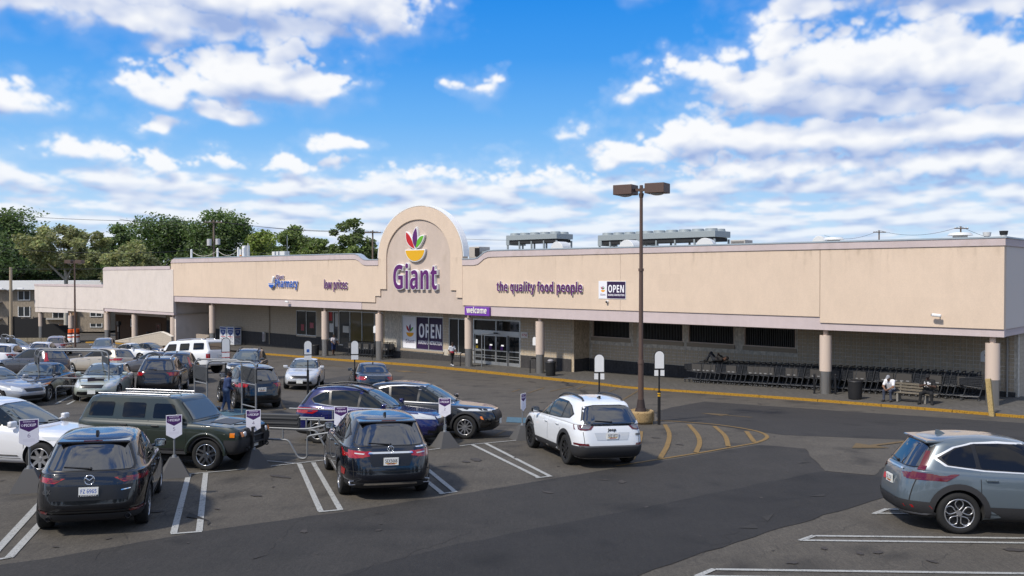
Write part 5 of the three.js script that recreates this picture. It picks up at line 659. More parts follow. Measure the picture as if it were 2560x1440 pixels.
sedan({ label: 'dark blue sedan seen from behind beside the arched pole sign', paint: paint(.012, .020, .035, .2, .25), px: 935, py: 985, anchor: [-1.3, 0], head: [-.30, .95], L: 4.5 });
sedan({ label: 'pale green silver sedan facing the camera behind the cart corral', paint: paint(.46, .50, .44, .3, .3), px: 243, py: 1000, anchor: [1.34, 0], head: [.22, -.97], L: 4.77, W: 1.82, H: 1.47, plateF: true, plateFY: .42 });
sedan({ label: 'dark blue sedan with orange side lamp facing the camera at the left', paint: paint(.018, .022, .032, .3, .25), px: 68, py: 1003, anchor: [1.34, 0], head: [.14, -.99], L: 4.75, W: 1.8, H: 1.5, lamps: [...L1, ['front', [[.72, .70], [.83, .77], [.83, .68]], 'amber', .018]] });
sedan({ label: 'light grey sedan cut off by the left edge above the white SUV', paint: paint(.34, .35, .37, .4, .3), px: 40, py: 1018, anchor: [2.0, .6], head: [.93, -.36], L: 4.6 });
suv({ label: 'dark SUV with pale roof seen from behind, beyond the green off-road car', paint: paint(.012, .012, .015, .2, .2), px: 396, py: 985, anchor: [-1.36, 0], head: [-.22, .975], spoiler: false, wiper: true, rails: M.chromeDull, glass: M.glassTint });
suv({ label: 'dark SUV with tall red lamps, right of the white full-size SUV', paint: paint(.02, .02, .022, .2, .25), px: 440, py: 958, anchor: [-1.36, 0], head: [-.24, .97], lamps: LV, spoiler: false, L: 4.4, H: 1.64 });
suv({ label: 'beige silver seven-seat SUV facing left behind the corral frame', paint: paint(.42, .37, .30, .35, .3), px: 292, py: 938, anchor: [-1.45, 0], head: LFAC, L: 5.1, W: 1.98, H: 1.78, glass: M.glassTint });
suv({ label: 'dark grey SUV with tall red lamps facing left at the left edge', paint: paint(.045, .045, .055, .3, .25), px: 124, py: 944, anchor: [-1.36, 0], head: LFAC, lamps: LV, L: 4.53, H: 1.65 });
sedan({ label: 'grey sporty coupe facing left beyond the beige SUV', paint: paint(.085, .082, .09, .35, .3), px: 424, py: 938, anchor: [-1.3, -.2], head: LFAC, L: 4.9, W: 1.9, H: 1.45 });
makeCar({ kind: 'box', label: 'white full-size SUV facing left below the arched sign with red stripe', paint: paint(.74, .75, .75, 0, .35), px: 515, py: 934, anchor: [-1.55, 0], head: LFAC, L: 5.25, W: 2.0, H: 1.98, size: 1.18, rad: .39, bumper: false, dlo: false, lamps: [['rear', [[.74, 1.06], [.90, 1.06], [.90, .78], [.76, .78]], 'redLamp'], ['side', [[-2.30, .78], [-2.30, 1.06], [-2.2, 1.06], [-2.2, .78]], 'redLamp'], ['front', [[.5, 1.0], [.86, 1.0], [.86, .86], [.5, .86]], 'clearLamp']], panels: [], rails: M.chromeDull, plate: ['71A 44B', '', '#3a4a60'], plateY: .95, glass: M.glassTint });
suv({ label: 'white compact SUV seen from behind near the far lamp post', paint: paint(.70, .70, .72, 0, .35), px: 100, py: 902, anchor: [-1.3, 0], head: [-.2, .98], L: 4.2, H: 1.6, near: false });
suv({ label: 'pale grey pickup facing the camera near the ramp wall', paint: paint(.22, .24, .27, .3, .3), px: 255, py: 897, anchor: [1.36, 0], head: [.35, -.94], L: 5.0, W: 1.95, H: 1.75, near: false, category: 'car' });
sedan({ label: 'white sedan facing right beyond the beige SUV roof', paint: paint(.72, .73, .74, 0, .35), px: 352, py: 902, anchor: [1.3, .7], head: [.95, -.3], near: false });
sedan({ label: 'black sedan low behind the white sedan and full-size SUV', paint: paint(.008, .008, .009, 0, .25), px: 395, py: 900, anchor: [1.3, .7], head: [.95, -.3], near: false });
suv({ label: 'pinkish grey van behind the white compact SUV', paint: paint(.28, .25, .27, .2, .4), px: 140, py: 890, anchor: [-1.3, 0], head: [-.3, .95], H: 1.85, near: false });
suv({ label: 'silver minivan facing right at the far left edge', paint: paint(.38, .38, .42, .3, .35), px: 52, py: 896, anchor: [1.5, .8], head: [.95, -.3], L: 4.9, H: 1.72, near: false });
suv({ label: 'white SUV with red lamp at the far left edge', paint: paint(.70, .70, .70, 0, .35), px: 2, py: 922, anchor: [-1.3, 0], head: [-.2, .98], near: false });
suv({ label: 'dark grey SUV facing the camera behind the person in blue', paint: paint(.035, .04, .048, .3, .25), px: 606, py: 953, anchor: [1.36, 0], head: [.12, -.99], rails: M.trim });
// ================= things standing about the lot =================
M.galv = mat(.22, .23, .24, .5, .3); M.plasticDark = mat(.035, .037, .040, .6); M.bronze = mat(.105, .066, .052, .55, .1); M.signPlate = mat(.78, .78, .77, .42, .1); M.baseGrey = mat(.10, .10, .104, .82, 0, { map: concTex });
const stand = (px, py) => at(px, py), camTurn = p => Math.atan2(-p.x, -p.z);          // turn that faces the camera
// ---- pickup bay signs on weighted bases ----
function pickupSign(n, px, py, turn, baseTurn, h, where) {
  const p = stand(px, py), t = thing('pickup_sign', `purple and white pickup sign numbered ${n}, ${where}`, 'sign', p, 0, 'numbered pickup bay signs');
  const b = new THREE.CylinderGeometry(.13, .45, .42, 4, 1).rotateY(Math.PI / 4 + baseTurn).translate(0, .23, 0), cap = new THREE.CylinderGeometry(.45, .47, .03, 4).rotateY(Math.PI / 4 + baseTurn).translate(0, .012, 0); part('base', toCreasedNormals(join(b, cap), .5), M.baseGrey, t);
  part('collar', new THREE.CylinderGeometry(.045, .06, .07, 14).translate(0, .46, 0), M.galv, t); part('post', rod(V3(0, .42, 0), V3(0, 1.38, 0), .022), M.galv, t);
  const s = shp([[-.175, .10], [0, 0], [.175, .10], [.175, .56], [-.175, .56]]), g = new THREE.ExtrudeGeometry(s, { depth: .012, bevelEnabled: false }); g.translate(0, .87, .024); const pl = part('plate', g.rotateY(turn), M.signPlate, t);
  const tx = canvasTex(256, 410, (x, w, hh) => { x.fillStyle = '#e8e6ee'; x.fillRect(0, 0, w, hh); x.fillStyle = '#46205f'; x.beginPath(); x.moveTo(12, 12); x.lineTo(w - 12, 12); x.lineTo(w - 12, hh * .30); x.lineTo(w / 2, hh * .45); x.lineTo(12, hh * .30); x.fill(); fitText(x, 'RESERVED FOR', w / 2, hh * .085, w * .6, hh * .04, 'bold', '#e9e4f0'); fitText(x, n === 3 || n === 1 ? 'Giant' : 'PICKUP', w / 2 + 14, hh * .21, w * .62, hh * .10, 'bold', '#f1edf6'); x.strokeStyle = '#e9e4f0'; x.lineWidth = 5; x.beginPath(); x.arc(w * .17, hh * .21, 13, 0, 7); x.stroke(); fitText(x, String(n), w / 2, hh * .58, w * .17, hh * .13, '', '#4a2a66'); x.fillStyle = '#c9c4d2'; for (let k = 0; k < 4; k++) x.fillRect(w * .2, hh * (.70 + k * .03), w * .6, 3); });
  const q = new THREE.ShapeGeometry(shp([[-.172, .102], [0, .004], [.172, .102], [.172, .557], [-.172, .557]])), pp = q.attributes.position, uv = q.attributes.uv; for (let i = 0; i < pp.count; i++) uv.setXY(i, (pp.getX(i) + .175) / .35, pp.getY(i) / .56); q.translate(0, .87, .039); part('print', q.rotateY(turn), printMat(tx), pl);
  if (h !== 1) t.scale.setScalar(h);
}
pickupSign(6, 74, 1226, .42, .35, 1.06, 'in front of the white SUV'); pickupSign(5, 436, 1190, .34, .42, 1, 'in front of the green door'); pickupSign(4, 634, 1168, .28, .75, 1, 'at the off-road car nose'); pickupSign(3, 853, 1153, .16, .4, 1, 'before the royal blue SUV'); pickupSign(2, 1112, 1117, .05, .62, 1, 'before the black chrome-lined SUV'); pickupSign(1, 1306, 1098, 1.12, .35, 1, 'edge-on left of the white SUV');
// ---- arched plates on black poles ----
function poleSign(px, py, label, turn, extra, h = 2.5, band) {
  const p = stand(px, py), t = thing('arched_pole_sign', label, 'sign', p, camTurn(p) + turn, 'arched signs on black poles'), W = .165, arch = (w, y0, y1) => { const s = new THREE.Shape(); s.moveTo(-w, y0); s.lineTo(w, y0); s.lineTo(w, y1 - w); s.absarc(0, y1 - w, w, 0, Math.PI, false); s.closePath(); return s; };
  part('post', join(rod(V3(0, 0, -.03), V3(0, h, -.03), .03), rod(V3(0, 0, -.03), V3(0, h * .46, -.03), .055)), M.blackSteel, t); const low = h - .62;
  const fr = part('frame', new THREE.ExtrudeGeometry(arch(W + .03, low - .03, h + .03), { depth: .012, bevelEnabled: false, curveSegments: 16 }), M.blackSteel, t);
  part('plate', new THREE.ExtrudeGeometry(arch(W, low, h), { depth: .008, bevelEnabled: false, curveSegments: 16 }).translate(0, 0, .014), M.signPlate, fr);
  if (extra === 'pair') for (const s of [-1, 1]) part('small_plate', bx(s * .11 - .07, s * .11 + .07, low - .27, low - .06, .004, .014), M.signPlate, t);
  else for (let i = 0; i < extra; i++) part('lower_plate', bx(-.165, .165, low - .26 - i * .25, low - .055 - i * .25, .004, .014), M.signPlate, t);
  if (extra === 1) part('blue_symbol', bx(-.06, .06, low + .10, low + .24, .024, .028), mat(.02, .10, .38, .5), t);
  if (extra === 2) for (let i = 0; i < 2; i++) part('red_stripe', bx(-.19, .19, low - .04 - i * .235, low - .015 - i * .235, .015, .018), mat(.5, .02, .02, .5), t);
  if (band) for (const y of [1.05, 1.13]) part('yellow_band', new THREE.CylinderGeometry(.058, .058, .05, 16, 1, true).translate(0, y, -.03), mat(.6, .33, .01, .6), t);
}
poleSign(565, 984, 'white arched pole sign with red stripes near the white full-size SUV', .1, 2, 2.55); poleSign(770, 986, 'white arched pole sign with blue symbol in front of the silver sedan', .1, 1, 2.48); poleSign(887, 984, 'white arched pole sign beside the dark blue sedan', .1, 1 * 1 && 1, 2.5); poleSign(1498, 1060, 'white arched pole sign behind the white SUV by the lamp post', .05, 'pair', 2.5); poleSign(1648, 1062, 'white arched pole sign right of the lamp post planter', .18, 'pair', 2.66, true);
{ const o = scene.children.filter(c => c.name.startsWith('arched_pole_sign'))[2]; const b = o.children.find(c => c.name === 'blue_symbol'); if (b) o.remove(b); }
// ---- lamp posts ----
function lampHead(k, dir, y, parent) { const h = new THREE.Group(); h.name = 'lamp_head'; parent.add(h); h.rotation.y = dir; part('housing', new RoundedBoxGeometry(.74 * k, .36 * k, .62 * k, 2, .02).translate(.62 * k, y, 0), M.bronze, h); part('arm', bx(.02, .26 * k, y - .07, y + .03, -.05, .05), M.bronze, h); part('lens', new THREE.SphereGeometry(.26 * k, 18, 8, 0, TAU, Math.PI / 2, Math.PI / 2).scale(1.1, .42, .9).translate(.62 * k, y - .145 * k, 0), phys(.5, .52, .52, .15, { ior: 1.5 }), h); }
{
  const p = stand(1602, 1058), t = thing('lamp_post', 'tall brown lamp post with two box heads in a yellow planter', 'lamp post', p), H = 8.55;
  part('pole', join(rod(V3(0, .4, 0), V3(0, 2.2, 0), .105, .10, 16), rod(V3(0, 2.2, 0), V3(0, 5.6, 0), .085, .075, 16), rod(V3(0, 5.6, 0), V3(0, H, 0), .068, .058, 16)), M.bronze, t);
  part('collar', join(new THREE.CylinderGeometry(.11, .12, .14, 16).translate(0, 2.25, 0), new THREE.CylinderGeometry(.10, .10, .10, 16).translate(0, 5.6, 0), new THREE.CylinderGeometry(.10, .07, .16, 16).translate(0, H - .25, 0)), M.bronze, t); part('base_flange', join(new THREE.CylinderGeometry(.19, .22, .12, 16).translate(0, .5, 0), new THREE.CylinderGeometry(.12, .17, .35, 16).translate(0, .7, 0)), mat(.035, .022, .02, .7), t); part('cap', new THREE.CylinderGeometry(.06, .07, .14, 12).translate(0, H + .06, 0), M.bronze, t);
  lampHead(1, -.55, H - .02, t); lampHead(1, Math.PI - .55, H - .02, t);
  const pl = thing('planter', 'round yellow concrete planter around the foot of the lamp post', 'planter', p); const prof = [[.0, .02], [.42, .0], [.47, .12], [.48, .40], [.455, .47], [.39, .48], [.36, .40], [.0, .38]].map(([a, b]) => new THREE.Vector2(a, b)); part('tub', planarUV(new THREE.LatheGeometry(prof, 40)), mat(.52, .36, .17, .9, 0, { map: kerbTex }), pl); for (const a of [.9, 1.5, 2.6, 4]) part('strap', new THREE.BoxGeometry(.03, .46, .012).translate(0, .24, .482).rotateY(a), mat(.12, .08, .03, .8), pl);
  const q = stand(188, 868), t2 = thing('lamp_post', 'far brown lamp post with two box heads at the left', 'lamp post', q); part('pole', rod(V3(0, 0, 0), V3(0, 9.0, 0), .11, .07, 12), M.bronze, t2); lampHead(1, -.2, 9.0, t2); lampHead(1, Math.PI - .2, 9.0, t2);
}
// ---- cart corrals ----
function corral(A1, A2, B1, label, panels, h, board) {
  const a = stand(...A1), a2 = stand(...A2), b = stand(...B1), t = thing('cart_corral', label, 'cart corral', a, 0, 'galvanised cart corrals'), n = a2.clone().sub(a), L = b.clone().sub(a);
  const W = (s, y, k) => { const q = L.clone().multiplyScalar(s).addScaledVector(n, k); q.y = gh(a.x + q.x, a.z + q.z) - a.y + y; return q; }, yaw = Math.atan2(-n.z, n.x);
  for (const k of [0, 1]) { const y = h + (gh(a.x, a.z) - gh(a.x + L.x * .5, a.z + L.z * .5)); part('portal_tube', bentTube([W(0, 0, k), W(0, h, k), W(1, h, k), W(1, 0, k)], .034, .26, 8), M.galv, t); }
  for (const s of [0, 1]) {
    part('cross_tube', join(rod(W(s, .35, 0), W(s, .35, 1), .025), rod(W(s, h * .58, 0), W(s, h * .58, 1), .025)), M.galv, t);
    if (panels) { const pn = part('panel', new RoundedBoxGeometry(n.length() + .14, .52, .06, 3, .024), M.plasticDark, t); pn.position.copy(W(s, h * .76, .5)); pn.rotation.y = yaw; part('panel_rim', new THREE.TorusGeometry(.17, .014, 6, 24).scale(n.length() * 2.2, 1, .7).translate(0, 0, .027), M.plasticDark, pn); }
    else { const q = part('bracket', new RoundedBoxGeometry(n.length() + .1, .28, .06, 2, .02), M.plasticDark, t); q.position.copy(W(s, h * .80, .5)); q.rotation.y = yaw; }
  }
  if (board) {
    const P2 = (px, py, y) => { const q = stand(px, py); q.sub(a); q.y += y; return q; };
    part('side_rail', join(bentTube([P2(70, 1016, .95), P2(140, 1003, .95), P2(262, 1003, .95)], .028, .3), bentTube([P2(140, 1003, .02), P2(140, 1003, .62), P2(262, 1003, .62)], .024, .15), rod(P2(200, 1003, 0), P2(200, 1003, .95), .022)), M.galv, t);
    const bd = part('purple_board', new THREE.BoxGeometry(.62, .40, .03), mat(.03, .022, .034, .5), t); bd.position.copy(P2(240, 1003, .78)); bd.rotation.y = camTurn(a); part('board_print', new THREE.BoxGeometry(.3, .16, .01).translate(.1, -.06, .02), mat(.12, .02, .14, .5), bd);
  }
  return t;
}
corral([487, 1030], [518, 1039], [605, 1034], 'cart corral portal with two dark panels left of the black SUV', true, 2.0);
corral([88, 990], [97, 999], [257, 992], 'cart corral portal framing the pale green silver sedan', false, 2.05, true);
corral([3, 893], [16, 899], [24, 894], 'far cart corral with dark panels at the left edge', true, 2.0);
{ // low near corral, seen end on between the green car and the black SUV
  const p = stand(757, 1149), t = thing('cart_corral', 'low galvanised cart corral with a dark plastic panel behind pickup sign 4', 'cart corral', p, 0, 'galvanised cart corrals'), ax = V3(ACROSS[0], 0, -ACROSS[1]).normalize(), aw = V3(-ax.z * -1, 0, -ax.x).normalize(); const n = V3(ax.z, 0, -ax.x), slope = (s, k) => gh(p.x + ax.x * s + n.x * k, p.z + ax.z * s + n.z * k) - p.y, W = (s, y, k = 0) => ax.clone().multiplyScalar(s).addScaledVector(n, k).add(V3(0, y + slope(s, k), 0));
  for (const k of [0, 1.9]) { part('loop_rail', bentTube([W(-1.9, .50, k), W(-.40, .50, k), W(-.12, .03, k), W(.12, .03, k), W(.12, .62, k), W(.75, .74, k)], .026, .1), M.galv, t); part('top_rail', bentTube([W(-1.9, .80, k), W(.15, .80, k), W(.75, .96, k)], .028, .2), M.galv, t); part('stays', join(...[-1.7, -1.0, -.55].map(s => rod(W(s, .50, k), W(s, .80, k), .022))), M.galv, t); part('upper_rail', join(rod(W(-1.2, 1.10, k), W(.6, 1.10, k), .024), rod(W(.1, .80, k), W(.1, 1.10, k), .02), rod(W(.45, .86, k), W(.45, 1.10, k), .02)), M.galv, t); }
  const pn = part('plastic_panel', new RoundedBoxGeometry(1.55, .36, .10, 3, .04), M.plasticDark, t); pn.position.copy(W(-.85, 1.0, .02)); pn.rotation.y = Math.atan2(-ax.z, ax.x); for (const y of [-.07, .06]) part('panel_rib', new RoundedBoxGeometry(1.45, .05, .03, 2, .012).translate(0, y, .055), M.plasticDark, pn);
}
// ---- shopping carts ----
M.cartWire = mat(.055, .057, .062, .45, .45); M.cartPanel = mat(.055, .051, .047, .7); M.cartLiner = mat(.018, .019, .021, .7, 0, { side: THREE.DoubleSide }); M.cartFrame = mat(.085, .088, .095, .4, .5); M.cartTag = mat(.22, .22, .22, .6); M.cartBlue = mat(.038, .044, .056, .5, .35);
function makeCart(flap) {
  const t = new THREE.Group(); t.name = 'shopping_cart';
  const f = .46, bk = -.40, hw = .28, hwF = .21, yT = .94, yB = .52, yBf = .60, bars = []; // +x is the nose
  const P = (s, v, w) => V3(lerp(bk, f, s), lerp(lerp(yB, yBf, s), lerp(yT, yT - .10, s), v), w * lerp(hw, hwF, s));
  for (const w of [-1, 1]) { for (let i = 0; i <= 9; i++) bars.push(rod(P(i / 9, 0, w), P(i / 9, 1, w), .008, .008, 4)); for (let j = 0; j <= 6; j++) bars.push(rod(P(0, j / 6, w), P(1, j / 6, w), j === 6 ? .013 : .008, j === 6 ? .013 : .008, 4)); }
  for (let i = 0; i <= 6; i++) bars.push(rod(P(0, 0, i / 3 - 1), P(1, 0, i / 3 - 1), .008, .008, 4)); for (let j = 0; j <= 6; j++) bars.push(rod(P(1, j / 6, -1), P(1, j / 6, 1), j === 6 ? .009 : .008, .008, 4)); for (let i = 0; i <= 5; i++) bars.push(rod(P(1, 0, i / 2.5 - 1), P(1, 1, i / 2.5 - 1), .008, .008, 4));
  part('basket', join(bars), flap ? M.cartWire : M.cartBlue, t); { const q = (a, b, c, d) => { const g = new THREE.BufferGeometry(); g.setAttribute('position', new THREE.Float32BufferAttribute([...a, ...b, ...c, ...a, ...c, ...d].flat(), 3)); g.computeVertexNormals(); return g; }, A = v => [v.x, v.y, v.z], S = .93; part('basket_liner', mergeGeometries([-S, S].map(w => q(A(P(.03, .04, w)), A(P(.97, .04, w)), A(P(.97, .96, w)), A(P(.03, .96, w)))).concat([q(A(P(.97, .04, -S)), A(P(.97, .04, S)), A(P(.97, .96, S)), A(P(.97, .96, -S))), q(A(P(.03, .04, -S)), A(P(.97, .04, -S)), A(P(.97, .04, S)), A(P(.03, .04, S)))])), M.cartLiner, t); }
  const fr = []; for (const w of [-1, 1]) { fr.push(bentTube([V3(-.52, 1.0, w * .27), V3(-.40, .50, w * .28), V3(-.30, .16, w * .29), V3(.44, .15, w * .24)], .021, .08, 6)); fr.push(rod(V3(-.36, .50, w * .28), V3(.30, .56, w * .24), .014, .011, 5)); } fr.push(rod(V3(.44, .15, -.24), V3(.44, .15, .24), .012, .012, 5), rod(V3(-.30, .16, -.29), V3(-.30, .16, .29), .012, .012, 5)); for (let i = 0; i < 5; i++) fr.push(rod(V3(-.28, .16, -.2 + i * .1), V3(.42, .15, -.18 + i * .09), .006, .006, 4)); part('frame', join(fr), M.cartFrame, t);
  part('handle', rod(V3(-.53, 1.02, -.30), V3(-.53, 1.02, .30), .018, .018, 8), M.black, t);
  if (flap) for (const w of [-1, 1]) { const sp = part('side_panel', bx(-.38, -.06, .56, .90, w * .292, w * .302), M.cartPanel, t); part('side_tag', bx(-.28, -.14, .59, .635, w * .303, w * .306), M.cartTag, sp); }
  for (const [x, z] of [[-.28, .28], [-.28, -.28], [.40, .23], [.40, -.23]]) { const w = part('caster', join(new THREE.CylinderGeometry(.055, .055, .028, 12).rotateX(Math.PI / 2).translate(x, .057, z), bx(x - .015, x + .015, .06, .15, z - .022, z - .016)), M.rubber, t); part('hub', new THREE.CylinderGeometry(.026, .026, .034, 10).rotateX(Math.PI / 2).translate(x, .057, z), M.chromeDull, w); }
  return t;
}
const cartA = makeCart(true), cartB = makeCart(false);
function addCart(src, u, d, turn, label, group) { const c = src.clone(); c.name = numbered('shopping_cart'); tag(c, label, 'shopping cart', group); c.position.copy(shopPt(u, swTop(u), d)); c.rotation.y = FTH + turn; c.scale.set(1.1, 1.24, 1.1); scene.add(c); return c; }
{
  const RK = rng(9), lb = 'dark grey shopping cart nested in the long row against the block wall'; let u = -16.9, k = 0;
  while (u < -2.2) { const src = (k % 11 < 5 || k % 11 === 7 || k % 11 === 8) ? cartA : cartB; addCart(src, u, -1.85 + (RK() - .5) * .06, Math.PI + (RK() - .5) * .03, lb, 'carts in the long nested row'); u += .30 + (k % 11 === 5 || k % 11 === 10 ? .16 : 0) + (RK() - .5) * .02; k++; }
  for (u = -16.2, k = 0; u < -2.2; u += .34, k++) addCart(k % 4 ? cartA : cartB, u, -2.75 + (RK() - .5) * .06, Math.PI + (RK() - .5) * .03, 'dark shopping cart half hidden in the rear row against the block wall', 'carts in the rear nested row');
  addCart(cartB, -1.75, -1.7, Math.PI + .25, 'dark shopping cart standing askew at the right end of the long row', 'carts in the long nested row');
  let v = -50.4; for (let i = 0; i < 15; i++) { addCart(i % 3 ? cartA : cartB, v, -1.75, Math.PI + (RK() - .5) * .03, 'dark shopping cart nested in the short row under the olive windows', 'carts in the short row'); v += .34 + (i === 10 ? .5 : 0); }
}
// ---- bins, bench, ice lockers, bollards, rails ----
function litterBin(u, d, label, top) { const t = thing('litter_bin', label, 'litter bin', shopPt(u, swTop(u), d), 0, 'round black litter bins'); part('drum', new THREE.LatheGeometry([[0, 0], [.29, 0], [.31, .04], [.33, .40], [.335, .80], [.35, .84], [.35, .90], [.30, .93], [.0, .95]].map(([a, b]) => new THREE.Vector2(a, b)), 28), M.black, t); part('rim', new THREE.TorusGeometry(.34, .02, 8, 28).rotateX(Math.PI / 2).translate(0, .86, 0), M.blackSteel, t); if (top) part('bag', new THREE.SphereGeometry(.2, 14, 8).scale(1, .6, .9).translate(0, .96, 0), mat(.28, .27, .28, .5), t); }
litterBin(-6.25, .95, 'black litter bin beside the bench'); litterBin(-26.1, .4, 'black litter bin with a pale bag on top right of the entrance', true); litterBin(-52.9, -.1, 'black litter bin left of the man by the olive windows'); litterBin(-89.6, -2.6, 'black litter bin against the far brown wall');
M.timber = mat(.26, .23, .18, .85, 0, { map: courseTex });
{
  const u0 = -4.62, u1 = -2.72, d = .68, um = (u0 + u1) / 2, y = swTop(um), t = thing('bench', 'weathered timber slat bench between the two seated men', 'bench', shopPt(um, y, d), FTH), L = (u1 - u0) / 2 + .12;
  for (let i = 0; i < 3; i++) part('back_slat', planarUV(new RoundedBoxGeometry(L * 2, .10, .035, 1, .008).translate(0, .55 + i * .135, -.24 - i * .03)), M.timber, t); for (let i = 0; i < 4; i++) part('seat_slat', planarUV(new RoundedBoxGeometry(L * 2, .035, .095, 1, .008).translate(0, .435, -.16 + i * .115)), M.timber, t);
  for (const s of [-.62, .62]) part('leg', join(new RoundedBoxGeometry(.09, .42, .09, 1, .01).translate(s, .21, .16), new RoundedBoxGeometry(.09, .42, .09, 1, .01).translate(s, .21, -.18), bx(s - .04, s + .04, .36, .415, -.2, .2), new RoundedBoxGeometry(.06, .55, .05, 1, .01).rotateX(-.2).translate(s, .66, -.30)), mat(.30, .29, .27, .9, 0, { map: concTex }), t);
}
{
  for (const [i, u] of [[0, -73.6], [1, -72.1]]) { const y = swTop(u), t = thing('ice_locker', i ? 'right one of two blue and white ice lockers under the canopy' : 'left one of two blue and white ice lockers under the canopy', 'ice locker', shopPt(u, y, -3.45), FTH, 'ice lockers'); const f = canvasTex(256, 384, (x, w, h) => { x.fillStyle = '#d6dbe4'; x.fillRect(0, 0, w, h); x.fillStyle = '#22408c'; x.fillRect(10, 8, w - 20, 34); x.beginPath(); x.moveTo(30, 60); x.lineTo(w - 30, 60); x.lineTo(w - 44, 150); x.lineTo(w / 2, 195); x.lineTo(44, 150); x.fill(); fitText(x, 'ICE', w / 2, 108, 92, 44, 'bold', '#e8eefb'); x.fillStyle = '#b0303c'; x.fillRect(28, 210, w - 56, 16); x.fillStyle = '#4a5266'; for (let k = 0; k < 6; k++) for (let q = 0; q < 4; q++) if ((k * 3 + q * 5) % 4) x.fillRect(30 + q * 50, 240 + k * 22, 36, 12); });
    part('cabinet', new RoundedBoxGeometry(1.38, 1.85, .85, 2, .02).translate(0, .95, 0), mat(.60, .62, .65, .5), t); part('door_print', new THREE.PlaneGeometry(1.28, 1.72).translate(0, .96, .43), printMat(f), t); if (i) part('side_print', new THREE.PlaneGeometry(.76, 1.72).rotateY(Math.PI / 2).translate(.695, .96, 0), printMat(f), t); part('door_gap', bx(-.008, .008, .1, 1.8, .431, .436), M.black, t); for (const s of [-.08, .08]) part('handle', bx(s - .015, s + .015, .9, 1.15, .44, .47), M.chromeDull, t); }
}
{
  const y = swTop(.1) - .25, t = thing('leaning_post', 'weathered yellow timber post leaning at the right kerb corner', 'post', shopPt(.18, y, 2.55), FTH), g = new RoundedBoxGeometry(.20, 1.75, .20, 2, .02).translate(0, .88, 0).rotateZ(.10); part('post', planarUV(g), mat(.62, .46, .20, .85, 0, { map: kerbTex }), t); part('foot', new THREE.CylinderGeometry(.3, .42, .12, 9).translate(.05, .06, 0), mat(.32, .25, .16, .95), t);
  for (const [u, d, lb] of [[-8.75, -.1, 'black guard post left of the second column from the right'], [-7.75, -.35, 'black guard post right of the second column from the right']]) { const q = thing('guard_post', lb, 'bollard', shopPt(u, swTop(u), d), FTH); part('post', new THREE.CylinderGeometry(.055, .055, 1.0, 14).translate(0, .5, 0), M.blackSteel, q); part('dome', new THREE.SphereGeometry(.056, 12, 6).translate(0, 1.0, 0), M.blackSteel, q); }
  for (const [u, lb] of [[-28.3, 'black bent tube guard beside the column right of the entrance'], [-35.0, 'black bent tube guard beside the column under the welcome sign'], [-45.1, 'black tube guard beside the column left of the window banner'], [-71.6, 'black tube guard by the leftmost canopy column']]) { const q = thing('tube_guard', lb, 'guard rail', shopPt(u, swTop(u), -.2), FTH); part('tube', bentTube([V3(0, 0, -.5), V3(0, .95, -.5), V3(0, .95, .1), V3(0, 0, .1)], .035, .18), M.blackSteel, q); part('foot_plate', join(bx(-.06, .06, 0, .012, -.56, -.44), bx(-.06, .06, 0, .012, .04, .16)), M.blackSteel, q); }
  const r = thing('entrance_rail', 'galvanised pedestrian rail in front of the sliding entrance', 'rail', shopPt(-34.15, swTop(-34.1), -.7), FTH); part('frame', bentTube([V3(-.45, 0, 0), V3(-.45, 1.15, 0), V3(.75, 1.15, 0), V3(.75, 0, 0)], .028, .1), M.galv, r); for (const y of [.45, .80]) part('bar', rod(V3(-.43, y, 0), V3(.73, y, 0), .02), M.galv, r); const r2 = part('tall_post', join(rod(V3(.78, 0, .05), V3(.78, 2.35, .05), .035), rod(V3(.78, 2.35, .05), V3(1.6, 2.35, -1.0), .028)), M.galv, r);
}
// small plates, extinguisher box and cameras
const small = (name, label, cat, u, h, d, build) => { const t = thing(name, label, cat, shopPt(u, h, d), FTH); build(t); return t; };
const archPlate = (w, h) => { const s = new THREE.Shape(); s.moveTo(-w, 0); s.lineTo(w, 0); s.lineTo(w, h - w); s.absarc(0, h - w, w, 0, Math.PI, false); s.closePath(); return new THREE.ExtrudeGeometry(s, { depth: .012, bevelEnabled: false }); };
small('column_sign', 'white arched plate on the column right of the entrance', 'sign', -28.05, 1.35, -.3, t => { part('frame', archPlate(.19, .60).translate(0, 0, 0), M.blackSteel, t); part('plate', archPlate(.17, .57).translate(-.01, .015, .014), M.signPlate, t); });
small('column_sign', 'white arched plate on the column left of the window banner', 'sign', -45.0, 1.45, -.3, t => { part('plate', archPlate(.19, .58), M.signPlate, t); part('bracket', bx(.1, .3, .2, .3, -.03, .0), M.blackSteel, t); });
small('wall_sign', 'white arched plate on the block wall near the right corner', 'sign', -1.72, 1.75, -3.97, t => { part('plate', archPlate(.22, .58), M.signPlate, t); part('mark', bx(-.05, .05, .3, .38, .013, .015), mat(.2, .15, .15, .6), t); });
small('extinguisher_box', 'white box on the dark wall base right of the ice lockers', 'box', -67.05, -.55, -3.94, t => { part('box', new RoundedBoxGeometry(.36, .95, .2, 2, .02).translate(0, .48, .1), mat(.5, .49, .47, .6), t); part('door', bx(-.13, .13, .1, .8, .201, .206), mat(.25, .2, .2, .5), t); });
function secCam(u, h, d, label, s = 1) { small('security_camera', label, 'camera', u, h, d, t => { part('bracket', join(rod(V3(.1, -.02, 0), V3(.05, .0, .22), .025)), M.white, t); part('housing', new RoundedBoxGeometry(.42 * s, .14 * s, .15 * s, 3, .05).rotateZ(-.08).translate(0, .02, .28), M.white, t); part('lens', new THREE.CylinderGeometry(.045, .05, .03, 12).rotateZ(Math.PI / 2).translate(-.215 * s, .03, .28), M.black, t); }); }
secCam(-2.75, 4.15, .0, 'white security camera low on the right wing'); secCam(-56.7, 3.7, -.05, 'white security camera under the pharmacy letters', 1.1);
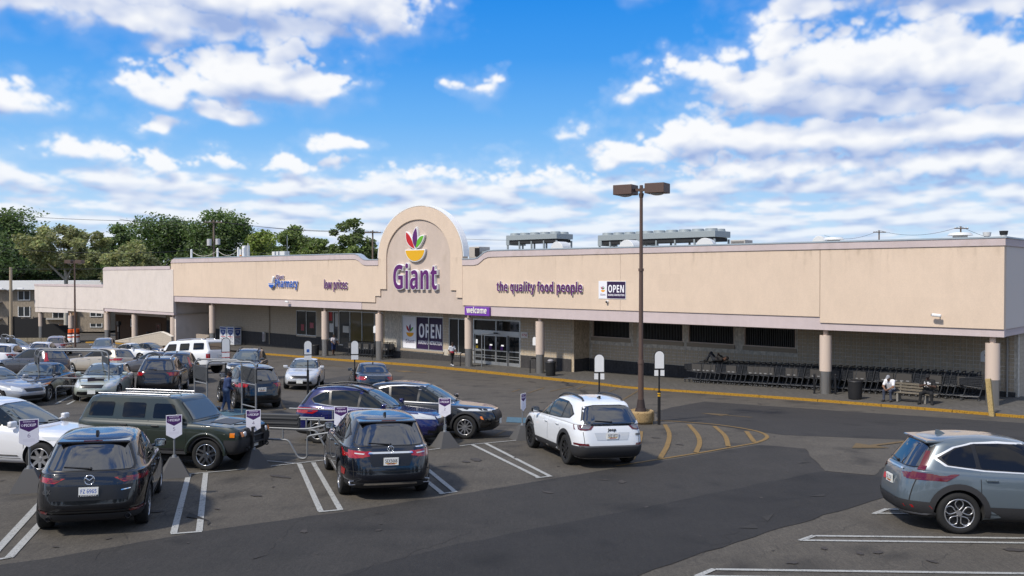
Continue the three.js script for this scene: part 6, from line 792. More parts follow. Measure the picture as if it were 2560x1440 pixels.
small('dome_camera', 'small dome camera under the high OPEN banner', 'camera', -21.85, 4.42, .0, t => { part('mount', new THREE.CylinderGeometry(.08, .09, .12, 14).rotateX(Math.PI / 2).translate(0, 0, .06), M.white, t); part('dome', new THREE.SphereGeometry(.065, 12, 8).translate(0, -.02, .13), M.black, t); });
small('delivery_flag', 'orange and white marker cone left of the leftmost canopy column', 'marker', -70.2, swTop(-70.2), .9, t => { part('cone', new THREE.ConeGeometry(.13, .6, 14).translate(0, .3, 0), mat(.75, .14, .02, .6), t); part('band', new THREE.CylinderGeometry(.065, .09, .12, 14).translate(0, .34, 0).scale(1.06, 1, 1.06), M.white, t); });
// ---- rooftop plant ----
M.roofMetal = mat(.30, .34, .35, .55, .2); M.roofPale = mat(.66, .67, .66, .55, .1); M.coil = mat(.02, .021, .023, .8);
function condenser(u0, u1, top, d, label, fans, depth = 2.2) {
  const t = thing('rooftop_condenser', label, 'condenser', shopPt((u0 + u1) / 2, 0, d), FTH, 'rooftop condensers'), L = (u1 - u0) / 2, y0 = 6.95;
  part('casing', new RoundedBoxGeometry(L * 2, .44, depth, 1, .02).translate(0, top - .36, 0), M.roofMetal, t); part('coil', bx(-L + .4, L - .2, top - .86, top - .60, -depth / 2 + .1, depth / 2 - .1), M.coil, t); part('end_panel', bx(-L, -L + .38, top - 1.0, top - .58, -depth / 2, depth / 2), M.roofMetal, t);
  for (let i = 0; i < 5; i++) for (const s of [-1, 1]) part('leg', bx(lerp(-L + .05, L - .15, i / 4), lerp(-L + .05, L - .15, i / 4) + .12, y0, top - 1.05 + .35, s * (depth / 2 - .1) - .06, s * (depth / 2 - .1) + .06), M.roofMetal, t);
  for (let i = 0; i < fans; i++) for (const s of [-.5, .5]) { const f = part('fan_ring', new THREE.CylinderGeometry(.42, .46, .20, 20, 1, true).translate(lerp(-L + .6, L - .6, i / (fans - 1)), top - .05, s * depth * .5), M.roofMetal, t); part('fan_guard', new THREE.CircleGeometry(.42, 18).rotateX(-Math.PI / 2).translate(lerp(-L + .6, L - .6, i / (fans - 1)), top + .02, s * depth * .5), M.coil, f); }
}
condenser(-42.4, -36.6, 9.72, -14, 'long grey rooftop condenser just right of the gable', 5); condenser(-32.3, -27.9, 9.42, -14, 'long grey rooftop condenser left of the lamp post top', 4); condenser(-27.2, -20.6, 9.32, -12, 'long grey rooftop condenser right of the lamp post', 6);
function hood(u, d, h, label, s = 1, turn = 0) { const t = thing('roof_vent_hood', label, 'roof vent', shopPt(u, 6.9, d), FTH + turn, 'hooded roof vents'); const hh = h - 6.9, p = []; for (let i = 0; i <= 12; i++) { const a = Math.PI * .95 * i / 12; p.push([.55 * s * Math.cos(a) - .1, hh - .6 * s + .6 * s * Math.sin(a)]); } const sh = shp([[.45 * s, hh - .75 * s], ...p, [-.65 * s, hh - 1.0 * s], [-.1, hh - .75 * s]]), g = new THREE.ExtrudeGeometry(sh, { depth: .9 * s, bevelEnabled: true, bevelSize: .02, bevelThickness: .02, bevelSegments: 1 }).translate(0, 0, -.45 * s); part('hood', g, M.roofPale, t); part('curb', bx(-.4 * s, .4 * s, 0, hh - .75 * s, -.4 * s, .4 * s), M.roofPale, t); }
hood(-31.2, -7, 8.55, 'pale hooded roof vent right of the first condenser', 1.1); hood(-24.9, -7, 8.5, 'pale hooded roof vent behind the lamp post', 1.2); hood(-19.5, -8, 8.5, 'pale hooded roof vent right of the long condensers', 1.1, .3); hood(-12.6, -10, 8.5, 'small hooded roof vent over the middle of the right wing', .7, .2);
small('roof_fan_box', 'square grey louvred fan box on the right wing roof', 'roof vent', -16.0, 6.9, -6, t => { part('box', new RoundedBoxGeometry(1.0, 1.3, 1.0, 2, .03).translate(0, .68, 0), mat(.42, .40, .37, .7), t); for (let i = 0; i < 6; i++) part('louvre', bx(-.42, .42, .75 + i * .09, .80 + i * .09, .5, .53), mat(.2, .19, .18, .7), t); });
small('roof_unit', 'beige rooftop unit with dark opening right of the gable', 'roof unit', -37.4, 6.9, -4.6, t => { part('box', new RoundedBoxGeometry(1.1, 1.35, 1.2, 2, .02).translate(-.1, .68, 0), mat(.48, .45, .41, .7), t); part('opening', bx(.1, .6, .6, 1.25, .70, .72), M.black, t); part('duct', bx(.66, 1.2, .55, 1.0, -.4, .5), M.roofMetal, t); });
small('roof_unit', 'white equipment cabinets above the left wing parapet', 'roof unit', -74.3, 6.9, -6, t => { part('cabinet', join(new RoundedBoxGeometry(.6, 2.1, .6, 2, .02).translate(.2, 1.3, 0), new RoundedBoxGeometry(.45, 1.5, .5, 2, .02).translate(-.45, 1.2, .1)), M.roofPale, t); part('mast', rod(V3(.65, 0, 0), V3(.65, 2.6, 0), .05), M.roofPale, t); part('orange_sleeve', new THREE.CylinderGeometry(.12, .12, .9, 12).translate(.0, .9, .5), mat(.7, .25, .02, .6), t); });
small('roof_unit', 'low white rooftop boxes at the middle of the left wing', 'roof unit', -67.4, 6.9, -6, t => { for (const [x, w] of [[-.9, .5], [-.2, .35], [.7, .9]]) part('cabinet', new RoundedBoxGeometry(w, 1.5, .6, 2, .02).translate(x, .85, 0), M.roofPale, t); part('mast', rod(V3(1.2, 0, 0), V3(1.2, 3.2, 0), .03), M.roofMetal, t); });
[[-74.9, 'leftmost'], [-69.6, 'second'], [-65.7, 'third'], [-64.7, 'fourth']].forEach(([u, w]) => small('parapet_post', `${w} white post on the left wing parapet`, 'post', u, 7.86, -.25, t => { part('post', new THREE.CylinderGeometry(.1, .1, .8, 12).translate(0, .4, 0), M.white, t); part('cap', new THREE.SphereGeometry(.1, 10, 6).translate(0, .8, 0), M.white, t); }));
{ const t = thing('parapet_rope', 'slack pale rope slung between the white parapet posts', 'rope', shopPt(0, 0, 0), 0); t.position.set(0, 0, 0); const run = (a, b) => { const p = []; for (let i = 0; i <= 10; i++) { const s = i / 10; p.push(shopPt(lerp(a, b, s), 8.55 - .55 * 4 * s * (1 - s), -.25)); } return tube(p, .025, 20, 5); }; part('span', run(-74.9, -69.6), mat(.5, .47, .4, .8), t); part('span', run(-69.6, -65.7), mat(.5, .47, .4, .8), t); }
[[-10.2, -6, 'flat-capped roof vent above the second column'], [-3.2, -5, 'flat-capped roof vent near the right corner'], [-2.2, -6, 'small roof pipe left of the right corner'], [-1.2, -5, 'small roof pipe at the right corner']].forEach(([u, d, lb], i) => small('roof_pipe', lb, 'roof vent', u, 6.9, d, t => { part('pipe', new THREE.CylinderGeometry(i < 2 ? .35 : .14, i < 2 ? .38 : .14, 1.15, 16).translate(0, .6, 0), M.roofPale, t); part('cap', i < 2 ? new THREE.CylinderGeometry(.5, .6, .14, 18).translate(0, 1.25, 0) : new THREE.CylinderGeometry(.2, .17, .2, 14).translate(0, 1.25, 0), i === 3 ? M.coil : M.roofPale, t); }));
// ================= behind the shop =================
const far = (px, Z, h = 0) => V3((px - 1280) / FOC * Z, h, -Z), hAt = (py, Z) => EYE + (690 - py) * Z / FOC;
// ---- trees ----
M.bark = mat(.11, .085, .06, .95); M.barkPale = mat(.46, .43, .36, .9);
const leafMat = new THREE.MeshPhysicalMaterial({ color: 0xffffff, vertexColors: true, roughness: 1, transmission: .38, thickness: 0, side: THREE.DoubleSide });
function tree(px, topPy, halfPx, Z, label, tone, o = {}) {
  const Rt = rng(Math.round(px * 13 + topPy)), base = far(px, Z), gy = gh(base.x, base.z), H = hAt(topPy, Z) - gy, rx = halfPx * Z / FOC, t = thing('broadleaf_tree', label, 'tree', V3(base.x, gy, base.z), 0, 'trees behind the shops');
  const cb = o.bare ?? .26, cy = H * (1 + cb) / 2, ry = H * (1 - cb) / 2, wood = [], limbs = [], crownPts = [];
  const trunkTop = H * (cb + .10), tr = H * .021; wood.push(rod(V3(0, -.2, 0), V3(0, trunkTop, 0), tr, tr * .72, 9));
  const nl = o.limbs || 8; for (let i = 0; i < nl; i++) { const a = i / nl * TAU + Rt() * .6, el = (o.pale ? .75 : .45) + Rt() * (o.pale ? .5 : .75), L = (.45 + Rt() * .4) * Math.min(rx, ry * 1.2) * 1.15, s = V3(0, trunkTop * (.80 + .2 * Rt()), 0), e = s.clone().add(V3(Math.cos(a) * Math.cos(el) * L, Math.sin(el) * L * 1.2, Math.sin(a) * Math.cos(el) * L)), m = s.clone().lerp(e, .55).add(V3((Rt() - .5) * L * .2, L * .05, (Rt() - .5) * L * .2)); wood.push(rod(s, m, tr * .5, tr * .34, 6), rod(m, e, tr * .34, tr * .13, 5)); limbs.push(e); for (let k = 0; k < 3; k++) { const q = m.clone().lerp(e, Rt()), f = q.clone().add(V3((Rt() - .5) * L * .7, Rt() * L * .55, (Rt() - .5) * L * .7)); wood.push(rod(q, f, tr * .18, tr * .07, 4)); } }
  part('trunk', join(wood), o.pale ? M.barkPale : M.bark, t);
  // foliage: boughs, each a cloud of sprays, each spray a handful of leaf-sized faces
  const P = [], C = [], boughs = [], NB = o.boughs || 46; let guard = 0;
  while (boughs.length < NB && guard++ < 4000) { const x = Rt() * 2 - 1, y = Rt() * 2 - 1, z = Rt() * 2 - 1, r2 = x * x + y * y + z * z; if (r2 > 1 || r2 < .10) continue; const lump = .92 + .24 * n3(x * 1.7 + px, y * 1.7, z * 1.7), k = Math.min(1, lump); const yy = y < -.2 ? y * .9 : y; boughs.push([x * rx * k * .95, cy + yy * ry * k * .97, z * rx * k * .95, (.15 + .12 * Rt()) * Math.min(rx, ry) * (o.airy ? .95 : 1.35)]); }
  const leaves = (o.leaves || 9000) * 1.5, per = Math.round(leaves / NB), sz = (o.leaf || .26) * (Z / 140);
  for (const [bx0, by0, bz0, br] of boughs) { const bt = .72 + .56 * Rt(); for (let i = 0; i < per; i++) { const a = Rt() * TAU, c = Rt() * 2 - 1, s = Math.sqrt(1 - c * c), rr = br * (.35 + .75 * Math.pow(Rt(), .6)) * (1 + .35 * n3(bx0 + Math.cos(a) * s * 1.4, by0 + c * 1.4, bz0 + Math.sin(a) * s * 1.4)), X = bx0 + Math.cos(a) * s * rr * 1.15, Y = by0 + c * rr * .8, Zz = bz0 + Math.sin(a) * s * rr * 1.15; const ux = Rt() - .5, uy = (Rt() - .5) * .7, uz = Rt() - .5, vx = Rt() - .5, vy = (Rt() - .5) * .7, vz = Rt() - .5, ul = sz / Math.hypot(ux, uy, uz), vl = sz * .75 / Math.hypot(vx, vy, vz), q = bt * (.75 + .5 * Rt()), cc = [tone[0] * q * (.9 + .25 * Rt()), tone[1] * q, tone[2] * q]; const A = [X - ux * ul, Y - uy * ul, Zz - uz * ul], B = [X + vx * vl, Y + vy * vl, Zz + vz * vl], D = [X + ux * ul, Y + uy * ul, Zz + uz * ul], E = [X - vx * vl, Y - vy * vl, Zz - vz * vl]; P.push(...A, ...B, ...D, ...A, ...D, ...E); for (let k = 0; k < 6; k++) C.push(...cc); } }
  const g = new THREE.BufferGeometry(); g.setAttribute('position', new THREE.Float32BufferAttribute(P, 3)); g.setAttribute('color', new THREE.Float32BufferAttribute(C, 3)); g.computeVertexNormals(); part('crown', g, leafMat, t);
}
function bankTree(P, H, rx, nth, seed) {
  const Rt = rng(seed), gy = gh(P.x, P.z), t = thing('bank_tree', `${nth} dark tree of the row behind the viewpoint`, 'tree', V3(P.x, gy, P.z), 0, 'trees behind the viewpoint'), A = [], C = []; part('trunk', rod(V3(0, -.2, 0), V3(0, H * .5, 0), .28, .16, 8), M.bark, t);
  for (let i = 0; i < 2600; i++) { const a = Rt() * TAU, c = Rt() * 2 - 1, s = Math.sqrt(1 - c * c), k = Math.pow(Rt(), .33) * (1 + .3 * n3(Math.cos(a) * s * 2 + seed, c * 2, Math.sin(a) * s * 2)), x = Math.cos(a) * s * rx * k, y = H * .56 + c * H * .46 * k, z = Math.sin(a) * s * rx * k, q = .7 + .6 * Rt(), u = V3(Rt() - .5, Rt() - .5, Rt() - .5).setLength(.42), v = V3(Rt() - .5, Rt() - .5, Rt() - .5).setLength(.36); A.push(x - u.x, y - u.y, z - u.z, x + v.x, y + v.y, z + v.z, x + u.x, y + u.y, z + u.z, x - u.x, y - u.y, z - u.z, x + u.x, y + u.y, z + u.z, x - v.x, y - v.y, z - v.z); for (let k2 = 0; k2 < 6; k2++) C.push(.04 * q, .075 * q, .018 * q); }
  const g = new THREE.BufferGeometry(); g.setAttribute('position', new THREE.Float32BufferAttribute(A, 3)); g.setAttribute('color', new THREE.Float32BufferAttribute(C, 3)); g.computeVertexNormals(); part('crown', g, leafMat, t);
}
const DK = [.088, .148, .028], MD = [.13, .19, .034], SY = [.25, .275, .095], LT = [.20, .27, .038];
tree(15, 520, 105, 165, 'dark broadleaf tree at the left edge of the picture', DK, { boughs: 60, leaves: 12000 });
tree(165, 556, 118, 138, 'pale sycamore with white forked trunk behind the lowest wing', SY, { pale: true, bare: .50, limbs: 6, airy: true, boughs: 70, leaves: 8500, leaf: .27 });
tree(322, 588, 70, 136, 'smaller pale sycamore beside the middle wing', SY, { pale: true, bare: .35, airy: true, leaves: 6000 });
tree(105, 620, 70, 172, 'dark tree filling the gap behind the pale sycamore', DK, {}); tree(245, 600, 70, 176, 'dark tree low behind the two sycamores', DK, {});
tree(300, 556, 52, 168, 'narrow dark tree left of the two tallest trees', DK, {}); tree(432, 510, 96, 162, 'left one of the two tallest dark trees', DK, { boughs: 70, leaves: 14000 }); tree(568, 518, 98, 158, 'right one of the two tallest dark trees behind the utility pole', DK, { boughs: 70, leaves: 14000 });
tree(662, 574, 62, 140, 'bright green tree above the left wing cabinets', LT, { leaves: 7000 }); tree(728, 562, 60, 160, 'mid green tree right of the bright green tree', MD, {}); tree(795, 572, 70, 158, 'loose mid green tree over the low rooftop boxes', MD, { airy: true, leaves: 6500 }); tree(878, 534, 62, 152, 'tall airy tree left of the gable', MD, { airy: true, boughs: 44, leaves: 6500 }); tree(935, 582, 50, 156, 'small green tree touching the gable edge', MD, { airy: true }); tree(500, 600, 70, 175, 'dark tree low between the two tallest trees', DK, {}); tree(830, 610, 60, 172, 'low green tree behind the tall airy tree', DK, {});
tree(700, 596, 55, 168, 'low dark tree between the bright and mid green trees', DK, {}); tree(912, 604, 50, 166, 'low mid green tree between the airy tree and the gable', MD, {});
tree(-70, 560, 90, 160, 'dark tree just beyond the left edge', DK, {});
// the wooded bank behind the viewpoint, which the cars and windows mirror
for (let i = 0; i < 11; i++) { const R9 = rng(900 + i), a = lerp(-1.25, 1.25, i / 10), D = 34 + 10 * R9(), P = V3(Math.sin(a) * D * 1.5, 0, Math.cos(a) * D); const Zp = 140, src = { px: 0 }; bankTree(P, 9 + 4 * R9(), 5.2 + R9(), ['leftmost', 'second', 'third', 'fourth', 'fifth', 'middle', 'seventh', 'eighth', 'ninth', 'tenth', 'rightmost'][i], 500 + i); }
// ---- apartment block with balconies ----
M.aptWall = mat(.46, .39, .31, .9, 0, { map: concTex }); M.aptBrown = mat(.30, .18, .10, .9); M.rail = mat(.025, .024, .024, .6, .3); M.aptGlass = phys(.03, .035, .038, .06, { ior: 1.6 });
{
  const Z = 150, x0 = far(-140, Z).x, x1 = far(262, Z).x, t = thing('apartment_block', 'three-storey brick apartment block with white roof edge and balconies', 'building', V3(0, 0, -Z), 0), yr = hAt(724, Z), yt = hAt(702, Z), gy = -3.6, fl = [hAt(757, Z), hAt(798, Z)];
  part('roof_edge', bx(x0, x1, yr, yt, -14, 1.2), M.white, t); part('wall', planarUV(bx(x0, x1, gy, yr - .003, -13.6, 0)), M.aptWall, t);
  const cols = []; for (let x = x1 - 1.5; x > x0; x -= 6.2) cols.push(x);
  const rows = [[hAt(753, Z), hAt(727, Z)], [hAt(794, Z), hAt(766, Z)], [gy + .6, hAt(808, Z)]];
  cols.forEach((cx, i) => rows.forEach(([a, b], r) => {
    if (i % 2 === 0) { const w = part('window', bx(cx - .95, cx + .95, a + .25, b - .1, .003, .05), M.aptGlass, t); part('frame', join(bx(cx - 1.05, cx - .95, a + .15, b, .004, .12), bx(cx + .95, cx + 1.05, a + .15, b, .004, .12), bx(cx - .06, cx + .06, a + .25, b - .1, .052, .1), bx(cx - .95, cx + .95, a + .15, a + .25, .004, .12)), M.white, w); }
    else { const bl = part('balcony', bx(cx - 2.4, cx + 2.4, a - .28, a - .05, .004, 1.5), mat(.42, .40, .37, .8), t); const rs = [bx(cx - 2.4, cx + 2.4, a + .88, a + .94, 1.42, 1.48)]; for (let q = -2.4; q <= 2.41; q += .24) rs.push(bx(cx + q - .015, cx + q + .015, a - .05, a + .88, 1.43, 1.47)); if (r < 2) part('railing', join(rs), M.rail, bl); part('balcony_door', bx(cx - 1.2, cx + .6, a, b - .15, .003, .06), r === 2 ? M.aptBrown : M.aptGlass, bl); part('door_frame', join(bx(cx - .34, cx - .26, a, b - .15, .062, .1), bx(cx - 1.3, cx - 1.2, a, b - .1, .004, .12), bx(cx + .6, cx + .7, a, b - .1, .004, .12)), M.white, bl); }
  }));
  part('brick_pier', planarUV(bx(far(170, Z).x, far(192, Z).x, gy, yr - .01, .004, .5)), M.aptBrown, t);
}
{ // retaining wall with dark screen fence, parked barrels and posts at the far left
  const Z = 122, a = far(-60, Z), b = far(170, Z), t = thing('retaining_wall', 'low tan concrete wall behind the far left cars', 'wall', V3(0, 0, -Z), .06), gy = -3.2; for (let i = 0; i < 7; i++) part('wall_section', planarUV(bx(lerp(a.x, b.x, i / 7) + .02, lerp(a.x, b.x, (i + 1) / 7) - .02, gy, hAt(840, Z), -.3, 0)), mat(.46, .40, .29, .9, 0, { map: concTex }), t);
  const f = thing('screen_fence', 'black screen fence standing on the tan concrete wall', 'fence', V3(0, 0, -Z - .15), .06), H1 = hAt(808, Z), H0 = hAt(842, Z); for (let i = 0; i < 9; i++) { const u0 = lerp(a.x, b.x + 2, i / 9), u1 = lerp(a.x, b.x + 2, (i + 1) / 9), hi = H1 + (i > 3 && i < 7 ? 1.0 : 0) + .12 * Math.sin(i * 2.1); part('screen', slab([[u0, H0], [u1, H0], [u1, hi - .08], [(u0 + u1) / 2, hi + .05], [u0, hi - .05]], -.02, .02), mat(.008, .008, .009, .8), f); part('fence_post', bx(u0 - .04, u0 + .04, H0, hi + .1, -.06, -.021), M.blackSteel, f); }
  for (const [u, lb] of [[-104.2, 'left orange and white traffic drum under the lowest wing'], [-102.6, 'right orange and white traffic drum under the lowest wing']]) { const q = thing('traffic_drum', lb, 'traffic drum', shopPt(u, ghl(u, .6), .6), FTH, 'traffic drums'); part('drum', new THREE.CylinderGeometry(.36, .42, 1.6, 18).translate(0, 1.0, 0), mat(.72, .10, .01, .6), q); for (const y of [.35, 1.05]) part('white_band', new THREE.CylinderGeometry(.41, .43, y < .5 ? .6 : .2, 18, 1, true).translate(0, y + (y < .5 ? .1 : 0), 0), M.white, q); part('dark_band', new THREE.CylinderGeometry(.405, .41, .14, 18, 1, true).translate(0, 1.3, 0), M.black, q); part('foot', new THREE.CylinderGeometry(.5, .52, .12, 18).translate(0, .06, 0), M.rubber, q); }
  const pb = thing('payphone_post', 'dark payphone post beside the middle wing column', 'post', shopPt(-94.6, ghl(-94.6, -1.2), -1.2), FTH); part('post', bx(-.12, .12, 0, 2.3, -.08, .08), M.blackSteel, pb); part('hood', new RoundedBoxGeometry(.55, .5, .4, 2, .05).translate(0, 2.2, 0), M.black, pb); part('panel', bx(-.15, .15, 1.2, 1.8, .082, .10), M.chromeDull, pb);
  const ch = thing('wall_notice', 'white notice on the brown wall under the lowest wing', 'sign', shopPt(-99.6, .1, -4.92), FTH); part('plate', bx(-.2, .2, -.5, .5, 0, .02), M.signPlate, ch); part('print', bx(-.12, .12, -.3, .3, .021, .024), mat(.4, .4, .4, .7), ch);
}
// ---- utility poles, wires, street lamp ----
M.poleWood = mat(.17, .13, .10, .9); M.wire = mat(.03, .03, .03, .6);
function utilityPole(px, topPy, Z, label, arm, box) { const p = far(px, Z), gy = gh(p.x, p.z), H = hAt(topPy, Z) - gy, t = thing('utility_pole', label, 'utility pole', V3(p.x, gy, p.z), .15); part('pole', rod(V3(0, 0, 0), V3(0, H, 0), .19, .13, 10), M.poleWood, t); if (arm) { part('crossarm', bx(-1.3, 1.3, H - .45, H - .28, .1, .24), M.poleWood, t); for (const x of [-1.15, -.5, .5, 1.15]) part('insulator', new THREE.CylinderGeometry(.05, .07, .2, 8).translate(x, H - .18, .17), M.white, t); } if (box) { for (const [x, y, s] of [[-.6, -3.4, 1.0], [.65, -3.3, .9]]) part('transformer', new THREE.CylinderGeometry(.34, .34, s, 14).translate(x, H + y, .3), mat(.5, .5, .5, .6), t); } return V3(p.x, gy + H, p.z); }
const u1 = utilityPole(535, 550, 132, 'utility pole with two grey transformers in front of the tallest trees', true, true), u2 = utilityPole(932, 576, 140, 'utility pole with crossarm just left of the gable', true), u3 = utilityPole(2197, 576, 170, 'small distant utility pole above the right wing', true), u4 = utilityPole(2401, 566, 150, 'small distant utility pole near the right end of the roof', true);
function wire(label, pts, sag) { const t = thing('overhead_wire', label, 'wire', V3(0, 0, 0), 0, 'overhead wires'); for (let i = 0; i < pts.length - 1; i++) { const p = []; for (let k = 0; k <= 14; k++) { const s = k / 14, q = pts[i].clone().lerp(pts[i + 1], s); q.y -= sag * 4 * s * (1 - s); p.push(q); } part('span', tube(p, .028, 24, 4), M.wire, t); } }
const W1 = (px, py, Z) => V3((px - 1280) / FOC * Z, hAt(py, Z), -Z);
wire('upper overhead wire crossing in front of the trees', [W1(-120, 528, 118), u1.clone().add(V3(0, -.15, 0)), u2.clone().add(V3(-1, -.1, 0)), W1(1330, 600, 175)], .5); wire('second overhead wire just below the upper one', [W1(300, 548, 128), u1.clone().add(V3(1, -.2, 0)), u2.clone().add(V3(.9, -.2, 0))], .6);
wire('lower overhead wire across the pale sycamores', [W1(-100, 606, 105), W1(250, 632, 112), W1(535, 618, 132)], .35); wire('thin overhead wire low across the left trees', [W1(-100, 671, 112), W1(300, 671, 125)], .1); wire('short overhead wire from the utility pole to the left wing', [W1(535, 620, 132), W1(690, 634, 120)], .2); wire('distant overhead wire over the right end of the roof', [W1(2060, 588, 190), u3.clone(), u4.clone(), W1(2600, 600, 150)], 1.2);
{ const Z = 118, p = far(27, Z), gy = gh(p.x, p.z), H = hAt(668, Z) - gy, t = thing('street_lamp', 'tan wooden street lamp pole with two white arms at the left edge', 'street lamp', V3(p.x, gy, p.z)); part('pole', rod(V3(0, 0, 0), V3(0, H, 0), .24, .18, 10), mat(.36, .29, .20, .9), t); const y = hAt(722, Z) - gy; for (const s of [-1, 1]) { const a = part('arm', tube([V3(0, y - .5, 0), V3(s * .5, y - .15, .1), V3(s * 1.1, y, .2)], .05, 12, 6), M.galv, t); part('lamp_head', new RoundedBoxGeometry(.8, .18, .3, 2, .06).translate(s * 1.4, y + .02, .2), M.white, a); } }
// ================= people =================
function surface(caps, lo, size, res, k) { // skin of a set of tapered limbs joined smoothly; returns positions, normals and which limb each point belongs to
  const mc = new MarchingCubes(res, new THREE.MeshBasicMaterial(), false, false, 90000); mc.isolation = 0; const h = size / 2, F = mc.field, cell = size / res;
  const D = (c, x, y, z) => { const ax = x - c.a.x, ay = y - c.a.y, az = z - c.a.z, t = clamp((ax * c.d.x + ay * c.d.y + az * c.d.z) / c.l2, 0, 1), s = c.s; const dx = (ax - c.d.x * t) / s[0], dy = (ay - c.d.y * t) / s[1], dz = (az - c.d.z * t) / s[2]; return (Math.sqrt(dx * dx + dy * dy + dz * dz) - (c.ra + (c.rb - c.ra) * t)) * Math.min(s[0], s[1], s[2]); };
  for (const c of caps) { c.d = c.b.clone().sub(c.a); c.l2 = Math.max(1e-8, c.d.lengthSq()); c.s = c.s || [1, 1, 1]; }
  for (let z = 0; z < res; z++) for (let y = 0; y < res; y++) for (let x = 0; x < res; x++) { const X = lo.x + x * cell, Y = lo.y + y * cell, Z = lo.z + z * cell; let d = 9; for (const c of caps) { const q = D(c, X, Y, Z); if (q > d + k) continue; if (d > 8) { d = q; continue; } const hh = Math.max(k - Math.abs(d - q), 0) / k; d = Math.min(d, q) - hh * hh * k * .25; } F[x + y * res + z * res * res] = -d; }
  mc.update(); const n = mc.count, P = mc.positionArray, N = mc.normalArray, pos = new Float32Array(n * 3), nor = new Float32Array(n * 3), own = new Uint8Array(n);
  for (let i = 0; i < n; i++) { const X = (P[i * 3] + 1) * h + lo.x, Y = (P[i * 3 + 1] + 1) * h + lo.y, Z = (P[i * 3 + 2] + 1) * h + lo.z; pos.set([X, Y, Z], i * 3); const l = Math.hypot(N[i * 3], N[i * 3 + 1], N[i * 3 + 2]) || 1; nor.set([N[i * 3] / l, N[i * 3 + 1] / l, N[i * 3 + 2] / l], i * 3); let b = 9; caps.forEach((c, j) => { const q = D(c, X, Y, Z); if (q < b) { b = q; own[i] = j; } }); }
  return { pos, nor, own };
}
function toGeo(s, colour, m) { const g = new THREE.BufferGeometry(), C = new Float32Array(s.pos.length); for (let i = 0; i < s.own.length; i++) C.set(colour(s.own[i], s.pos[i * 3], s.pos[i * 3 + 1], s.pos[i * 3 + 2], s.nor[i * 3], s.nor[i * 3 + 1], s.nor[i * 3 + 2]), i * 3); g.setAttribute('position', new THREE.BufferAttribute(s.pos, 3)); g.setAttribute('normal', new THREE.BufferAttribute(s.nor, 3)); g.setAttribute('color', new THREE.BufferAttribute(C, 3)); if (m) g.applyMatrix4(m); return g; }
const bodyMat = new THREE.MeshStandardMaterial({ color: 0xffffff, vertexColors: true, roughness: .85 });
const basis = (f, up) => { const z = f.clone().normalize(), x = up.clone().cross(z).normalize(), y = z.clone().cross(x); return new THREE.Matrix4().makeBasis(x, y, z); };
function handGeo(wrist, dir, nrm, side, curl, skin) { // palm, four unequal fingers and a thumb; +y along the fingers, +z out of the palm
  const caps = [], c = (a, b, ra, rb) => caps.push({ a, b, ra, rb }), len = [.068, .078, .073, .056];
  for (let i = 0; i < 4; i++) { const x = (-.030 + i * .020) * side, k = V3(x, .085 - Math.abs(i - 1.3) * .006, 0); c(V3(x * .55, .005, 0), k, .014, .0125); const a1 = curl * .8, a2 = curl * 1.7, L = len[i]; const m = k.clone().add(V3(0, Math.cos(a1) * L * .5, Math.sin(a1) * L * .5)), e = m.clone().add(V3(0, Math.cos(a2) * L * .5, Math.sin(a2) * L * .5)); c(k, m, .0098, .009); c(m, e, .009, .0078); }
  const t0 = V3(-.028 * side, .022, .004), t1 = t0.clone().add(V3(-.030 * side, .028, .012)), t2 = t1.clone().add(V3(-.012 * side, .030, .012)); c(V3(-.01 * side, .008, 0), t0, .016, .014); c(t0, t1, .012, .0105); c(t1, t2, .0105, .009);
  const s = surface(caps, V3(-.12, -.04, -.10), .25, 40, .010), y = dir.clone().normalize(), z = nrm.clone().addScaledVector(y, -nrm.dot(y)).normalize(), x = y.clone().cross(z), m = new THREE.Matrix4().makeBasis(x, y, z).setPosition(wrist); return toGeo(s, () => skin, m);
}
function headGeo(pos, face, up, skin, lip) {
  const caps = [{ a: V3(0, .02, -.01), b: V3(0, .02, -.012), ra: .092, rb: .092, s: [.82, 1.18, 1.04] }, { a: V3(0, -.055, .022), b: V3(0, -.062, .03), ra: .052, rb: .046, s: [1.05, 1, 1] }, { a: V3(0, .012, .082), b: V3(0, -.018, .100), ra: .009, rb: .015 }, { a: V3(-.076, .0, -.012), b: V3(-.080, .022, -.018), ra: .012, rb: .015, s: [.6, 1.2, 1] }, { a: V3(.076, .0, -.012), b: V3(.080, .022, -.018), ra: .012, rb: .015, s: [.6, 1.2, 1] }, { a: V3(-.018, -.045, .078), b: V3(.018, -.045, .078), ra: .010, rb: .010 }, { a: V3(0, -.06, -.03), b: V3(0, -.17, -.055), ra: .05, rb: .058 }, { a: V3(-.035, .034, .074), b: V3(.035, .034, .074), ra: .012, rb: .012 }];
  const s = surface(caps, V3(-.16, -.20, -.16), .34, 48, .022);
  return toGeo(s, (o, x, y, z) => { if (z > .058 && Math.abs(Math.abs(x) - .032) < .013 && Math.abs(y - .014) < .008) return [.02, .015, .012]; if (z > .06 && Math.abs(x) < .024 && Math.abs(y + .046) < .007) return lip; return skin; }, basis(face, up).setPosition(pos));
}
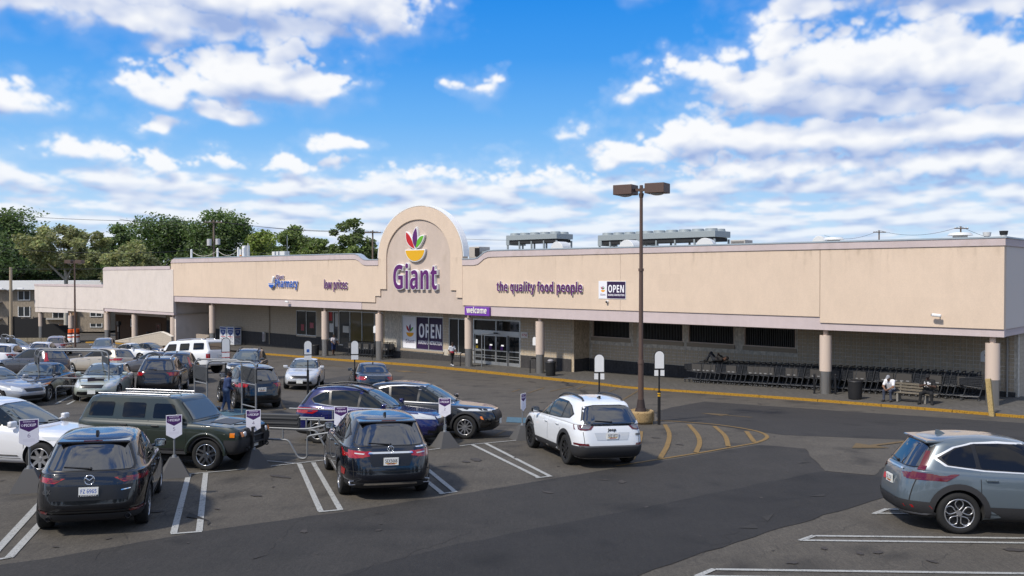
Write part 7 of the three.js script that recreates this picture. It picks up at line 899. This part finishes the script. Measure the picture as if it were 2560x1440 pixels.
function makePerson(label, pos, turn, J, o) {
  const t = thing('person', label, 'person', pos, turn), W = o.build || 1, caps = [], key = [], c = (k, a, b, ra, rb, s) => { caps.push({ a, b, ra: ra * W, rb: rb * W, s }); key.push(k); }, mid = (a, b, s = .5) => a.clone().lerp(b, s);
  c('top', J.pelvis, J.chest, .125, .135); c('top', J.hipL.clone().lerp(J.pelvis, .3).lerp(J.chest, .15), J.shL.clone().lerp(J.chest, .35), .10, .105); c('top', J.hipR.clone().lerp(J.pelvis, .3).lerp(J.chest, .15), J.shR.clone().lerp(J.chest, .35), .10, .105); c('top', J.shL, J.shR, .062, .062); c('skin', J.chest.clone().lerp(J.neck, .7), J.neck, .06, .052);
  c('bottom', J.hipL, J.hipR, .115, .115); c('bottom', J.pelvis, mid(J.hipL, J.hipR), .12, .12);
  for (const S of ['L', 'R']) { const sh = J['sh' + S], el = J['el' + S], wr = J['wr' + S], hp = J['hip' + S], kn = J['kn' + S], an = J['an' + S], to = J['to' + S]; if (o.longSleeve) { c('top', sh, el, .060, .05); c('top', el, wr, .05, .036); } else { c('top', sh, mid(sh, el, .62), .066, .062); c('skin', mid(sh, el, .55), el, .046, .040); c('skin', el, wr, .042, .029); } if (o.shorts) { c('bottom', hp, mid(hp, kn, .85), .10, .085); c('skin', mid(hp, kn, .8), kn, .062, .055); c('skin', kn, an, .056, .036); } else { c('bottom', hp, kn, .092, .064); c('bottom', kn, an, .064, .045); } c('shoe', an, an.clone().add(V3(0, -.035, -.02)), .046, .042); c('shoe', an.clone().add(V3(0, -.04, 0)), to, .043, .034); }
  const bb = new THREE.Box3(); caps.forEach(q => { bb.expandByPoint(q.a); bb.expandByPoint(q.b); }); bb.expandByScalar(.2); const sz = Math.max(bb.max.x - bb.min.x, bb.max.y - bb.min.y, bb.max.z - bb.min.z);
  const s = surface(caps, bb.min, sz, 104, .055), col_ = { top: o.top, bottom: o.bottom, skin: o.skin, shoe: o.shoe };
  const geos = [toGeo(s, (k, x, y, z, nx, ny, nz) => { const n = key[k]; if (n === 'top' && o.print && o.print(x, y, z, nz)) return o.printCol; if (n === 'top' && o.waist && y < o.waist) return o.waistCol; return col_[n]; })];
  geos.push(headGeo(J.head, J.face, J.up || V3(0, 1, 0), o.skin, [o.skin[0] * .7, o.skin[1] * .5, o.skin[2] * .5]));
  for (const [S, sd] of [['L', 1], ['R', -1]]) { const wr = J['wr' + S], d = J['hand' + S] || wr.clone().sub(J['el' + S]); geos.push(handGeo(wr, d, J['palm' + S] || V3(-sd, 0, .3), sd, o.curl ?? .5, o.skin)); }
  part('body', mergeGeometries(geos), bodyMat, t);
  const hm = basis(J.face, J.up || V3(0, 1, 0)).setPosition(J.head); const hair = new THREE.SphereGeometry(.104, 20, 14, 0, TAU, 0, o.hairLong ? 2.1 : 1.65).scale(.86, 1.14, 1.06).rotateX(-.42).translate(0, .028, -.012); hair.applyMatrix4(hm); part(o.cap ? 'cap' : 'hair', hair, mat(...o.hair, .9), t); if (o.cap) { const br = new THREE.CylinderGeometry(.085, .085, .012, 18, 1, false, -1.35, 2.7).scale(.95, 1, 1.05).rotateX(.12).translate(0, .062, .075); br.applyMatrix4(hm); part('cap_peak', br, mat(...o.hair, .9), t); }
  if (o.extra) o.extra(t); if (o.scale) t.scale.setScalar(o.scale); return t;
}
const sit = { pelvis: V3(0, .52, -.02), hipL: V3(-.10, .50, .0), hipR: V3(.10, .50, .0), knL: V3(-.15, .50, .43), knR: V3(.15, .51, .42), anL: V3(-.15, .09, .46), anR: V3(.17, .09, .40), toL: V3(-.16, .045, .62), toR: V3(.20, .045, .56) };
makePerson('man in white T-shirt and grey cap bent forward on the bench', shopPt(-4.62, swTop(-4.6), .66), FTH - .15, { ...sit, chest: V3(0, .88, .16), neck: V3(0, 1.03, .27), head: V3(0, 1.12, .345), face: V3(.05, -.5, 1), up: V3(0, 1, .35), shL: V3(-.19, .97, .20), shR: V3(.19, .97, .20), elL: V3(-.24, .70, .34), elR: V3(.24, .70, .34), wrL: V3(-.08, .60, .50), wrR: V3(.08, .61, .50), handL: V3(.5, -.5, .6), handR: V3(-.5, -.5, .6), palmL: V3(.8, 0, -.4), palmR: V3(-.8, 0, -.4) }, { top: [.72, .72, .74], bottom: [.035, .045, .075], skin: [.22, .12, .075], shoe: [.04, .035, .03], hair: [.26, .27, .29], cap: true, build: 1.05, curl: .9 });
makePerson('man in black T-shirt with white print sitting at the right of the bench', shopPt(-2.98, swTop(-3), .66), FTH + .1, { ...sit, knL: V3(-.22, .50, .42), knR: V3(.22, .50, .42), anL: V3(-.26, .09, .44), anR: V3(.26, .09, .44), toL: V3(-.30, .045, .60), toR: V3(.30, .045, .60), chest: V3(0, .95, .02), neck: V3(0, 1.13, .05), head: V3(0, 1.25, .10), face: V3(0, -.35, 1), up: V3(0, 1, .2), shL: V3(-.22, 1.05, .0), shR: V3(.22, 1.05, .0), elL: V3(-.31, .80, .10), elR: V3(.31, .80, .10), wrL: V3(-.12, .88, .30), wrR: V3(.12, .86, .30), handL: V3(.6, .2, .5), handR: V3(-.6, .2, .5), palmL: V3(.5, 0, -.8), palmR: V3(-.5, 0, -.8) }, { top: [.010, .010, .011], bottom: [.009, .009, .010], skin: [.07, .038, .026], shoe: [.012, .012, .012], hair: [.012, .012, .014], cap: true, build: 1.18, curl: .9, printCol: [.7, .7, .72], print: (x, y, z, nz) => nz > .2 && Math.abs(x + .0) < .14 && y > .78 && y < 1.02 && ((Math.floor((y - .78) / .05) + Math.floor((x + .2) / .09)) % 2 === 0 || (y > .93 && y < .97)), extra: t => part('phone', bx(-.035, .035, .88, 1.01, .345, .355), M.black, t) });
const stride = (a, b) => ({ pelvis: V3(0, .98, 0), hipL: V3(-.09, .93, 0), hipR: V3(.09, .93, 0), knL: V3(-.10, .50, a * .55), knR: V3(.10, .50, b * .55 + .04), anL: V3(-.09, .09, a), anR: V3(.09, .10, b - .05), toL: V3(-.10, .045, a + .17), toR: V3(.10, .05, b + .10), chest: V3(0, 1.30, .01), neck: V3(0, 1.48, .02), head: V3(0, 1.62, .04), face: V3(0, -.1, 1), shL: V3(-.18, 1.41, 0), shR: V3(.18, 1.41, 0) });
makePerson('person in dark blue jacket and jeans standing beside the black SUV', stand(566, 1030), camTurn(stand(566, 1030)) + 1.9, { ...stride(.10, -.12), elL: V3(-.24, 1.14, .02), elR: V3(.24, 1.14, .02), wrL: V3(-.22, .98, .20), wrR: V3(.22, .96, .20), chest: V3(0, 1.30, .06), neck: V3(0, 1.46, .11), head: V3(0, 1.59, .15), face: V3(0, -.3, 1), shL: V3(-.17, 1.40, .07), shR: V3(.17, 1.40, .07) }, { top: [.016, .034, .105], bottom: [.035, .065, .14], skin: [.20, .11, .07], shoe: [.25, .25, .25], hair: [.03, .018, .014], longSleeve: true, build: 1.12, hairLong: true, scale: .88 });
makePerson('woman in white top and black leggings walking towards the entrance', shopPt(-35.7, swTop(-35.7), .05), FTH + Math.PI / 2 - .25, { ...stride(.26, -.26), elL: V3(-.23, 1.16, -.10), elR: V3(.23, 1.16, .12), wrL: V3(-.20, .96, .02), wrR: V3(.20, 1.02, .28) }, { top: [.60, .62, .66], bottom: [.010, .010, .011], skin: [.12, .065, .045], shoe: [.55, .55, .56], hair: [.02, .012, .010], hairLong: true, waist: 1.10, waistCol: [.42, .02, .04], build: .98, scale: .97 });
makePerson('man in white T-shirt and navy shorts at the short cart row', shopPt(-51.6, swTop(-51.6), -1.05), FTH + Math.PI / 2, { ...stride(.06, -.06), elL: V3(-.25, 1.16, .10), elR: V3(.25, 1.16, .10), wrL: V3(-.22, 1.02, .36), wrR: V3(.22, 1.02, .36), chest: V3(0, 1.31, .05), head: V3(0, 1.62, .09), face: V3(.1, -.25, 1) }, { top: [.58, .55, .58], bottom: [.015, .03, .10], skin: [.10, .055, .038], shoe: [.02, .02, .02], hair: [.02, .015, .012], shorts: true, build: 1.12, scale: 1.03 });
makePerson('person in dark clothes lying on top of the carts with knees raised', shopPt(-15.35, swTop(-15.4) + 1.27, -1.8), FTH - Math.PI / 2, { pelvis: V3(0, .12, .05), hipL: V3(-.10, .12, .10), hipR: V3(.10, .12, .10), knL: V3(-.10, .50, .40), knR: V3(.11, .44, .36), anL: V3(-.10, .10, .66), anR: V3(.12, .10, .58), toL: V3(-.10, .045, .82), toR: V3(.12, .045, .74), chest: V3(0, .16, -.32), neck: V3(0, .20, -.52), head: V3(0, .25, -.64), face: V3(.2, .9, .35), up: V3(0, .35, -1), shL: V3(-.19, .15, -.40), shR: V3(.19, .15, -.40), elL: V3(-.24, .30, -.20), elR: V3(.26, .32, -.18), wrL: V3(-.06, .40, -.12), wrR: V3(.10, .42, -.14), handL: V3(.6, .3, 0), handR: V3(-.6, .3, 0) }, { top: [.014, .012, .013], bottom: [.010, .012, .018], skin: [.11, .055, .036], shoe: [.012, .012, .014], hair: [.012, .01, .01], longSleeve: true });
renderer.render(scene, camera);
